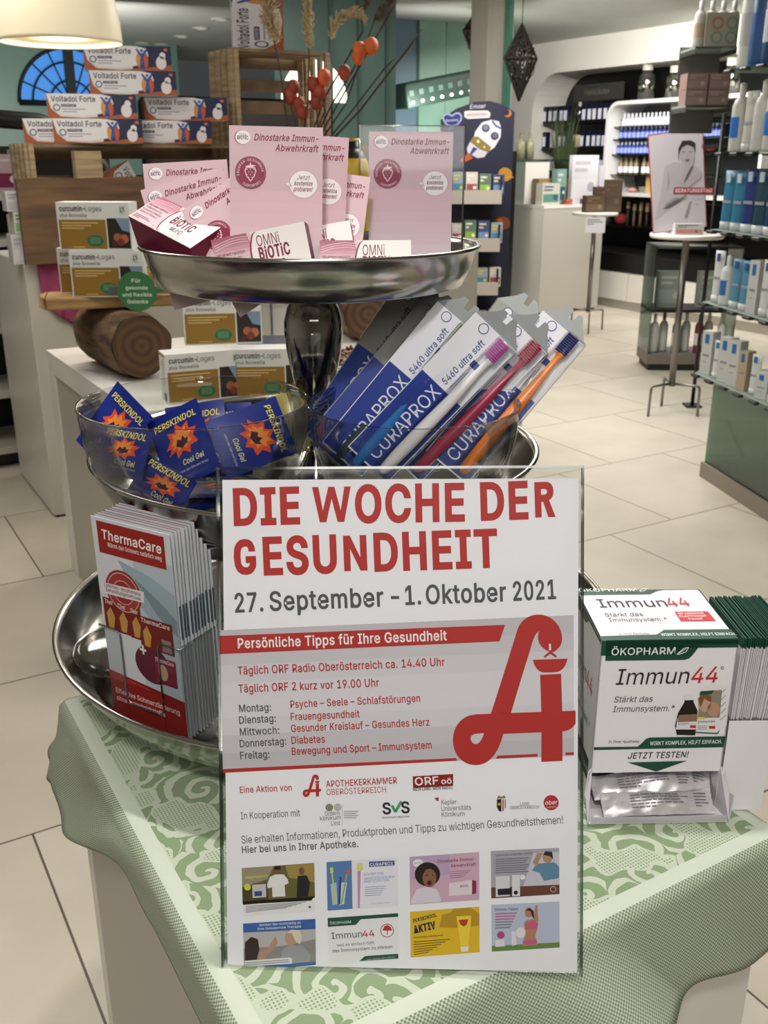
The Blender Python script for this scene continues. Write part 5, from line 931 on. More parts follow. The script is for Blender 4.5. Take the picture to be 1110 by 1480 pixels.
M, L = rect_from((231, 283), 1.17, (335, 335), 1.10, (196, 325), 1.125); remedy_box(M, 'pink remedy box tipped on its back at the left edge of the upper tray', .104)
M, L = rect_from((304, 347), 1.035, (427, 322), 1.035, (310, 400), 1.03); remedy_box(M @ TL(0, 0, -.002), 'pink remedy box leaning in front of the centre postcard', .098)
M, L = rect_from((462, 347.5), 1.062, (580, 347), 1.062, (462, 410), 1.05); remedy_box(M, 'pink remedy box standing level before the acrylic card stand', .096)
M, L = rect_from((440, 330), 1.125, (506, 318), 1.125, (446, 392), 1.11); remedy_box(M @ TL(-.045, 0, 0), 'pink remedy box leaning behind the level one, mostly hidden', .096)

# ================================================================ LEFT BOWL: gel sachets
NAVY = mat('sachet_navy', '#182a80', .3, 0, .45)
SWD, SHT = .070, .088
def gel_sachet(M, label, yellow=False, w=SWD, h=SHT, mir=1):
    mb = MB(M); nx, ny = 10, 12; vs = []; fs = []; m_ = NAVY if not yellow else YEL
    def b(x, y):
        u, v = min(1, max(0, (x/w-.07)/.86)), min(1, max(0, (y/h-.07)/.86)); return .0032*(4*u*(1-u))**.6*(4*v*(1-v))**.6
    for s_ in (1, -1):
        for j in range(ny+1):
            for i in range(nx+1): x, y = w*i/nx, h*j/ny; vs.append((x, y, s_*(b(x, y)+.0002)))
    k = (nx+1)*(ny+1)
    for t in (0, 1):
        for j in range(ny):
            for i in range(nx): a = t*k+j*(nx+1)+i; q = [a, a+1, a+nx+2, a+nx+1]; fs.append(q if not t else q[::-1])
    mb.add(vs, fs, m_, True); mb.warp = lambda p: V((p.x, p.y, p.z+b(p.x, p.y)+.0003)); mb.eps = .0001
    if not yellow:
        mb.text('PERSKINDOL', w*.09, h*.80, .0072, pr('#e6d64e'), 3, w=w*.82, bold=.02, shear=.12)
        cx, cy = w*.52, h*.56; fl = [(-.34, -.06), (-.20, .06), (-.22, .20), (-.08, .16), (-.02, .30), (.08, .20), (.22, .27), (.20, .14), (.34, .12), (.24, .0), (.30, -.12), (.14, -.14), (.10, -.25), (-.02, -.17), (-.16, -.26), (-.16, -.13), (-.32, -.17), (-.22, -.07)]
        mb.poly([(cx+a*w*.95, cy+b_*h*.8) for a, b_ in fl], pr('#d9502c'), 2); mb.poly([(cx+a*w*.62, cy+b_*h*.55+.001) for a, b_ in fl], pr('#e98a3a'), 3); mb.poly([(cx+w*a, cy+h*b_) for a, b_ in [(-.12, -.05), (-.02, -.10), (.10, -.06), (.14, .02), (.08, .0), (.05, .06), (.0, .0), (-.06, .03)]], pr('#3a1a34'), 4)
        mb.text('Cool Gel', w*.42, h*.24, .0062, pr('#e9e3a0'), 3, w=w*.4, bold=.01, shear=.2); mb.text('kühlt den Gel und Spray', w*.3, h*.16, .0026, pr('#c9c9d6'), 3, w=w*.55)
    mb.warp = None; return tag(mb.build('gel_sachet', M=M), label, 'sachet', None)
YEL = clear_mat('yellow_film', '#c9b92c', .25, .25, .4); _n = YEL.node_tree.nodes; _d = _n.new('ShaderNodeBsdfDiffuse'); _d.inputs[0].default_value = hexc('#c2b42e'); _m = _n.new('ShaderNodeMixShader'); _m.inputs[0].default_value = .5
_o = _n['Material Output']; _s = _o.inputs[0].links[0].from_socket; YEL.node_tree.links.new(_s, _m.inputs[1]); YEL.node_tree.links.new(_d.outputs[0], _m.inputs[2]); YEL.node_tree.links.new(_m.outputs[0], _o.inputs[0])
def sM_(tl, y0, tr, y1, bl, y2, w=SWD, h=SHT):
    a, b, c = atY(*tl, y0), atY(*tr, y1), atY(*bl, y2); x = (b-a).normalized(); u = a-c; u = (u-x*u.dot(x)).normalized(); return basis(a-u*h, x, u, x.cross(u))
gel_sachet(sM_((170, 551), 1.12, (222, 604), 1.08, (164, 612), 1.10), 'blue gel sachet standing upright at the far left of the left bowl')
gel_sachet(sM_((152, 612), 1.085, (246, 630), 1.04, (160, 668), 1.06, SWD, .056), 'blue gel sachet lying level at the front left of the left bowl', False, SWD, .056)
gel_sachet(sM_((214, 656), 1.06, (290, 700), 1.03, (200, 700), 1.045, SWD, .05), 'blue gel sachet lowest at the front of the left bowl, lettering slanting down', False, SWD, .05)
gel_sachet(sM_((212, 612), 1.10, (287, 573), 1.09, (228, 690), 1.07), 'blue gel sachet leaning in the middle, lettering rising to the right')
gel_sachet(sM_((238, 590), 1.112, (313, 578), 1.112, (238, 676), 1.08), 'blue gel sachet second in the upright fan, only its right edge showing')
gel_sachet(sM_((278, 586), 1.128, (349, 582), 1.128, (272, 676), 1.09), 'blue gel sachet third in the upright fan, last letters showing')
gel_sachet(sM_((398, 572), 1.105, (420, 628), 1.095, (318, 614), 1.07), 'blue gel sachet turned on its side at the right of the left bowl')
rn = random.Random(11)
for i, (x, y, z, a) in enumerate([(-.25, 1.11, 1.112, 20), (-.2, 1.13, 1.119, -35), (-.235, 1.075, 1.126, 75), (-.195, 1.085, 1.134, 5), (-.25, 1.14, 1.128, -60)]):
    gel_sachet(TL(x, y, z) @ RZ(a) @ RX(rn.uniform(-9, 9)) @ RY(rn.uniform(-9, 9)) @ TL(-SWD/2, -SHT/2, 0), 'blue gel sachet lying flat underneath the upright ones in the left bowl')['group'] = 'gel sachets at the bottom of the left bowl'
yM = [sM_((385+i*7, 575-3*i if i < 4 else 563+3*(i-4)), 1.165+.004*i, (420+i*7, 566+i*4), 1.165+.004*i, (392+i*5, 610+i*2), 1.155+.004*i, .04, .07) for i in range(6)]
for i, M in enumerate(yM): gel_sachet(M, 'transparent yellow sachet fanned at the back right of the left bowl', True, .04, .07)['group'] = 'yellow sachets in the left bowl'

# ================================================================ RIGHT BOWL: toothbrush packs
def pack(p0, y0, p1, y1, label, hcol, bcol, roll=0, grey=False, text_dark=False):
    a, b = atY(*p0, y0), atY(*p1, y1); x = (b-a).normalized(); n = (V((0, 0, H))-(a+b)/2); n = (n-x*n.dot(x)).normalized()
    n = Matrix.Rotation(math.radians(roll), 3, x) @ n; M = basis(a, x, n.cross(x), n); L = .232; hw_ = .031
    t = thing('toothbrush_pack', label, 'toothbrush pack', M)
    cm = mat('pack_card_white', '#dfe0e8', .4, 0, .4) if not grey else mat('pack_card_shaded', '#8e908c', .4, 0, .4)  # grey copy of the white card, with the shade put into its colour
    mb = MB(M); mb.box(0, L*.9, -hw_, hw_, -.0004, .0004, cm); mb.eps = .00012
    mb.rect(.002, -hw_+.001, L*.53, hw_-.001, pr('#233a8c'), 4); mb.text('CURAPROX', .012, -.004, .0155, pr('#dfe2ee'), 6, w=L*.46)
    mb.text('5460 ultra soft', L*.555, -.001, .0075, pr('#2c3f86' if not grey else '#2a2c30'), 6, w=L*.27, bold=.012, shear=.1)
    mb.lines(L*.56, L*.68, -.006, -.014, 3, pr('#8089a8'), 6, .4); mb.rect(L*.70, -.013, L*.735, -.004, pr('#2c3f86'), 6)
    mb.text('swiss premium oral care', .012, -.0125, .003, pr('#b9c0dc'), 6, w=L*.3); mb.disc(L*.87, .012, .006, pr('#2c3f86'), 6); mb.disc(L*.87, .012, .005, pr('#dfe0e8'), 7)
    mb.build('card', t)
    # clear blister with the hang tab
    mb = MB(M); mb.rbox(.003, L*.9, -hw_-.001, -.005, .0006, .0175, ACR, .003, 2, True); mb.box(0, L*.905, -hw_-.0015, hw_+.0015, -.0012, -.0007, ACR); mb.build('blister', t)
    mb = MB(M); tab = [(L*.9, -hw_-.001), (L*.965, -.016), (L, -.010), (L, -.004), (L*.955, -.003), (L*.955, .003), (L, .004), (L, .010), (L*.965, .016), (L*.9, hw_+.001)]
    mb.prism(tab, -.0012, -.0004, mat('tab_plastic', '#8f9496', .25, 0, .5)); mb.build('hang_tab', t)
    # the toothbrush: handle, neck, head and bristles
    hy, hz = -.0165, .0085; hm = mat('handle_'+hcol, hcol, .3, 0, .5)
    mb = MB(M); xs = [.006, .010, .03, .06, .09, .115, .135, .15, .165, .178, .182, .206, .2085]; rs = [.002, .0060, .0075, .0080, .0076, .0070, .0060, .0048, .0038, .0040, .0058, .0056, .002]
    mb.tube([(x_*L/.232, hy, hz-(.0012 if x_ > .14 else 0)) for x_ in xs], rs, hm, 12); br = mb.build('handle', t)
    mb = MB(M)
    for k in range(9): mb.rbox(L*.79+k*.0027, L*.79+k*.0027+.0022, hy-.0055, hy+.0095, hz-.001, hz+.0065, mat('bristle_'+bcol, bcol, .6), .0007, 1)
    mb.build('bristles', br); return t
pack((531, 672), 1.075, (748, 447), 1.075, 'front toothbrush pack with white handle and pink bristles', '#e6e2e4', '#b0459a', 4)
pack((494, 664), 1.09, (690, 428), 1.105, 'toothbrush pack directly behind the white-handled one, blue handle', '#2f6fb5', '#7a9a4a', -6)
pack((470, 655), 1.105, (650, 443), 1.14, 'toothbrush pack second from the left, its card coloured as in shade', '#35404a', '#4f6a3a', -10, True)
pack((462, 640), 1.13, (610, 425), 1.165, 'dark toothbrush pack with green handle at the far left of the right bowl', '#4d7a2c', '#4d7a2c', -14, True)
pack((580, 672), 1.095, (784, 462), 1.12, 'toothbrush pack with crimson handle, right of the white one', '#a3304e', '#a3304e', 6)
pack((645, 676), 1.085, (833, 452), 1.13, 'rightmost toothbrush pack with orange handle and navy bristles', '#e87f22', '#28306e', 4)
pack((600, 660), 1.13, (773, 423), 1.17, 'toothbrush pack at the back with only its grey tab showing', '#7f8a70', '#5f7a4a', 0, True)
# ================================================================ LEFT DISPLAY: white console with logs, plank and supplement boxes
CZ = .85
cM = TR(W(0, 0, 0), A0); ca0, ca1, cb0, cb1 = .725, 2.05, 2.55, 3.615
con = thing('white_console', 'white laminate waterfall console with recessed grey side behind the serving stand', 'console', cM)
mb = MB(cM); mb.box(ca0, ca1, cb0, cb1, CZ-.075, CZ, WLAM); mb.build('top_slab', con)
for b0, b1 in ((cb0, cb0+.085), (cb1-.085, cb1)): mb = MB(cM); mb.box(ca0, ca1, b0, b1, 0, CZ-.0755, WLAM); mb.build('end_panel', con)
mb = MB(cM); mb.box(ca0+.006, ca0+.03, cb0+.086, cb1-.086, 0, CZ-.0755, GLAM); mb.build('recessed_panel', con)
# tall counter behind it
pa0, pa1, pb0, pb1, PZ = .80, 3.05, 4.22, 4.95, 1.09
tall = thing('tall_counter', 'tall white counter carrying the crates, behind the low white console', 'counter', cM)
mb = MB(cM); mb.box(pa0, pa1, pb0, pb1, .012, PZ, GLAM, dict(left=WLAM, top=WLAM)); mb.build('carcass', tall)
mb = MB(cM); mb.box(pa0+.01, pa1-.01, pb0+.01, pb1-.01, 0, .012, DARK); mb.build('plinth', tall)
def log(c0, c1, r, label, seed):
    c0, c1 = V(c0), V(c1); x = (c1-c0).normalized(); L = (c1-c0).length; M = basis(c0, V((0, 0, 1)).cross(x).normalized() , V((0, 0, 1)), -x)
    x_ = (c1-c0).normalized(); zax = V((0, 0, 1)); s_ = x_.cross(zax).normalized(); M = basis(c0, s_, x_, s_.cross(x_))
    t = thing('log', label, 'log', M); rn = random.Random(seed); n = 40
    rad = [r*(1+.02*math.sin(3*2*math.pi*i/n+seed)+.012*math.sin(7*2*math.pi*i/n)) for i in range(n)]
    mb = MB(M); vs = []; fs = []; K = 7
    for k in range(K):
        for i in range(n): a = 2*math.pi*i/n; q = rad[i]*(1+.012*math.sin(k*1.7+i)) - (.006 if k in (0, K-1) else 0); vs.append((q*math.cos(a), L*k/(K-1), q*math.sin(a)))
    for k in range(K-1):
        for i in range(n): j = (i+1) % n; fs.append((k*n+i, k*n+j, (k+1)*n+j, (k+1)*n+i))
    mb.add(vs, fs, BARK, True); mb.build('bark', t)
    for y0, y1 in ((-.002, .004), (L-.004, L+.002)):
        mb = MB(M); mb.M = M @ RX(90); q = [((rad[i]-.008)*math.cos(2*math.pi*i/n), (rad[i]-.008)*math.sin(2*math.pi*i/n)) for i in range(n)]; mb.prism(q, -y1, -y0, LOGEND); mb.build('cut_end', t)
    return t
r_ = .101
e0 = atY(205, 503, 2.98); e1 = atY(156, 490, 3.30)
log((e0.x, e0.y, CZ+r_+.003), (e1.x-.02, e1.y, CZ+r_+.003), r_, 'thick sawn log lying on the white console under the left end of the plank', 1)
e0 = atY(533, 487, 3.62); e1 = atY(518, 480, 3.9)
pM2 = W(2.2, 3.1, 0)
log((e0.x, e0.y, CZ+.1+.003), (e1.x-.03, e1.y, CZ+.1+.003), .10, 'sawn log at the right end of the console above the wood chips', 2)
# plank across the logs
pl0 = atY(66, 443, 3.02); pl1 = atY(262, 441, 3.13); zpl = CZ+2*r_+.007
M = TR((pl0.x, pl0.y, zpl), math.atan2(pl1.y-pl0.y, pl1.x-pl0.x)); mb = MB(M); rn = random.Random(4); n = 12; Lp = .95; f_ = []
mb.rbox(0, Lp, -.02, .16, 0, .036, PLANK, .006, 2); mb.add([(0, -.02, 0), (-.02, .02, .006), (-.015, .1, .004), (0, .16, 0), (0, -.02, .036), (-.012, .03, .034), (-.02, .11, .033), (0, .16, .036)], [(0, 1, 5, 4), (1, 2, 6, 5), (2, 3, 7, 6), (4, 5, 6, 7), (3, 2, 1, 0)], PLANK)
PLM = M; tag(mb.build('rough_plank', M=M), 'rough-edged wooden plank lying across the logs on the white console', 'plank')
# supplement boxes
GOLD, OKG = '#93702f', '#3d6b46'
SL, SH, SD = .222, .138, .080
def supp(M, label):
    mb = MB(M); wb_ = mat('supp_white', '#dcdcd8', .5, 0, .3); mb.box(0, SL, 0, SD, 0, SH, wb_); mb.M = M @ basis(V((0, -.0003, 0)), V((1, 0, 0)), V((0, 0, 1)), V((0, -1, 0))); mb.eps = .0003
    mb.text('curcumin-', SL*.045, SH*.82, .0145, pr('#3a3f3d'), 3, w=SL*.35, bold=.025); mb.text('Loges', SL*.40, SH*.82, .0145, pr('#6a706c'), 3, w=SL*.22); mb.text('plus Boswellia', SL*.045, SH*.70, .0095, pr('#5d6b60'), 3, w=SL*.37, bold=.01)
    mb.rect(SL*.86, SH*.76, SL*.94, SH*.93, pr('#c9cfc9'), 2)
    for a in ((.875, .79, .887, .90), (.875, .79, .9, .81), (.913, .81, .925, .90), (.9, .88, .925, .90)): mb.rect(a[0]*SL, a[1]*SH, a[2]*SL, a[3]*SH, pr('#2f6a44'), 3)
    mb.rect(SL*.02, SH*.03, SL*.66, SH*.64, pr(GOLD), 2)
    for k in range(3): mb.rect(SL*.06, SH*(.56-k*.055), SL*(.56-.1*k), SH*(.585-k*.055), pr('#cdb27a'), 3)
    mb.disc(SL*.50, SH*.20, SL*.12, pr('#5e8a62'), 3, SH*.13); mb.disc(SL*.50, SH*.20, SL*.114, pr(OKG), 4, SH*.122)
    for k in range(4): mb.rect(SL*(.43-.0*k), SH*(.255-k*.035), SL*.57, SH*(.268-k*.035), pr('#7fa483'), 5)
    mb.rect(SL*.19, SH*.05, SL*.35, SH*.08, pr('#c9a24a'), 3)
    mb.rect(SL*.68, SH*.04, SL*.985, SH*.67, pr('#2f2a28'), 2); mb.poly([(SL*.8, SH*.67), (SL*.985, SH*.67), (SL*.985, SH*.38), (SL*.88, SH*.42)], pr('#7d93ad'), 3); mb.disc(SL*.81, SH*.27, SL*.055, pr('#a5613d'), 4); mb.disc(SL*.90, SH*.24, SL*.06, pr('#b06b4a'), 4); mb.disc(SL*.85, SH*.17, SL*.05, pr('#7a3a2c'), 5); mb.disc(SL*.76, SH*.12, SL*.04, pr('#4a2f26'), 5)
    mb.M = M @ basis(V((-.0003, SD, 0)), V((0, -1, 0)), V((0, 0, 1)), V((-1, 0, 0))); mb.rect(SD*.55, SH*.04, SD*.92, SH*.2, pr('#4a4c50'), 2); mb.text('curcumin-Loges', SD*.45, SH*.3, .009, pr('#55595a'), 2, w=SH*.55, rot=math.pi/2); mb.lines(SD*.55, SD*.85, SH*.85, SH*.3, 9, pr('#9da09f'), 2, .4); mb.rect(SD*.04, SH*.94, SD*.96, SH*.97, pr(GOLD), 2)
    return tag(mb.build('supplement_box', M=M), label, 'box')
P2 = lambda px, py, y, z: V((atY(px, py, y).x, y, z))
zt_ = zpl+.0365
def sb(px, y, z, rz, label):
    x = atY(px, 440, y).x; return supp(TR((x, y, z), math.radians(rz)), label)
sb(107, 3.035, zt_, 0, 'gold supplement box standing on the plank behind the round green badge')
sb(182, 3.075, zt_, 4, 'gold supplement box at the right of the row on the plank, under the steel tray')
sb(90, 3.125, zt_, 0, 'gold supplement box at the left end of the plank, mostly covered by its neighbour')
sb(96, 3.05, zt_+SH+.001, -3, 'gold supplement box on top of the row on the plank')
sb(232, 2.66, CZ+.001, 24, 'gold supplement box standing turned at the front of the white console')
sb(331, 2.74, CZ+.001, 4, 'gold supplement box on the console beside the steel column, lower row')
q = atY(268, 510, 2.80); supp(TR((q.x, 2.80, CZ+SH+.002), math.radians(9)), 'gold supplement box stacked in the second row on the console')
q = atY(270, 425, 2.82); supp(TR((q.x, 2.82, CZ+2*SH+.003), math.radians(3)), 'gold supplement box topmost on the console stack, cut off by the steel tray')
# round green badge clipped to the plank
bc = atY(198, 421, 2.97); M = basis(bc, V((1, 0, 0)), V((0, 0, 1)), V((0, -1, 0)))
bdg = thing('round_badge', 'round green badge with white lettering clipped to the edge of the plank', 'sign', M); mb = MB(M); R0 = .059; mb.prism([(R0*math.cos(i*.157), R0*math.sin(i*.157)) for i in range(40)], -.002, 0, mat('badge_green', '#33703f', .5)); mb.eps = .0004
for k, (s_, wd_) in enumerate([('Für', .027), ('gesunde', .066), ('und flexible', .088), ('Gelenke', .062)]): mb.text(s_, 0, .026-k*.0205, .0105, pr('#dfe8dc'), 2, w=wd_, al='c', bold=.02)
mb.build('disc', bdg); mb = MB(M); mb.box(-.085, -.04, -.012, .012, -.02, -.004, mat('clip_grey', '#55585a', .4)); mb.build('clip', bdg)
# wood chips at the right of the console
rn = random.Random(8); mb = MB(TR((0, 0, 0))); hue = [pr('#5a3a26'), pr('#7a5a3a'), pr('#3d2a1e'), pr('#a98a62'), pr('#6d2f24'), pr('#4a3520')]
cc = atY(530, 545, 3.1); MC = TR((cc.x, 3.15, CZ+.001), .2); mb = MB(MC)
for i in range(420):
    a, r0 = rn.uniform(0, 6.28), rn.random()**.5; x, y = .26*r0*math.cos(a), .22*r0*math.sin(a); z = .017+rn.random()*.06*(1-r0); s_ = rn.uniform(.006, .018)
    mb.M = MC @ TL(x, y, z) @ Matrix.Rotation(rn.uniform(0, 6), 4, V((rn.random(), rn.random(), rn.random()))); mb.box(-s_, s_, -s_*.5, s_*.5, -.002, .002, rn.choice(hue))
tag(mb.build('wood_chips', M=MC), 'heap of brown wood chips and petals on the console beside the log', 'wood chips', kind='stuff')
# white sample jars with clear lids behind the column
for i, px in enumerate((386, 408)):
    q = atY(px, 470, 3.35); M = TR((q.x, 3.36, CZ+SH*1.0+.02)); 
# small white tubs on the console: two rounded white pots in a tray
M = TR((atY(398, 470, 3.3).x, 3.34, CZ+.001), 0); tb = thing('tester_stand', 'clear tester stand with rounded white windows behind the steel column', 'tester stand', M)
mb = MB(M); mb.box(-.13, .13, -.05, .05, 0, .24, mat('tester_body', '#8f8fa0', .3)); mb.build('body', tb)
for dx in (-.058, .030):
    mb = MB(M); mb.rbox(dx-.037, dx+.045, -.06, -.051, .085, .285, mat('tester_white', '#e2e4e0', .3), .004, 2)
    mb.build('window', tb)
# ================================================================ on the tall counter
bd0 = atB(45, 366, 4.15); bd1 = atB(300, 366, 4.15); q0 = atB(36, 258, 4.17)
M = ROOM @ TL(bd0.dot(EA), 4.20, PZ+.002) @ RX(-4)
bw = (bd1-bd0).dot(EA); bh = atB(36, 258, 4.17).z-PZ
mb = MB(M); mb.prism([(-.02, 0), (bw+.35, 0), (bw+.35, bh*.98), (bw*.6, bh*1.0), (bw*.3, bh*.985), (.06, bh), (-.015, bh*.985)], -.035, 0, BOARD)
mb.M = M; me_ = mb
o = None
mb = MB(M); mb.M = M @ RX(90); mb.prism([(-.02, 0), (bw+.35, 0), (bw+.35, bh*.98), (bw*.6, bh*1.0), (bw*.3, bh*.985), (.06, bh), (-.015, bh*.985)], 0, .035, BOARD)
tag(mb.build('wooden_board', M=M), 'wide dark brown wooden board standing on edge on the tall counter', 'board')
# magenta cloth over the counter front
def drape(a0, a1, zlow, label, notch):
    M = ROOM @ TL(a0, pb0-.003, PZ+.003); mb = MB(M); nx, nz = 30, 16; vs = []; fs = []; L = a1-a0
    for j in range(nz+1):
        for i in range(nx+1):
            u = i/nx; lo = (zlow-PZ)*notch(u); d = j/nz
            if j == 0: vs.append((L*u, .12, 0))
            elif j == 1: vs.append((L*u, .0, .001))
            else: t = (j-1)/(nz-1); vs.append((L*u, -.004-.008*(1+math.sin(u*38+t*2))*t, lo*t))
    for j in range(nz):
        for i in range(nx): a = j*(nx+1)+i; fs.append((a, a+1, a+nx+2, a+nx+1))
    mb.add(vs, fs, MAGENTA, True); o = mb.build('magenta_cloth', M=M); s_ = o.modifiers.new('t', 'SOLIDIFY'); s_.thickness = .003; return tag(o, label, 'cloth')
aL = atB(52, 366, 4.21).dot(EA)
drape(aL, aL+.42, .80, 'magenta cloth hanging in a curved tongue over the left of the tall counter', lambda u: max(.02, math.sin(math.pi*min(1, .15+u*.62)))**.8)
aR = atB(470, 450, 4.21).dot(EA); drape(aR, aR+.33, .62, 'magenta cloth panel hanging over the right of the tall counter', lambda u: 1.0)
# short post standing behind the board
q = atB(125, 225, 4.3); M = TR((q.x, q.y, PZ+.002), A0); mb = MB(M); mb.rbox(-.055, .055, -.03, .03, 0, .43, WOODL, .004, 1); tag(mb.build('wooden_post', M=M), 'short pale wooden post standing behind the dark board', 'post')
# crates: slatted frames of posts and slats
def crate(M, wx, dy, hz_, label, nsl=4, vert=True, wood=WOODL):
    t = thing('wooden_crate', label, 'crate', M); th = .014
    for x in (.0, wx-.02):
        for y in (0.0, dy-.02): mb = MB(M); mb.box(x, x+.02, y, y+.02, 0, hz_, wood); mb.build('corner_post', t)
    for side in range(2):
        for k in range(nsl):
            mb = MB(M); w_ = dy/(nsl)*.45; y = .0+dy*(k+.5)/nsl-w_/2
            x = -th if side == 0 else wx; mb.box(x, x+th, y, y+w_, 0, hz_, wood); mb.build('side_slat', t)
    for z in (0, hz_-.06):
        for x in (.02, ):
            mb = MB(M); mb.box(.0, wx, dy, dy+th, z, z+.06, WOODX); mb.build('back_slat', t)
    for k in range(2): mb = MB(M); mb.box(.0, wx, dy, dy+th, hz_*(.36+.24*k), hz_*(.36+.24*k)+.055, WOODX); mb.build('back_slat', t)
    for z0 in (0, hz_-th):
        for k in range(3):
            y = dy*k/3+.01; mb = MB(M); mb.box(.02, wx-.02, y+.001, y+dy/3*.72, z0, z0+th, WOODX); mb.build('top_slat' if z0 else 'bottom_slat', t)
    return t
lz = .458
q = atB(45, 260, 4.36); LC = ROOM @ TL(q.dot(EA), 4.34, PZ+.002)
crate(LC, .93, .34, lz, 'low pale crate on the tall counter holding up the gel boxes', 4)
q2 = W(q.dot(EA)+.95, 4.34, PZ+.002); aa = q.dot(EA)+.97
crate(ROOM @ TL(aa, 4.36, PZ+.002), .85, .34, lz, 'low pale crate on the tall counter under the tall open crate', 4)
t0 = atB(345, 212, 4.40); tz0 = PZ+lz+.004; TCa = t0.dot(EA); th_ = atB(345, 80, 4.40).z-tz0
M = ROOM @ TL(TCa, 4.40, tz0) ; crate(M, .47, .30, .40, 'tall open slatted crate standing on end with dried stems before it', 4)
# gel boxes (large display cartons)
VL, VH, VD = .355, .094, .10
VB = {}
def gel_box(M, label):
    if 'o' in VB: return dup(VB['o'], M, label)
    mb = MB(M); mb.box(0, VL, 0, VD, 0, VH, mat('gel_white', '#d3d1d2', .5, 0, .3), dict(top=mat('gel_top', '#c9c7c8', .5), left=mat('gel_side', '#cfcccb', .5)))
    mb.M = M @ basis(V((0, -.0003, 0)), V((1, 0, 0)), V((0, 0, 1)), V((0, -1, 0))); mb.eps = .0004
    mb.rect(VL*.55, 0, VL, VH, pr('#22264a'), 2); q = [(VL*.02, VH*.99), (VL*.6, VH*.99), (VL*.72, VH*.9), (VL*.74, VH*.6), (VL*.62, VH*.22), (VL*.4, VH*.08), (VL*.16, VH*.12), (VL*.06, VH*.4), (VL*.02, VH*.75)]
    mb.poly([(0, VH), (0, 0), (VL, 0), (VL, VH*.25), (VL*.7, VH*.12), (VL*.4, VH*.02), (VL*.14, VH*.08), (VL*.04, VH*.4)], pr('#9c5638'), 3); mb.poly(q, pr('#d8d6da'), 4)
    mb.text('Voltadol Forte', VL*.05, VH*.68, .021, pr('#2a2e50'), 6, w=VL*.49, bold=.02); mb.disc(VL*.105, VH*.44, VL*.04, pr('#2a3a6a'), 6, VH*.14); mb.disc(VL*.105, VH*.44, VL*.028, pr('#cfd2da'), 7, VH*.10)
    mb.rect(VL*.155, VH*.47, VL*.32, VH*.58, pr('#2a2e50'), 6); mb.text('Schmerzgel', VL*.165, VH*.495, .008, pr('#d5d5dc'), 7, w=VL*.14)
    for k in range(2): mb.rect(VL*.16, VH*(.36-.1*k), VL*(.42-.1*k), VH*(.395-.1*k), pr('#8e8d9c'), 6)
    cx = VL*.665
    mb.disc(cx-VL*.035, VH*.42, VL*.035, pr('#c98a3a'), 6, VH*.3); mb.disc(cx+VL*.035, VH*.42, VL*.035, pr('#b8552f'), 6, VH*.3)
    mb.poly([(cx-VL*.07, VH*.86), (cx-VL*.055, VH*.9), (cx, VH*.68), (cx+VL*.055, VH*.92), (cx+VL*.07, VH*.88), (cx+VL*.015, VH*.55), (cx+VL*.03, VH*.08), (cx+VL*.01, VH*.06), (cx, VH*.4), (cx-VL*.02, VH*.06), (cx-VL*.04, VH*.1), (cx-VL*.015, VH*.55)], pr('#2c4f9a'), 7); mb.disc(cx, VH*.82, VL*.016, pr('#2c4f9a'), 7, VH*.06)
    mb.disc(VL*.88, VH*.33, VL*.06, pr('#d6d3d6'), 5, VH*.27); mb.disc(VL*.9, VH*.62, VL*.035, pr('#d6d3d6'), 5, VH*.14); mb.disc(VL*.94, VH*.86, VL*.022, pr('#c4683c'), 5, VH*.06)
    mb.M = M @ basis(V((-.0003, VD, 0)), V((0, -1, 0)), V((0, 0, 1)), V((-1, 0, 0))); mb.text('Voltadol', VD*.3, VH*.15, .009, pr('#4a4d60'), 2, w=VH*.6, rot=math.pi/2); mb.rect(VD*.55, VH*.2, VD*.9, VH*.75, pr('#b9b6b8'), 2)
    VB['o'] = tag(mb.build('gel_box', M=M), label, 'box'); return VB['o']
zc = PZ+lz+.004
def gb(px, b, row, label, rz=0):
    a = atB(px, 190, b).dot(EA); return gel_box(ROOM @ TL(a, b, zc+row*(VH+.0015)) @ RZ(rz), label)
RZ0 = -30.5
gb(34, 4.42, 0, 'gel box at the bottom row left end, mostly covered', -16); gb(77, 4.36, 0, 'gel box bottom row, second from the left', -16); gb(184, 4.42, 0, 'gel box bottom row, right end', -20)
gb(72, 4.40, 1, 'gel box second row left, under the pale glass edge', -17); gb(211, 4.46, 1, 'gel box second row right, half shaded', -20)
gb(136, 4.44, 2, 'gel box alone in the third row', -19); gb(131, 4.45, 3, 'gel box topmost of the stack of gel boxes', -19)
# big upright gel carton on the tall crate and one fallen behind the board
M = ROOM @ TL(atB(412, 70, 4.50).dot(EA), 4.50, tz0+.4015) @ RZ(-20); g = gel_box(M @ TL(.0, .05, 0) @ RY(-90) @ RX(0), 'large gel carton standing upright on the tall crate'); g.scale = (.95, 1, 2.5)
M = ROOM @ TL(atB(150, 255, 4.42).dot(EA), 4.42, PZ+.345) @ RZ(-8) @ RY(65) @ TL(0, 0, 0); g = gel_box(M, 'gel carton tipped at a slant in the low crate behind the dark board'); g.scale = (1.0, .5, 1.25)
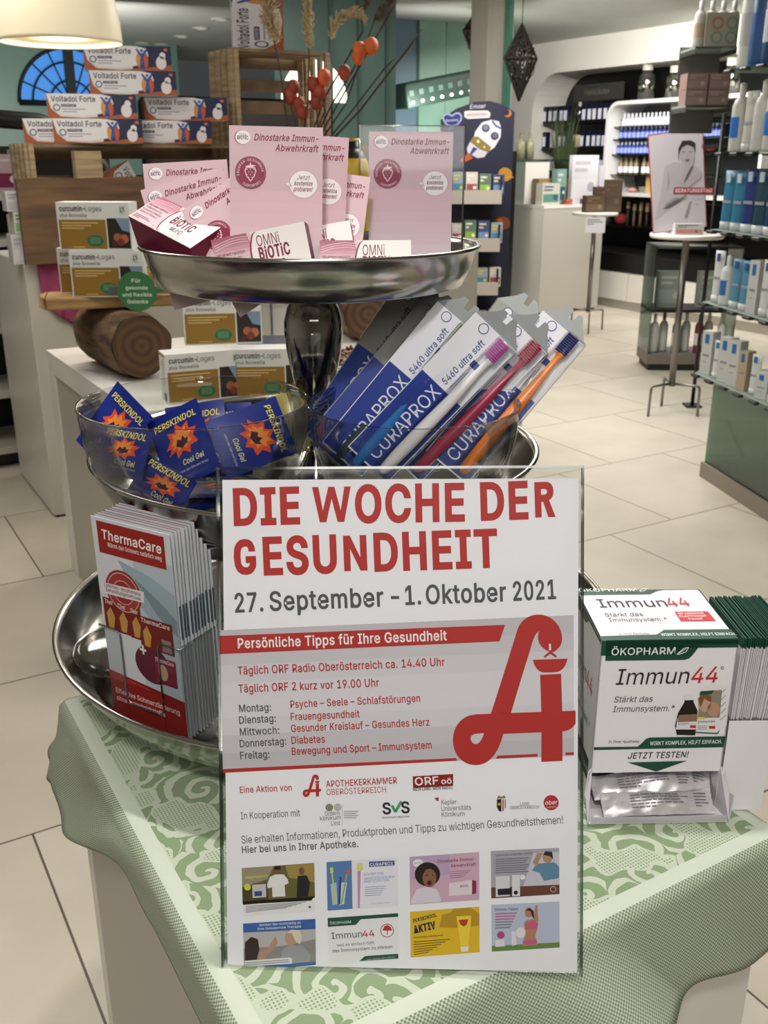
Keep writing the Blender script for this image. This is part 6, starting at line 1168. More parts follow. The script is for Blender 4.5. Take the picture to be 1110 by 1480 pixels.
# yellow bottles with black caps
def ybottle(px, b, label):
    q = atB(px, 250, b); M = TR((q.x, q.y, PZ+.002)); t = thing('yellow_bottle', label, 'bottle', M); ym = mat('bottle_yellow', '#c7a321', .35); 
    mb = MB(M); mb.lathe([(.0, 0), (.068, 0), (.072, .01), (.072, .36), (.066, .39), (.06, .4)], ym, 28); mb.build('body', t)
    mb = MB(M); mb.lathe([(.06, .4), (.05, .425), (.03, .44), (.026, .445), (.026, .475), (0, .475)], BLACK, 24); mb.build('cap', t)
    mb = MB(M); mb.lathe([(.027, .478), (.027, .488), (0, .488)], ym, 20); mb.build('cap_ring', t)
    mb = MB(M); mb.M = M @ TL(0, 0, .30); mb.tube([(.0725*math.cos(a), .0725*math.sin(a), 0) for a in [math.radians(230+i*8) for i in range(11)]], .008, BLACK, 6); mb.M = M; mb.build('label_band', t)
ybottle(468, 4.28, 'yellow bottle with black cap behind the centre postcard, left one'); ybottle(511, 4.275, 'yellow bottle with black cap left of the acrylic card stand')
# dried flower arrangement
q = atB(428, 250, 4.28); VM = TR((q.x, q.y, PZ+.002)); vs_ = thing('dried_flower_vase', 'dark vase with dried pampas plumes and orange lantern stems before the crate', 'dried flowers', VM)
mb = MB(VM); mb.lathe([(0, 0), (.05, 0), (.065, .06), (.07, .14), (.05, .25), (.035, .30), (.042, .33), (.036, .33), (.03, .30), (0, .29)], mat('vase_dark', '#33211f', .4), 28); mb.build('vase', vs_)
def at(px, py, y): return atY(px, py, y)
tw = mat('twig', '#3b2c22', .8); PAM = noise_mat('pampas', '#a08a66', '#c8b48c', 60, rough=.9); LAN = noise_mat('lantern_orange', '#b3401c', '#d96a2a', 14, rough=.6); LANR = noise_mat('lantern_red', '#7e2a1c', '#a8442a', 14, rough=.6)
yb = q.y; base = V((q.x, q.y, PZ+.32))
def stem(pts, r=.004):
    mb = MB(); P_ = [base]+[atY(x, y, yb+d) for x, y, d in pts]; mb.tube(P_, [r]*(len(P_)-1)+[r*.5], tw, 6); mb.build('stem', vs_)
stem([(500, 150, 0), (530, 60, 0), (548, 10, .02)]); stem([(520, 160, -.02), (570, 95, -.02), (588, 73, 0), (610, 42, 0)], .005); stem([(505, 165, .01), (555, 100, 0), (575, 80, 0)]); stem([(470, 160, 0), (452, 110, 0)]); stem([(480, 150, 0), (511, 100, 0), (520, 75, 0)])
stem([(415, 180, -.05), (405, 100, -.05), (392, 40, -.04)]); stem([(445, 150, -.03), (447, 80, 0), (446, 60, 0)]); stem([(470, 140, 0), (525, 45, .0), (522, 25, 0)]); stem([(430, 190, -.02), (420, 150, -.03)]); stem([(500, 130, 0), (560, 25, .03), (572, 5, .03)])
def plume(pts, wd, name='plume', m=PAM, seed=1, n=260):
    rn = random.Random(seed); mb = MB(); P_ = [atY(x, y, yb+d) for x, y, d in pts]
    for i in range(n):
        t = rn.random()*(len(P_)-1); k = min(int(t), len(P_)-2); c = P_[k].lerp(P_[k+1], t-k); s = t/(len(P_)-1); r0 = wd*(.35+.65*math.sin(math.pi*min(1, .12+s*.85)))
        d = V((rn.gauss(0, 1), rn.gauss(0, 1), rn.gauss(0, .6))).normalized()*r0*rn.random()**.5; ax = (P_[k+1]-P_[k]).normalized()*.022+d*.5
        mb.tube([c+d*.3, c+d+ax*.6, c+d+ax], [.0032, .0036, .0008], m, 4, cap=False)
    mb.build(name, vs_)
plume([(448, 70, 0), (445, 35, 0), (445, -12, 0)], .024, seed=2); plume([(478, 56, 0), (483, 35, 0), (495, 22, 0), (512, 16, 0), (526, 27, 0)], .026, seed=3); plume([(400, 60, -.05), (388, 20, -.05), (392, -12, -.05)], .035, seed=4, n=320)
plume([(545, 30, .02), (558, 8, .02), (570, -8, .02)], .026, m=noise_mat('dark_plume', '#4a4038', '#6a5c4e', 50, rough=.9), seed=5, n=160); plume([(528, 15, .02), (532, -5, .02)], .018, m=MATS['dark_plume'], seed=6, n=80)
def lantern(px, py, r, m):
    c = atY(px, py, yb-.02); mb = MB(); n, k = 15, 9; vs = []; fs = []
    for i in range(k+1):
        t = math.pi*i/k
        for j in range(n): a = 2*math.pi*j/n; rr_ = r*math.sin(t)**.8*(1+.10*math.cos(5*a)); vs.append((c.x+rr_*math.cos(a), c.y+rr_*math.sin(a), c.z+r*1.15*math.cos(t)-(.25*r*(1-math.sin(t)) if t > 2 else 0)))
    for i in range(k):
        for j in range(n): fs.append((i*n+j, (i+1)*n+j, (i+1)*n+(j+1) % n, i*n+(j+1) % n))
    mb.add(vs, fs, m, True); mb.build('seed_lantern', vs_)
for px, py, r, m in [(519, 72, .030, LAN), (536, 66, .030, LAN), (517, 82, .026, LAN), (497, 104, .027, LANR), (468, 111, .029, LAN), (452, 121, .028, LANR), (461, 133, .03, LANR), (457, 147, .027, LANR), (424, 125, .026, LANR), (419, 138, .03, LANR), (432, 150, .027, LANR), (437, 161, .027, LANR)]: lantern(px, py, r, m)
# dark round cushion-like object beside the crate
q = atB(302, 238, 4.3); 
# pendant lamp
lc = atY(89, 62, 3.5); LM = TR((lc.x, 3.5, 1.845)); lamp = thing('pendant_lamp', 'cream dome pendant lamp hanging at the upper left, lit', 'pendant lamp', LM)
SHD = mat('lamp_shade_cream', '#efe4c8', .45, 0, .4, emit='#ffe9b8', estr=.16)
R1 = .193; prof = [(R1, 0), (R1*1.0, .012), (R1*.985, .06), (R1*.93, .13), (R1*.83, .20), (R1*.68, .265), (R1*.45, .315), (R1*.2, .338), (.02, .342)]
mb = MB(LM); mb.lathe(prof+[(.02, .338), (R1*.44, .309), (R1*.66, .26), (R1*.81, .196), (R1*.91, .126), (R1*.965, .058), (R1*.975, .006)], SHD, 64, closed=True); mb.build('lamp_shade', lamp)
mb = MB(LM); mb.lathe([(0, .014), (R1*.96, .014), (R1*.96, .018), (0, .018)], mat('lamp_diffuser', '#f2e6c6', .5, emit='#ffe6b0', estr=.3), 48); mb.build('diffuser', lamp)
mb = MB(LM); mb.ball((0, 0, .012), (.008, .008, .006), DARK, 10, 6); mb.build('knob', lamp)
mb = MB(LM); mb.tube([(0, 0, .34), (0, 0, .854)], .004, DARK, 8); mb.build('cord', lamp)
pl = bpy.data.lights.new('pendant_bulb', 'POINT'); pl.energy = 5; pl.color = (1, .87, .64); pl.shadow_soft_size = .05; po = bpy.data.objects.new('pendant_bulb', pl); C.objects.link(po); po.location = (lc.x, 3.5, 1.82)
# ================================================================ FAR LEFT: gondola shelving with products
GM = ROOM @ TL(.30, 5.1, 0)
gon = thing('shop_gondola', 'dark shop gondola with pale curved shelves at the left edge', 'shelving unit', GM)
mb = MB(GM); mb.box(-1.5, 1.25, .42, .46, 0, 1.55, BLACK); mb.build('back_panel', gon)
mb = MB(GM); arcp = [(1.2*math.cos(t)*.62-.15, 1.55+.28*math.sin(t)) for t in [math.pi*i/20 for i in range(21)]]
mb.tube([(1.25-.02, .4, 1.2), (1.2, .4, 1.45), (1.08, .4, 1.60), (.9, .4, 1.665), (.5, .4, 1.69), (-.5, .4, 1.70), (-1.4, .4, 1.70)], .045, BLACK, 10); mb.build('top_rail', gon)
SHV = mat('shelf_pale', '#b9b4a8', .45)
zs = [.115, .40, .72, 1.13, 1.34]
for z in zs:
    mb = MB(GM); q = [(-1.5, .41), (-1.5, -.02)]+[(1.0+.3*math.sin(t), -.02+.3*(1-math.cos(t))) for t in [math.pi/2*i/8 for i in range(9)]]+[(1.3, .41)]
    mb.prism(q, z-.035, z, SHV); mb.build('shelf', gon)
mb = MB(GM); mb.box(-1.45, 1.2, .05, .40, 0, .08, BLACK); mb.build('plinth', gon)
def card_box(M, wx, dy, hz_, cols, label, txt=None, group=None):
    mb = MB(M); mb.box(0, wx, 0, dy, 0, hz_, pr(cols[0])); mb.M = M @ basis(V((0, -.0003, 0)), V((1, 0, 0)), V((0, 0, 1)), V((0, -1, 0))); mb.eps = .0005
    mb.rect(wx*.06, hz_*.12, wx*.94, hz_*.5, pr(cols[1]), 1); mb.lines(wx*.1, wx*.8, hz_*.88, hz_*.58, 2, pr(cols[2]), 2, .5, len(label))
    mb.disc(wx*.75, hz_*.34, min(wx, hz_)*.14, pr(cols[2]), 2)
    if txt: mb.text(txt, wx*.1, hz_*.66, hz_*.16, pr(cols[2]), 3, w=wx*.7, bold=.02)
    return tag(mb.build('product_box', M=M), label, 'box', group)
def on(px, py, b, z): a = atB(px, py, b).dot(EA); return a
def gbx(px, b, z, wx, dy, hz_, cols, label, rz=0): return card_box(ROOM @ TL(atB(px, 300, b).dot(EA), b, z+.001) @ RZ(rz), wx, dy, hz_, cols, label)
gbx(-4, 5.16, 1.34, .12, .08, .17, ('#b7a0a8', '#7d2450', '#d8c8cc'), 'magenta and white product box at the left edge, upper shelf', -20)
gbx(20, 5.20, 1.34, .10, .08, .19, ('#8b8a86', '#2d2b2c', '#8f6a6c'), 'dark grey product box with small picture on the left upper shelf', -20)
gbx(-8, 5.30, 1.34, .22, .07, .06, ('#c6b6bc', '#d7c9ce', '#8f3c5c'), 'flat pale pink product box on the left upper shelf', -20)
gbx(8, 5.12, 1.13, .19, .08, .11, ('#b8b09a', '#96752f', '#6a5a30'), 'small gold and white box on the second left shelf', -20)
gbx(-12, 5.14, .72, .16, .1, .14, ('#b9a9a6', '#cdbab6', '#7a3a3a'), 'pale box with reddish print on the middle left shelf', -12)
gbx(8, 5.10, .40, .20, .1, .05, ('#b3b1aa', '#9a8a80', '#7a5048'), 'flat pale carton lying on the left shelf above the base', -15)
gbx(-4, 5.12, .115, .10, .1, .20, ('#5c4a50', '#c9c2c0', '#2f2a2c'), 'upright dark box with white panel on the lowest left shelf', -10)
gbx(16, 5.10, .115, .19, .1, .12, ('#a9a2a4', '#7b6a74', '#4a3f48'), 'flowery grey box on the lowest left shelf', -15)
# pale boxes stacked at the left end of the tall counter
for z, wx, hh, cols, lb in [(.0, .105, .115, ('#c4c2c4', '#cfcdd0', '#a9a7ab'), 'pale grey carton at the left end of the tall counter, lowest of its stack'), (.117, .075, .085, ('#c7cbc2', '#8fae7c', '#6d8a5c'), 'white carton with green patch in the stack left of the dark board'), (.204, .085, .075, ('#bdbcc0', '#a9a8ae', '#8b8a92'), 'small grey printed carton topmost in the stack left of the dark board')]:
    card_box(ROOM @ TL(.765 if z != .117 else .785, 4.235, PZ+.0015+z), wx, .09, hh, cols, lb)
# dark display wall behind the gel boxes
q = atB(240, 190, 6.4); M = ROOM @ TL(atB(205, 190, 6.4).dot(EA), 6.4, 0); mb = MB(M); mb.rbox(0, 1.35, 0, .06, 0, 1.86, mat('dark_display', '#1b1712', .35), .05, 4); tag(mb.build('room_divider', M=M), 'tall dark brown room divider behind the stacked gel boxes', 'room divider')
# lit screens glimpsed through the crate
for px, b, z0, w_, h_, col, em, lb in [(371, 6.34, 1.55, .05, .14, '#a03030', '#c06a5a', 'small lit red and white poster seen through the crate slats'), (399, 6.34, 1.56, .05, .12, '#4a6aa8', '#8aa0d8', 'small lit blue screen seen through the crate slats')]:
    M = ROOM @ TL(atB(px, 165, b).dot(EA), b, z0); mb = MB(M); mb.box(0, w_, 0, .012, 0, h_, DARK); mb.box(.004, w_-.004, -.002, 0, .004, h_-.004, mat('lit_'+col[1:], col, .4, emit=em, estr=.7)); mb.box(.006, w_-.006, -.003, -.002, h_*.45, h_*.6, pr('#e8dede')); tag(mb.build('lit_poster', M=M), lb, 'screen')
# teal glass partition with a bright half-round window
TP = 7.0
M = ROOM @ TL(0, TP, 0)
def pa(px, py): q = atB(px, py, TP); return q.dot(EA), q.z
xa, xb = pa(395, 200)[0], pa(566, 200)[0]-.9
TEALD = noise_mat('teal_partition', '#566f69', '#627c76', 1.2, rough=.25)
cx, cz = pa(450, 148); rx = pa(497, 148)[0]-cx; 
fM = M @ RX(90)
mb = MB(fM)
def ply(pts): mb.prism(pts, 0, .06, TEALD)
ply([(xa, 0), (xb+.9, 0), (xb+.9, cz), (xa, cz)]); ar = [(cx+rx*math.cos(math.pi*i/20), cz+rx*1.05*math.sin(math.pi*i/20)) for i in range(21)]
for p, q in zip(ar, ar[1:]): ply([q, p, (p[0], 2.7), (q[0], 2.7)])
ply([(xa, cz), (cx-rx, cz), (cx-rx, 2.7), (xa, 2.7)]); ply([(cx+rx, cz), (xb+.9, cz), (xb+.9, 2.7), (cx+rx, 2.7)])
struct(mb.build('wall_partition', M=fM))
mb = MB(fM); mb.prism(ar, .045, .055, mat('lit_window', '#f5f1e6', .5, emit='#fff4e0', estr=1.6)); o = mb.build('window_2', M=fM); struct(o)
for k in range(3):
    a = pa(470+k*40, 100)[0]; mb = MB(fM); mb.box(a, a+.02, .0, 2.7, .061, .085, mat('partition_rib', '#4b625c', .4)); struct(mb.build('trim_%d' % (k+1), M=fM))
# pale green lit wall panels behind the counter with spot lamps
LP = 8.6
def pb(px, py): q = atB(px, py, LP); return q.dot(EA), q.z
M = ROOM @ TL(0, LP, 0) @ RX(90)
PALE = noise_mat('pale_green_panel', '#84b09c', '#92bba8', 1.5, rough=.3)
x0, z0 = pb(602, 118); x1 = pb(735, 118)[0]; xm = pb(641, 50)[0]
for a, b in ((x0, xm-.004), (xm+.004, x1)):
    mb = MB(M); mb.box(a, b, 0, 2.7, 0, .05, PALE); struct(mb.build('wall_panel', M=M))
xs0 = pb(560, 118)[0]; mb = MB(M); mb.box(xs0, x0-.01, 0, 2.7, -.1, .02, mat('bluegrey_panel', '#6b8898', .3)); struct(mb.build('wall_panel', M=M))
# sloping row of spot lamps
q0, q1 = atB(588, 142, 7.9), atB(705, 118, 7.9)
hood_a, hood_b = q0, q1
X = (q1-q0).normalized(); Mh = basis(q0, X, (V((0, 0, 1))-X*X.z).normalized(), X.cross((V((0, 0, 1))-X*X.z).normalized())); hl = (q1-q0).length
hood = thing('lamp_hood', 'long dark green counter hood with a row of small spot lamps', 'lamp hood', Mh)
mb = MB(Mh); mb.rbox(0, hl, -.09, .12, -.25, 0, mat('hood_green', '#22362f', .35), .02, 3); mb.build('hood', hood)
for i in range(8):
    x = hl*(.06+i*.118); mb = MB(Mh); mb.box(x-.022, x+.022, .01, .055, .0005, .006, mat('hood_tile', '#4d665c', .3)); mb.build('vent', hood)
    mb = MB(Mh); mb.lathe([(.0, .012), (.013, .012), (.013, 0), (0, 0)], mat('spot_lens', '#ffffff', .3, emit='#ffffff', estr=2.5), 14, M=Mh @ TL(x, -.045, 0)); mb.build('spot_lens', hood)
mb = MB(Mh)
q = atB(640, 175, 7.95); cnM = ROOM @ TL(pb(560, 178)[0]-.6, 7.9, 0)
cnt = thing('service_counter', 'dark service counter under the lamp hood, with a pale product row on top', 'counter', cnM); mb = MB(cnM); mb.box(0, 1.62, 0, .5, .01, 1.55, BLACK); mb.build('carcass', cnt); mb = MB(cnM); mb.box(.01, 1.61, .01, .49, 0, .01, DARK); mb.build('plinth', cnt)
mb = MB(cnM); mb.tube([(1.0, .25, 1.55), (1.0, .25, 1.78)], .05, BLACK, 10); mb.build('hood_post', cnt)
for i in range(7):
    a = atB(583+i*9, 170, 7.86).dot(EA); cols = ('#9d9a8e', ['#a8564a', '#b0a89a', '#7a8a80'][i % 3], '#5a5048'); card_box(ROOM @ TL(a, 7.93, 1.552), .085, .07, .115, cols, 'small pale carton in the row on the dark service counter', None, 'cartons on the service counter')
# ================================================================ MIDDLE: dark blue rocket display
bq0, bq1 = atY(643, 430, 6.9), atY(742, 160, 6.9); yb = 6.9
BX0 = atY(636, 250, yb).x; BX1 = atY(744, 160, yb).x; BZ = atY(690, 146, yb).z; sc = BX1-BX0
BM = TR((BX0, yb, 0)); rd = thing('cardboard_display', 'dark blue cardboard floor display with rocket and planets', 'floor display', BM)
DB = mat('display_navy', '#13142e', .5); fr = Fr(V((BX0, yb-.0006, 0)), V((1, 0, 0)), V((0, 0, 1)))
zL, zR = atY(640, 168, yb).z, atY(742, 162, yb).z
top = [(sc, zR), (sc*.85, zR+.045), (sc*.65, zR+.068), (sc*.45, zR+.062), (sc*.2, zR+.02), (0, zL-.02)]
mb = MB(BM); mb.M = BM @ RX(90); mb.prism([(0, 0), (sc, 0)]+top, -.04, 0, DB); mb.M = fr.M; mb.eps = .0006; P = Pr(mb, fr, lambda x, y: (580+x/6.167, 60+y/6.167))
P.text('Emser', (612, 600), (755, 592), 38, '#c9c7d6', 3, .0, .2); P.poly([(562, 625), (590, 618), (770, 615), (795, 640), (785, 680), (590, 690), (562, 670)], '#cfc4c6', 3); P.text('NASENSPRAY', (585, 668), (775, 662), 28, '#a8505a', 4, .02)
P.poly([(452, 655), (485, 632), (520, 632), (542, 660), (540, 700), (505, 745), (452, 765), (400, 745), (370, 705), (366, 665), (392, 640), (425, 640)], '#8a94b8', 3); P.poly([(452, 672), (485, 648), (515, 648), (528, 668), (524, 698), (495, 735), (452, 750), (410, 735), (384, 700), (380, 670), (400, 654), (425, 655)], '#2b2f62', 4); P.text('Mucosolvan', (398, 715), (508, 708), 22, '#9aa5cc', 5, .02)
rk = [(720, 720), (800, 698), (870, 712), (890, 770), (885, 850), (830, 945), (770, 985), (640, 880), (660, 800)]
P.poly([(640, 880), (680, 900), (770, 985), (740, 1030), (680, 1040), (590, 990), (585, 950), (610, 900)], '#b9b7bb', 3); P.poly(rk, '#c5c4ca', 4); P.poly([(640, 850), (680, 845), (800, 940), (780, 990), (700, 960), (610, 890)], '#7d6a3a', 5); P.disc(685, 890, 14, '#d8c68a', 6); P.disc(740, 940, 10, '#c9b67a', 6)
P.disc(752, 772, 36, '#3b3d55', 6); P.disc(752, 768, 24, '#6f7288', 7); P.disc(832, 842, 36, '#3b3d55', 6); P.disc(836, 838, 22, '#5d6078', 7); P.strip([(810, 705), (840, 750), (888, 775)], 14, '#2f3a78', 6); P.poly([(600, 990), (640, 1040), (560, 1080), (520, 1060)], '#a8502a', 4); P.poly([(640, 940), (680, 955), (625, 1010), (610, 1000)], '#2f3f7d', 5)
P.disc(948, 640, 34, '#b06a2e', 3); P.disc(935, 632, 28, '#1c1d3f', 4); P.disc(925, 1185, 62, '#a6772c', 3); P.strip([(850, 1215), (1000, 1210)], 7, '#c9963c', 4)
P.disc(900, 1620, 70, '#7a3f22', 3, 60); P.disc(880, 1600, 26, '#a55c2e', 4)
mb.build('header', rd)
for k, (py, hh) in enumerate([(282, 1), (350, 1), (412, 1), (475, 1)]):
    z = atY(690, py, yb-.15).z; mb = MB(BM); mb.box(.05, sc*.80, -.28, -.001, z-.012, z, BLACK); mb.box(.05, .06, -.28, -.001, z, z+.12, DB); mb.box(sc*.80-.01, sc*.80, -.28, -.001, z, z+.12, DB); mb.build('shelf_tray', rd)
    mb = MB(BM); mb.box(.05, sc*.80, -.29, -.281, z-.05, z+.035, mat('price_strip', '#a39b90', .5) if k != 3 else BLACK); mb.build('front_strip', rd)
    rn = random.Random(k)
    for i in range(4):
        x = BX0+.07+i*(sc*.72)/4; cols = [('#8f9aa0', '#4f7f9c', '#d0c040'), ('#c2b8ae', '#8f4a50', '#e0d8d0'), ('#5e7060', '#86a83e', '#dfe2c8'), ('#3f4a6a', '#6f8ab0', '#d9d0b0')][(i+k) % 4]
        lbs = ['topmost', 'second', 'third', 'lowest']; ps = ['left end', 'second place', 'third place', 'right end']
        card_box(TR((x, yb-.24, z+.001)), (sc*.72)/4-.012, .07, .12+.03*rn.random(), cols, 'small colourful product box on the %s tray of the rocket display, %s' % (lbs[k], ps[i]))
mb = MB(BM); mb.box(.03, sc*.82, -.27, -.001, 0, .22, DB); mb.build('base_box', rd)
# ================================================================ hanging woven diamonds
def diamond(px, ptop, pbot, pl_, pr_, y, label, seed):
    top, bot = atY(px, ptop, y), atY(px, pbot, y); w_ = (atY(pr_, 85, y).x-atY(pl_, 85, y).x)/2; c = atY((pl_+pr_)/2, (ptop+pbot)/2-6, y); M = TR((c.x, y, c.z)); t = thing('woven_diamond', label, 'hanging ornament', M)
    hu, hd_ = top.z-c.z, c.z-bot.z; m = mat('rattan_dark', '#2a231e', .8); rn = random.Random(seed); mb = MB(M)
    ring = [V((w_*math.cos(k*math.pi/2+.3), w_*math.sin(k*math.pi/2+.3), 0)) for k in range(4)]; T_, B_ = V((0, 0, hu)), V((0, 0, -hd_))
    for k in range(4):
        mb.tube([T_, ring[k], B_], .008, m, 6); mb.tube([ring[k], ring[(k+1) % 4]], .007, m, 6)
    mb.build('frame', t); mb = MB(M)
    for k in range(4):
        for apex in (T_, B_):
            A_, B2, C_ = apex, ring[k], ring[(k+1) % 4]
            def rp():
                u, v = rn.random(), rn.random()
                if u+v > 1: u, v = 1-u, 1-v
                return A_+(B2-A_)*u+(C_-A_)*v
            for i in range(26):
                p, q = rp(), rp(); mb.tube([p, (p+q)/2+V((rn.gauss(0, .012), rn.gauss(0, .012), rn.gauss(0, .01))), q], .0042, m, 4, cap=False)
    mb.build('weave', t); mb = MB(M); mb.tube([T_, V((0, 0, 2.7-c.z))], .003, m, 5); mb.build('cord', t)
diamond(753, 35, 146, 727, 778, 7.3, 'dark woven diamond ornament hanging right of the white column', 1)
diamond(684, 22, 80, 668, 700, 9.3, 'smaller dark woven diamond ornament half hidden behind the white column', 2)
# green glass fin right of the column
q = atY(731, 150, 8.1); M = TR((q.x, 8.1, 0), A0); mb = MB(M); mb.box(-.02, .02, -.03, .03, 0, 2.7, mat('green_fin', '#5f9a86', .2)); struct(mb.build('trim_4', M=M))
# ================================================================ white counter at the back and things on it
c0 = V((1.557, 9.94, 0)); CM = TR(c0, A0); KZ = 1.054
kc = thing('back_counter', 'white block counter standing in the aisle before the black niche', 'counter', CM)
mb = MB(CM); mb.box(0, .78, 0, .72, .02, KZ-.03, GLAM, dict(left=WLAM)); mb.build('carcass', kc); mb = MB(CM); mb.box(-.005, .785, -.005, .725, KZ-.03, KZ, WLAM); mb.build('counter_top', kc); mb = MB(CM); mb.box(.02, .76, .02, .84, 0, .02, DARK); mb.build('plinth', kc)
def onc(a, b): return CM @ TL(a, b, KZ+.001)
M = onc(.02, .34); sh = thing('small_shelf_riser', 'white open riser with clear top on the back counter, bottles standing on it', 'riser', M)
mb = MB(M); mb.box(0, .3, 0, .02, 0, .40, WLAM); mb.build('side_panel', sh); mb = MB(M); mb.box(0, .02, .02, .36, 0, .40, WLAM); mb.build('back_panel', sh); mb = MB(M); mb.box(-.01, .55, -.01, .38, .40, .42, SHELFG); mb.build('glass_top', sh)
def small_bottle(M, h, r, body, capc, name='bottle', label='', group=None, neck=.3, key=None):
    t = thing(name, label, 'bottle', M, group); mb = MB(M); mb.lathe([(0, 0), (r, 0), (r, h*.62), (r*.8, h*.68), (r*neck, h*.72), (r*neck, h*.8)], body, 16); mb.build('body', t)
    mb = MB(M); mb.lathe([(r*neck*1.15, h*.78), (r*neck*1.15, h*.99), (0, h)], capc, 14); mb.build('cap', t); return t
for i, (a, lb) in enumerate([(.05, 'small olive bottle at the left end of the riser on the back counter'), (.16, 'small pale bottle second on the riser on the back counter')]): small_bottle(onc(a, .47) @ TL(0, 0, .421), .25, .045, mat('bottle_olive', '#8d8c6c', .3), mat('cap_olive', '#7a7048', .4), label=lb)
card_box(onc(.10, .22), .40, .1, .24, ('#8f7d5c', '#6d5a3e', '#b09a70'), 'brown natural-look carton on the back counter under the riser')
card_box(onc(.02, .06), .22, .1, .2, ('#c4c0b4', '#5f8a80', '#3f5a78'), 'white pack with green leaf pattern at the left of the back counter')
card_box(onc(.24, .115), .12, .08, .33, ('#7b9a94', '#2f5a66', '#c9d0c8'), 'dark teal pack standing on the back counter')
card_box(onc(.45, .14), .34, .05, .46, ('#c9c8cc', '#d4d2d6', '#a9a6b0'), 'tall white leaflet board on the back counter')
card_box(onc(.62, .24), .36, .05, .36, ('#c2c0c6', '#cfcbd2', '#9a8fa8'), 'pale lilac leaflet board at the right of the back counter')
card_box(onc(.30, .03), .08, .06, .05, ('#a5463c', '#b9584c', '#d9b0a0'), 'tiny red pack at the front of the back counter')
card_box(onc(.52, .02), .2, .06, .05, ('#6d4a7a', '#8a6a92', '#c9b6d0'), 'flat purple pack at the front of the back counter')
# second stand table with brown boxes
sc_ = V((1.86, 8.98, 0)); SM = TR(sc_); TZ2 = 1.04
def stand_table(M, zt, R, label, rleg=.16, ang0=.4):
    t = thing('stand_table', label, 'stand table', M); mb = MB(M); mb.lathe([(0, zt-.025), (R-.008, zt-.025), (R, zt-.018), (R, zt-.004), (R-.005, zt), (0, zt)], WLAM, 56); mb.build('table_top', t)
    mb = MB(M); mb.tube([(0, 0, .17), (0, 0, zt-.026)], .02, DSTEEL, 16); mb.build('pole', t)
    for k in range(3):
        a = ang0+k*2.0944; c, s_ = math.cos(a), math.sin(a); mb = MB(M); mb.tube([(0, 0, .185), (rleg*.9*c, rleg*.9*s_, .185), (rleg*.98*c, rleg*.98*s_, .178), (rleg*c, rleg*s_, .165), (rleg*1.03*c, rleg*1.03*s_, .0)], .0085, DSTEEL, 8); mb.build('leg', t)
    return t
stand_table(SM, TZ2, .2, 'slim stand table with brown boxes right of the back counter')
card_box(SM @ TL(-.10, -.06, TZ2+.001) @ RZ(8), .17, .1, .14, ('#5e4c3c', '#6d5a48', '#8a7660'), 'low brown gift box on the slim stand table')
card_box(SM @ TL(-.02, .0, TZ2+.142) @ RZ(0), .11, .08, .07, ('#4f3f34', '#66523f', '#84694f'), 'small brown pack lying on the low brown box of the stand table')
card_box(SM @ TL(.06, .0, TZ2+.001) @ RZ(-12), .16, .1, .27, ('#5a4a3c', '#54453a', '#6a5848'), 'tall brown gift box at the right of the slim stand table')
M = SM @ TL(-.12, -.215, TZ2-.16); mb = MB(M); mb.box(0, .17, 0, .002, 0, .13, PAPER); mb.M = M @ basis(V((0, -.0003, 0)), V((1, 0, 0)), V((0, 0, 1)), V((0, -1, 0))); mb.eps = .0006; mb.lines(.015, .15, .115, .06, 3, pr('#9a9aa0'), 1); tag(mb.build('paper_note', M=M), 'white paper note hanging from the rim of the slim stand table', 'note')
# ================================================================ round stand table with the beauty poster
RMx = TR((1.775, 5.93, 0)); RZt = 1.078
stand_table(RMx, RZt, .212, 'round stand table carrying the tilted red-edged beauty poster', .17, -2.62)
tlp, trp, blp, brp = (962, 201), (1038, 194), (942, 337), (1020, 329)
a_, b_ = atY(942, 337, 5.90), atY(1022, 333, 5.86); x = (b_-a_); x.z = .30*.13*(x.length/.30); pw = .305; fr = Fr(V((a_.x+.005, 5.90, RZt+.001)), x, V((.045, .05, .55))); ph = .545
pst = thing('beauty_poster', 'tilted grey portrait poster with red edge and red banner on the round stand table', 'poster', fr.M)
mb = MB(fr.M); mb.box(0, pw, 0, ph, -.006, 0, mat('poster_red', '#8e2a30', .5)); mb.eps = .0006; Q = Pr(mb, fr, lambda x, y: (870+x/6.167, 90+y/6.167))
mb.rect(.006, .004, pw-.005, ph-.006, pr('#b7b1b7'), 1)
SKN, SH1, SH2 = '#a39da2', '#8a858b', '#5c575d'
Q.poly([(560, 930), (640, 890), (740, 900), (860, 940), (895, 1000), (880, 1060), (800, 1110), (720, 1140), (640, 1200), (660, 1260), (600, 1310), (500, 1400), (470, 1400), (520, 1200)], '#a8a2a7', 2)
Q.poly([(690, 760), (760, 720), (820, 760), (825, 850), (790, 905), (740, 915), (695, 860)], SKN, 4); Q.poly([(680, 880), (680, 770), (715, 700), (790, 696), (832, 720), (832, 810), (815, 760), (760, 735), (715, 760), (692, 800)], '#2f2a2e', 5)
Q.poly([(715, 800), (740, 796), (740, 802), (716, 806)], '#3a353a', 6); Q.poly([(775, 795), (800, 793), (800, 800), (776, 801)], '#3a353a', 6); Q.poly([(735, 868), (780, 862), (775, 880), (750, 886)], '#6e5f66', 6); Q.poly([(752, 800), (762, 845), (750, 850)], '#9a949a', 6)
Q.poly([(800, 860), (822, 850), (810, 910), (760, 990), (725, 1080), (690, 1080), (715, 990), (745, 920)], SKN, 6); Q.poly([(750, 1000), (800, 925), (815, 930), (770, 1020), (730, 1090)], SH2, 5); Q.poly([(700, 1090), (830, 1010), (885, 970), (880, 1030), (790, 1100), (700, 1150)], '#a39da3', 5)
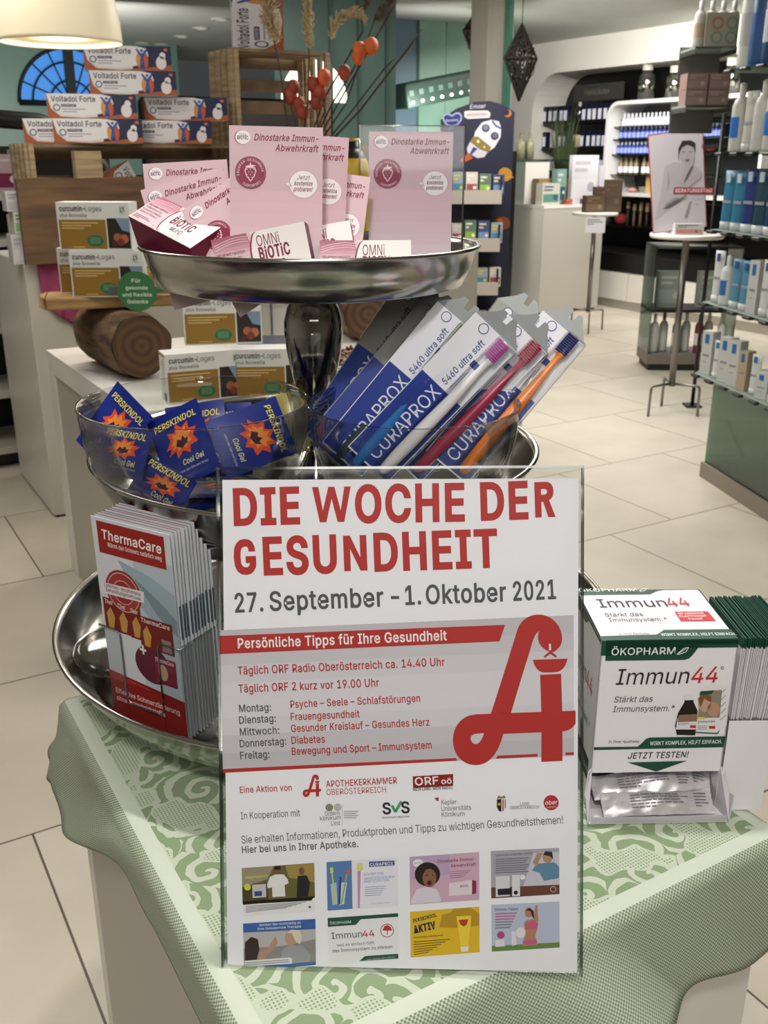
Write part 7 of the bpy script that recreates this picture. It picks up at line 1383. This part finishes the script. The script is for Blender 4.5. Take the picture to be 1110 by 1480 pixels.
Q.poly([(585, 960), (600, 1060), (580, 1160), (590, 1050)], SH1, 5); Q.poly([(540, 1310), (620, 1250), (760, 1180), (700, 1240), (600, 1300)], SH2, 5); Q.poly([(730, 1390), (780, 1240), (800, 1240), (760, 1390)], SH1, 3); Q.poly([(560, 1290), (690, 1210), (660, 1200), (570, 1260)], SH1, 6)
Q.text('Eucerin', (888, 768), (1035, 755), 36, '#4a454b', 4, .01); Q.poly([(905, 775), (1020, 765), (990, 782), (950, 788)], '#8e2a30', 4)
Q.poly([(642, 1115), (1006, 1118), (990, 1175), (634, 1172)], '#8e2a30', 7); Q.text('BERATUNGSTAG', (652, 1160), (978, 1160), 32, '#d9c6ca', 8, .02); Q.text('DO', (690, 1228), (760, 1222), 26, '#8d8790', 7, .01); Q.text('für Ihre Haut', (800, 1225), (950, 1215), 20, '#a39da5', 7); Q.text('29.', (820, 1275), (858, 1272), 16, '#7b757d', 7)
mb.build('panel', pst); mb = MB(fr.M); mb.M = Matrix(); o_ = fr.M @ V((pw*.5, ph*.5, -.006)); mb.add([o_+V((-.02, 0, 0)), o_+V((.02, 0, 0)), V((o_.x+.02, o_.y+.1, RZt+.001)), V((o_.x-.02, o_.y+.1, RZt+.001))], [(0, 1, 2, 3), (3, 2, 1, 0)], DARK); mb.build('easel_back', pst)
q = atY(975, 326, 5.80); card_box(TR((q.x, 5.785, RZt+.001), .0), .165, .045, .062, ('#d2cccb', '#c08a80', '#5f8a58'), 'small cream sample box with red picture lying before the beauty poster')
# ================================================================ NICHE: base cabinets, shelves, inner white cabinet
NX = lambda b: -b
base = thing('niche_base_cabinet', 'long white low cabinet with grey kick board under the black niche', 'cabinet', nM)
mb = MB(nM); mb.box(-9.6, -4.5, .085, .38, -.32, -.001, WLAM); mb.build('carcass', base)
mb = MB(nM); mb.box(-9.6, -4.5, 0, .085, -.30, -.001, GLAM); mb.build('kick_board', base)
for k in range(5):
    a = -9.6+k*1.02; mb = MB(nM); mb.box(a+.006, a+1.012, .095, .37, -.335, -.3205, WLAM); mb.build('drawer_front', base)
mb = MB(nM); mb.box(-9.65, -4.5, .381, .56, -.34, -.001, BLACK); mb.build('black_top', base)
mb = MB(nM); mb.box(-9.6, -4.5, .50, .56, .0, .47, BLACK); o = mb.build('niche_floor', M=nM); struct(o)
shz = [.80, 1.07, 1.345, 1.60, 1.875]
shelf_o = []
for k, z in enumerate(shz):
    e0 = -9.62; mb = MB(nM); mb.box(e0, -4.5, z-.02, z, .12, .47, BLACK); tag(mb.build('niche_shelf', M=nM), ['lowest', 'second', 'third', 'fourth', 'topmost'][k]+' black shelf inside the black niche', 'shelf')
sg = MB(nM @ TL(0, 0, 0)); q0 = atA(820, 118, 7.8); q1 = atA(890, 130, 7.8)
xs0, xs1 = -q0.dot(EB), -q1.dot(EB); sM_n = nM @ TL(xs0, 2.08, .20); mb = MB(sM_n); mb.box(0, xs1-xs0, 0, .17, 0, .02, mat('niche_sign', '#34332f', .5)); mb.M = sM_n @ basis(V((0, 0, -.001)), V((1, 0, 0)), V((0, 1, 0)), V((0, 0, -1))); mb.M = sM_n @ Matrix(((1, 0, 0, 0), (0, 1, 0, 0), (0, 0, -1, -.001), (0, 0, 0, 1)))
mb.text('Heilkräuter', (xs1-xs0)*.24, .06, .06, pr('#6d6a62'), 2, w=(xs1-xs0)*.5); tag(mb.build('niche_sign', M=sM_n), 'dark grey lettered sign at the top left of the black niche', 'sign')
# dark jars with white labels
JB = mat('jar_navy', '#11152c', .3); LBL = mat('jar_label', '#dfe0ee', .5, 0, .3)
proto = None; names = {0: 'second', 1: 'third', 2: 'fourth', 3: 'topmost'}
def jar(px, py, zshelf, k, a=7.86):
    global proto
    q = atA(px, py, a); M = nM @ TL(-q.dot(EB), zshelf+.001, .16); lb = 'dark jar with white label standing on the %s black niche shelf' % names[k]; gp = 'labelled jars on the %s niche shelf' % names[k]
    if proto is None:
        t = thing('labelled_jar', lb, 'jar', M, gp); mb = MB(M); mb.rbox(-.030, .030, 0, .17, 0, .07, JB, .006, 2); mb.build('body', t)
        mb = MB(M); mb.box(-.026, .026, .012, .118, -.002, -.0003, LBL); mb.build('label', t); proto = t
    else: dup(proto, M, lb, gp)
for xs_, py, zi in [([780, 787, 795, 802, 811, 817], 168, 4), ([844, 852, 859, 867, 875, 884], 160, 4), ([778, 786, 808, 814], 205, 3), ([841, 850, 858, 865, 872, 880], 198, 3), ([802, 811], 240, 2), ([836, 843, 852, 866, 868, 876], 240, 2), ([858, 873], 280, 1)]:
    for x_ in xs_: jar(x_, py, shz[zi], zi-1)
for px, py, zi, body, cp_, lb in [(834, 160, 4, '#7a7a6c', '#c9c8b8', 'clear stoppered bottle between the jars on the topmost niche shelf')]:
    q = atA(px, py, 7.86); small_bottle(nM @ TL(-q.dot(EB), shz[zi]+.001, .20) @ RX(-90), .20, .05, clear_mat('bottle_glass', '#cfd0c4', .15, .05, .5), mat('stopper', '#b9b7a8', .2), label=lb)
def pot(px, py, zi, col, lb):
    q = atA(px, py, 7.86); M = nM @ TL(-q.dot(EB), shz[zi]+.001, .22) @ RX(-90); mb = MB(M); mb.lathe([(0, 0), (.045, 0), (.055, .12), (.058, .13), (.05, .13), (.042, .02), (0, .02)], mat('pot_'+col, col, .5), 20); tag(mb.build('ceramic_pot', M=M), lb, 'pot')
pot(829, 200, 3, '#c9b994', 'cream ceramic pot on the fourth niche shelf'); pot(827, 243, 2, '#8d7a68', 'brown patterned pot on the third niche shelf')
# potted grass in front of the niche
q = atY(797, 240, 9.95); gM = TR((q.x, q.y+.35, KZ+.002)); gM = CM @ TL(.68, .56, KZ+.001); pg = thing('potted_grass', 'tall green grass in a pot on the back counter before the jars', 'plant', gM)
mb = MB(gM); mb.lathe([(0, 0), (.06, 0), (.075, .14), (.066, .14), (.055, .11), (0, .11)], mat('grass_pot', '#4a4a48', .5), 20); mb.build('pot', pg); mb = MB(gM); rn = random.Random(2)
gm = mat('grass_green', '#34421f', .7)
for i in range(130):
    a, l_ = rn.uniform(0, 6.28), rn.uniform(.5, .92); c, s_ = math.cos(a), math.sin(a); sp = rn.uniform(.02, .11); mb.tube([(.03*c, .03*s_, .1), (.05*c+sp*.35*c, .05*s_+sp*.35*s_, l_*.55), (.05*c+sp*c, .05*s_+sp*s_, l_)], [.004, .0035, .0008], gm, 4, cap=False)
mb.build('blades', pg)
# inner white rounded cabinet with bottles
x0, x1, zb_, zt__ = -8.36, -6.3, 1.11, 2.04; r = .17
def rrect(x0, x1, z0, z1, r, n=8):
    P_ = []
    for cx, cz, a0 in ((x1-r, z0+r, -math.pi/2), (x1-r, z1-r, 0), (x0+r, z1-r, math.pi/2), (x0+r, z0+r, math.pi)):
        for i in range(n+1): a = a0+math.pi/2*i/n; P_.append((cx+r*math.cos(a), cz+r*math.sin(a)))
    return P_
cab = thing('rounded_wall_cabinet', 'white rounded open cabinet set in the black niche, filled with small bottles', 'cabinet', nM)
o_, i_ = rrect(x0, x1, zb_, zt__, r), rrect(x0+.035, x1-.035, zb_+.035, zt__-.035, r-.03); n = len(o_)
mb = MB(nM); WH = mat('cabinet_white', '#d9d8d6', .4)
vs = [(a, b, -.06) for a, b in o_]+[(a, b, -.06) for a, b in i_]+[(a, b, .40) for a, b in i_]+[(a, b, .40) for a, b in o_]
fs = []
for k in range(n):
    j = (k+1) % n; fs += [(k, n+k, n+j, j), (n+k, 2*n+k, 2*n+j, n+j), (3*n+k, k, j, 3*n+j)]
mb.add(vs, fs, WH); mb.build('shell', cab); mb = MB(nM); mb.prism(i_, .38, .40, mat('cabinet_back', '#4f5150', .5)); mb.build('back', cab)
cz_ = [atA(905, 266, 7.72).z-.0, 0, 0, 0]
rowz = [atA(895, 252, 7.78).z, atA(892, 223, 7.78).z, atA(895, 201, 7.78).z, atA(898, 183, 7.78).z]
for k, z in enumerate(rowz): mb = MB(nM); mb.box(x0+.04, x1-.04, z-.012, z, .02, .38, SHELFG); mb.build('glass_shelf', cab)
bp = {}
def cab_bottle(px, k, kind):
    q = atA(px, 220, 7.79); M = nM @ TL(-q.dot(EB), rowz[k]+.001, .10) @ RX(-90)
    nm_ = ['lowest', 'second', 'third', 'topmost'][k]; kn = {'w': 'white-labelled pale', 'b': 'blue', 'a': 'amber oil', }[kind]; lb = '%s small bottle standing in the %s glass row of the rounded cabinet' % (kn, nm_); gp = '%s bottles in the %s cabinet row' % (kn, nm_)
    if kind in bp: return dup(bp[kind], M, lb, gp)
    t = thing('small_bottle', lb, 'bottle', M, gp); r, h = (.024, .125) if kind != 'a' else (.028, .19)
    body = {'w': mat('btl_white', '#c9c8dc', .4), 'b': mat('btl_blue', '#3a4a9c', .25), 'a': mat('btl_amber', '#7a6a4a', .25)}[kind]
    mb = MB(M); mb.lathe([(0, 0), (r, 0), (r, h*.6), (r*.5, h*.7), (r*.4, h*.78)], body, 14); mb.build('body', t); mb = MB(M); mb.lathe([(r*.5, h*.76), (r*.5, h*.99), (0, h)], mat('btl_cap_'+kind, {'w': '#e2e1e6', 'b': '#c9cbe0', 'a': '#5a4632'}[kind], .4), 12); mb.build('cap', t)
    mb = MB(M); mb.lathe([(r+.0006, h*.1), (r+.0006, h*(.5 if kind != 'a' else .42))], mat('btl_label_'+kind, {'w': '#dcdbe8', 'b': '#8c9ad8', 'a': '#e0dde4'}[kind], .5), 14); mb.build('label', t); bp[kind] = t
for i in range(18): cab_bottle(898+i*5.6, 3, 'w')
for i in range(24): cab_bottle(895+i*6.2, 2, 'b')
for i in range(13): cab_bottle(892+i*5.6, 1, 'b')
for i in range(11): cab_bottle(898+i*7.4+(4 if i > 3 else 0), 0, 'a')
card_box(nM @ TL(-atA(932, 280, 7.8).dot(EB), zb_+.037, .1) @ RX(-90) @ TL(0, -.08, 0), .11, .08, .17, ('#c9a560', '#d9bb78', '#b08a48'), 'golden yellow carton on the floor of the rounded cabinet')
M = nM @ TL(-atA(912, 283, 7.8).dot(EB), zb_+.0365, .1) @ RX(-90); mb = MB(M); mb.ball((0, 0, .022), (.06, .04, .022), mat('soap_pink', '#c9958c', .5), 14, 8); tag(mb.build('soap', M=M), 'pale pink soap on the floor of the rounded cabinet', 'soap')
# glass jars on top of the cabinet
for px, h, lb in [(934, .36, 'tall ribbed glass jar standing on the left of the rounded cabinet'), (974, .30, 'second ribbed glass jar standing on the rounded cabinet'), (1018, .34, 'third ribbed glass jar on the rounded cabinet, behind the pinkish packs'), (1055, .32, 'fourth ribbed glass jar on the rounded cabinet at the right')]:
    q = atA(px, 130, 7.8); M = nM @ TL(-q.dot(EB), zt__+.001, .1) @ RX(-90); small_bottle(M, h, .085, MATS['bottle_glass'], MATS['stopper'], 'glass_jar', lb, None, .55)
# things on the lower niche shelves
def nb(px, zsh, w_, d_, h_, cols, lb): return card_box(nM @ TL(-atA(px, 300, 7.82).dot(EB), zsh+.001, .14) @ RX(-90) @ TL(0, -d_, 0), w_, d_, h_, cols, lb)
nb(884, shz[1], .10, .05, .20, ('#d0cdd0', '#b0583a', '#2a2426'), 'framed picture card with dark and orange motif on the second niche shelf')
for px, r, col, lb in [(899, .045, '#cfc6b6', 'pale round sponge on the second niche shelf'), (909, .062, '#b58a68', 'brown round sponge on the second niche shelf')]:
    M = nM @ TL(-atA(px, 300, 7.86).dot(EB), shz[1]+.001, .2) @ RX(-90); mb = MB(M); mb.ball((0, 0, r), r, noise_mat('sponge_'+col, col, col, 20, rough=.9, bump=.8), 18, 12); tag(mb.build('sponge', M=M), lb, 'sponge')
for i, (px, col) in enumerate([(922, '#8f8d88'), (936, '#a5a29c')]): pot(px, 300, 1, col, ['small grey pot', 'small pale pot'][i]+' at the right of the second niche shelf')
for i, px in enumerate((864, 873)): small_bottle(nM @ TL(-atA(px, 350, 7.82).dot(EB), .801, .14) @ RX(-90), .17, .045, MATS['bottle_glass'], MATS['stopper'], label=['clear bottle with silver cap, leftmost on the lowest niche shelf', 'clear bottle with silver cap, second on the lowest niche shelf'][i]); 
M = nM @ TL(-atA(893, 350, 7.82).dot(EB), .801, .14) @ RX(-90); mb = MB(M); mb.ball((0, 0, .06), (.085, .06, .06), noise_mat('red_fabric', '#7a2320', '#a2332c', 10, rough=.8), 16, 10); tag(mb.build('red_pouch', M=M), 'dark red fabric pouch on the lowest niche shelf', 'pouch')
rn = random.Random(9)
for i in range(9):
    px = 903+i*4.6; col = rn.choice(['#8a6a48', '#a08a68', '#6d4a3a', '#4a3630', '#b9a888']); h = rn.uniform(.2, .28); M = nM @ TL(-atA(px, 350, 7.82).dot(EB), .801, .13+.05*(i % 2)) @ RX(-90)
    t = thing('wooden_brush', 'wooden bath brush standing upright on the lowest niche shelf', 'brush', M, 'bath brushes on the lowest niche shelf'); mb = MB(M); mb.tube([(0, 0, .0), (0, 0, h*.7)], [.016, .012], mat('brush_'+col, col, .6), 8); mb.build('handle', t); mb = MB(M); mb.rbox(-.018, .018, -.014, .014, h*.7, h, mat('brush_head', '#b8a27c', .8), .006, 2); mb.build('bristles', t)
for i in range(4): nb(942+(i % 2)*11, .80+.055*(i//2)+ (0 if i < 2 else .004), .12, .09, .052, ('#cfcad0', '#dad6dc', '#a8a0aa'), ['white soap carton lower left', 'white soap carton lower right', 'white soap carton upper left', 'white soap carton upper right'][i]+' in the stack on the lowest niche shelf')
# ================================================================ RIGHT: glass shelf unit with care products
t_ = V((.156, -.988, 0)).normalized(); rX = V((t_.y*-1, t_.x, 0)); UM = basis(V((1.462, 4.6, 0)), rX, t_, V((0, 0, 1)))
UM = basis(V((1.462, 4.6, 0)), V((.988, .156, 0)).normalized(), V((-.156, .988, 0)).normalized(), V((0, 0, 1)))   # local -y comes towards the viewer
un = thing('glass_shelf_unit', 'tall glass shelf unit with green glass base at the right edge', 'shelving unit', UM)
zsh = [.538, .87, 1.192, 1.519, 1.85]; Ly = 2.1; dp = .42
for z in zsh:
    mb = MB(UM); q = [(0, -Ly), (dp, -Ly), (dp, 0), (.05, 0), (.015, -.012), (0, -.05)]
    mb.prism(q, z-.010, z, FROST, ACRE); s_ = mb.build('glass_shelf', un)
    for k in range(7):
        mb = MB(UM); y = -.05-k*.135; mb.rbox(-.012, .016, y-.03, y+.03, z-.016, z-.002, DARK, .004, 1); mb.build('price_clip', s_)
mb = MB(UM); mb.box(.135, .145, -Ly, .02, .075, .52, GREENG); mb.build('base_glass', un)
mb = MB(UM); mb.box(.15, dp, -Ly, .0, .0, .07, mat('base_inner', '#5f8574', .4)); mb.box(.16, dp, -Ly, -.005, .075, .09, mat('base_inner')); mb.build('base_deck', un)
mb = MB(UM); mb.box(.12, .15, -Ly, .03, 0, .075, mat('plinth_stone', '#8a8176', .5)); mb.build('plinth', un)
mb = MB(UM); mb.box(dp-.01, dp, -Ly, -.35, .09, 2.6, mat('unit_back', '#1d2a28', .3)); mb.build('back_panel', un)
_M = TR((1.97, 6.1, 0)); sp_ = thing('slim_post', 'slim black post on a small foot between round stand table and glass shelves', 'post', _M); mb = MB(_M); mb.tube([(0, 0, .01), (0, 0, 1.75)], .012, BLACK, 8); mb.build('pole', sp_); mb = MB(_M); mb.rbox(-.05, .05, -.05, .05, 0, .012, BLACK, .002, 1); mb.build('foot', sp_)
# products
def col_m(c): return mat('care_'+c.lstrip('#'), c, .4, 0, .4)
def tube_pack(M, h, w_, cbody, ccap, cmark, label, group=None, d_=.03):
    t = thing('care_tube', label, 'tube', M, group); mb = MB(M); n = 14; vs = []; fs = []
    for k in range(6):
        f = k/5; wx = w_/2*(.86+.14*f); dy = d_/2*(1-f)+.0015
        for i in range(n): a = 2*math.pi*i/n; vs.append((wx*math.cos(a), dy*math.sin(a), h*(.14+.86*f)))
    for k in range(5):
        for i in range(n): j = (i+1) % n; fs.append((k*n+i, k*n+j, (k+1)*n+j, (k+1)*n+i))
    fs.append(list(range(5*n, 6*n))); mb.add(vs, fs, col_m(cbody), True); mb.build('body', t)
    mb = MB(M); mb.lathe([(0, 0), (w_*.40, 0), (w_*.42, h*.135), (0, h*.14)], col_m(ccap), 14); mb.build('cap', t)
    mb = MB(M); mb.box(-w_*.16, w_*.12, -d_*.42, -d_*.3, h*.8, h*.95, col_m(cmark)); mb.build('mark', t); mb = MB(M); mb.box(-w_*.3, w_*.3, -d_*.40, -d_*.32, h*.45, h*.5, col_m('#9aa0a8')); mb.build('print_line', t); return t
def bottle_pack(M, h, r, cb, cc, cl, label, group=None, pump=False):
    t = thing('care_bottle', label, 'bottle', M, group); mb = MB(M); mb.lathe([(0, 0), (r, 0), (r*1.02, h*.05), (r*1.02, h*.66), (r*.75, h*.75), (r*.34, h*.79), (r*.34, h*.82)], col_m(cb), 20); mb.build('body', t)
    mb = MB(M); mb.lathe([(r*.40, h*.8), (r*.40, h*.97), (0, h)], col_m(cc), 14)
    if pump: mb.tube([(0, 0, h*.97), (0, 0, h*1.04), (0, -r*.9, h*1.05)], r*.12, col_m(cc), 6)
    mb.build('cap', t); mb = MB(M); a0 = math.radians(215); mb.tube([], 0, BLACK) if False else None
    vs = []; fs = []
    for i in range(9):
        a = math.radians(180+i*16); 
        for z in (h*.2, h*.5): vs.append((r*1.035*math.cos(a), r*1.035*math.sin(a), z))
    for i in range(8): fs.append((2*i, 2*i+2, 2*i+3, 2*i+1))
    mb.add(vs, fs, col_m(cl), True); mb.build('label', t); return t
def at_unit(x, y, z): return UM @ TL(x, y, z+.0012)
ROW = {0: 'lowest right shelf', 1: 'second right shelf', 2: 'third right shelf', 3: 'fourth right shelf', 4: 'top right shelf'}
def fx(k, y): return ['at far end', 'second from far end', 'third from far end', 'fourth from far end', 'fifth from far end', 'sixth from far end', 'seventh from far end', 'eighth from far end', 'ninth from far end', 'tenth from far end'][k]
FACE = RZ(-70)
# lowest: white cartons and tubes with blue marks
def carton(M, w_, d_, h_, label, mark='#2d6fb0', body='#c9cbc9'):
    mb = MB(M); mb.box(-w_/2, w_/2, -d_/2, d_/2, 0, h_, col_m(body)); mb.box(-w_*.22, w_*.16, -d_/2-.001, -d_/2, h_*.72, h_*.93, col_m(mark)); mb.box(-w_/2-.001, -w_/2, -d_*.2, d_*.2, h_*.72, h_*.93, col_m(mark))
    mb.box(-w_*.3, w_*.3, -d_/2-.001, -d_/2, h_*.42, h_*.47, col_m('#8d949c')); mb.box(-w_*.3, w_*.1, -d_/2-.001, -d_/2, h_*.28, h_*.31, col_m('#a9aeb4')); mb.box(-w_/2-.001, -w_/2, -d_*.25, d_*.25, h_*.42, h_*.46, col_m('#8d949c')); return tag(mb.build('care_carton', M=M), label, 'carton')
y = -.06
for k in range(10):
    M = at_unit(.055, y, zsh[0]) @ FACE
    lb = 'on the %s, %s' % (ROW[0], fx(k, y))
    if k in (0, 2, 3, 6): carton(M, .062, .05, .20 if k != 6 else .11, 'white carton with blue corner mark '+lb)
    elif k in (1, 5): tube_pack(M, .17, .055, '#cfd1cf', '#d4d6d4', '#2d6fb0', 'white tube with blue mark '+lb)
    elif k == 4: carton(M, .045, .05, .17, 'narrow beige carton '+lb, '#2d6fb0', '#b9a890')
    else: bottle_pack(M, .18, .03, '#d2d4d2', '#d6d8d6', '#4a86c0', 'white bottle with round blue label '+lb)
    y -= .085
y = -.06
for k in range(9):
    M = at_unit(.055, y, zsh[1]) @ FACE; lb = 'on the %s, %s' % (ROW[1], fx(k, y))
    if k in (2, 3): tube_pack(M, .21, .062, '#548aa6', '#cfd4d4', '#2d5f9a', 'light blue tube with white cap '+lb)
    elif k in (0, 5): tube_pack(M, .23, .06, '#cdcfcd', '#d4d6d4', '#2d5f9a', 'tall white tube with blue top mark '+lb)
    elif k in (4, 7): carton(M, .05, .05, .22, 'tall white carton with blue band '+lb)
    else: bottle_pack(M, .22, .03, '#d0d2d0', '#3a3f48' if k == 8 else '#d6d8d6', '#3a6fb0', 'slim white bottle with blue label '+lb)
    y -= .085
y = -.06
for k in range(8):
    M = at_unit(.065, y, zsh[2]) @ FACE; lb = 'on the %s, %s' % (ROW[2], fx(k, y))
    if k < 2: tube_pack(M, .25, .075, '#2a7394', '#bfc4c4', '#c9dce4', 'teal blue tube '+lb, None, .045)
    else: tube_pack(M, .26, .08, ['#1a3070', '#1b3f4c', '#1a3070', '#193646', '#1b434e', '#1a3070'][k-2], '#cfd4d4', '#b9cfe0', ['royal blue tube', 'dark teal tube', 'royal blue tube', 'deep petrol tube', 'dark green-blue tube', 'royal blue tube'][k-2]+' with white cap '+lb, None, .05)
    y -= .095
y = -.07
for k in range(8):
    M = at_unit(.065, y, zsh[3]) @ FACE; lb = 'on the %s, %s' % (ROW[3], fx(k, y))
    if k in (1, 4): tube_pack(M, .24, .07, '#b5b6af', '#bcbdb8', '#c9cbc4', 'soft white squeeze tube '+lb, None, .05)
    else: bottle_pack(M, .28 if k < 3 else .30, .036, '#bdbdb5', '#c2c2bc', '#2d6fc0' if k in (0, 3) else '#c2c4bc', 'tall white lotion bottle '+lb, None, k == 3)
    y -= .095
y = -.07
for k in range(7):
    M = at_unit(.065, y, zsh[4]) @ FACE; lb = 'on the %s, %s' % (ROW[4], fx(k, y))
    if k == 0: bottle_pack(M, .42, .04, '#cfd0ca', '#cfd0ca', '#b9bcb8', 'tall white pump bottle '+lb, None, True)
    else: bottle_pack(M, .40, .045, ['#1a3a6a', '#215080'][k % 2], '#20242a', ['#c4cad4', '#274f8f'][k % 2], ['dark blue bottle', 'mid blue bottle'][k % 2]+' with black cap '+lb)
    y -= .105
# small end shelves with bottles and packs, beyond the unit
for (pl_, pr_, pf, z_off, lbl) in [((1005, 67), (1066, 66), 5.0, 0, 'small glass end shelf carrying four clear bottles, seen from below'), ((991, 152), (1056, 152), 5.0, 0, 'small glass end shelf carrying pinkish packs, seen from below')]:
    a, b = atY(*pl_, pf), atY(*pr_, pf); M = TR((a.x, pf, a.z), 0); mb = MB(M); w_ = b.x-a.x; mb.box(0, w_, 0, .24, -.010, 0, FROST); mb.box(0, w_, -.001, 0, -.010, 0, ACRE); mb.box(.0, .008, .0, .25, -.03, -.0101, DSTEEL); mb.box(w_-.008, w_, 0, .25, -.03, -.0101, DSTEEL); mb.box(0, w_, .24, .26, -.12, .02, DSTEEL); tag(mb.build('end_shelf', M=M), lbl, 'shelf')
    if pl_[1] == 67:
        for i in range(4):
            bottle_pack(M @ TL(.03+i*w_*.26, .06, .001), .20, .027, '#a9aaa0', '#b9bab6', '#a9947c' if i % 2 == 0 else '#7d9a8c', 'clear bottle with white cap on the upper end shelf, %s' % ['leftmost', 'second from left', 'third from left', 'rightmost'][i])
        mbx = MB(M); mbx.box(.045, w_-.005, .02, .028, .001, .145, pr('#a8a394')); mbx.M = M @ basis(V((0, .0197, 0)), V((1, 0, 0)), V((0, 0, 1)), V((0, -1, 0))); mbx.eps = .0004
        for cx, cz, c in [(.10, .10, '#b07a66'), (w_*.85, .10, '#7f938a'), (.10, .04, '#7f938a'), (w_*.85, .04, '#7f938a')]: mbx.disc(cx, cz, .028, pr(c), 1); mbx.disc(cx, cz, .017, pr('#a8a394'), 2)
        tag(mbx.build('picture_card', M=M), 'grey card with four coloured rings before the clear bottles on the upper end shelf', 'card')
    else:
        for i in range(4):
            card_box(M @ TL(.01+(i % 2)*w_*.5, .05, .001+(i//2)*.072) , w_*.47, .12, .07, ('#8f7672', '#96807c', '#b39f9a'), ['pinkish grey pack, lower left on the lower end shelf', 'pinkish grey pack, lower right on the lower end shelf', 'pinkish grey pack, upper left on the lower end shelf', 'pinkish grey pack, upper right on the lower end shelf'][i])
# glass vitrine behind the round stand table
q0 = atY(957, 455, 7.2); VMx = TR((1.95, 7.2, 0), math.radians(-2)); vt = thing('glass_vitrine', 'low glass vitrine with white bottles behind the round stand table', 'vitrine', VMx)
x0v, x1v = 0, .62
mb = MB(VMx); mb.box(x0v, x1v, 0, .35, .05, .12, mat('vitrine_base', '#77706a', .5)); mb.build('base', vt); mb = MB(VMx); mb.box(x0v+.02, x1v-.02, .02, .33, 0, .05, DARK); mb.build('plinth', vt)
for z in (.45, .9): mb = MB(VMx); mb.box(x0v, x1v, 0, .35, z-.02, z, BLACK if z == .45 else SHELFG); mb.build('shelf', vt)
mb = MB(VMx); mb.box(x0v, x0v+.008, 0, .35, .12, .9, SHELFG); mb.build('side_glass', vt); mb = MB(VMx); mb.box(x1v-.008, x1v, 0, .35, .12, .9, SHELFG); mb.build('side_glass', vt)
for i in range(7): bottle_pack(VMx @ TL(.06+i*.083, .1+.06*(i % 2), .121), .29, .032, ['#c9c8c2', '#c2c6c2', '#4f7f9a', '#d0cfc8', '#7a2a34', '#d4d3cc', '#d8d7d0'][i], ['#d6d5d0', '#8a5a66', '#d0d0cc', '#cfcec8', '#3a2a2c', '#dcdbd4', '#dcdbd4'][i], '#cfcdc8', 'bottle in the low glass vitrine, %s' % ['leftmost pale one', 'second pale one with mauve cap', 'blue one', 'fourth pale one', 'dark red one', 'white one near the right', 'rightmost white one'][i])
for i in range(2): card_box(VMx @ TL(.06+i*.3, .1, .451), .18, .1, .26, ('#7f8780', '#8c948e', '#a6aca6'), ['grey folded box on the upper vitrine shelf, left', 'grey folded box on the upper vitrine shelf, right'][i])
# blue screen high above the niche at the right
q = atA(1032, 15, 7.66); M = nM @ TL(-atA(1006, 15, 7.66).dot(EB), atA(1006, 22, 7.66).z, -.05); mb = MB(M); mb.box(0, (atA(1006, 15, 7.66)-atA(1060, 15, 7.66)).dot(EB), 0, .16, 0, .03, mat('blue_screen', '#3f5f9c', .4, emit='#5a78b8', estr=.25)); tag(mb.build('blue_sign', M=M), 'plain blue sign panel high on the right wall above the niche', 'sign')
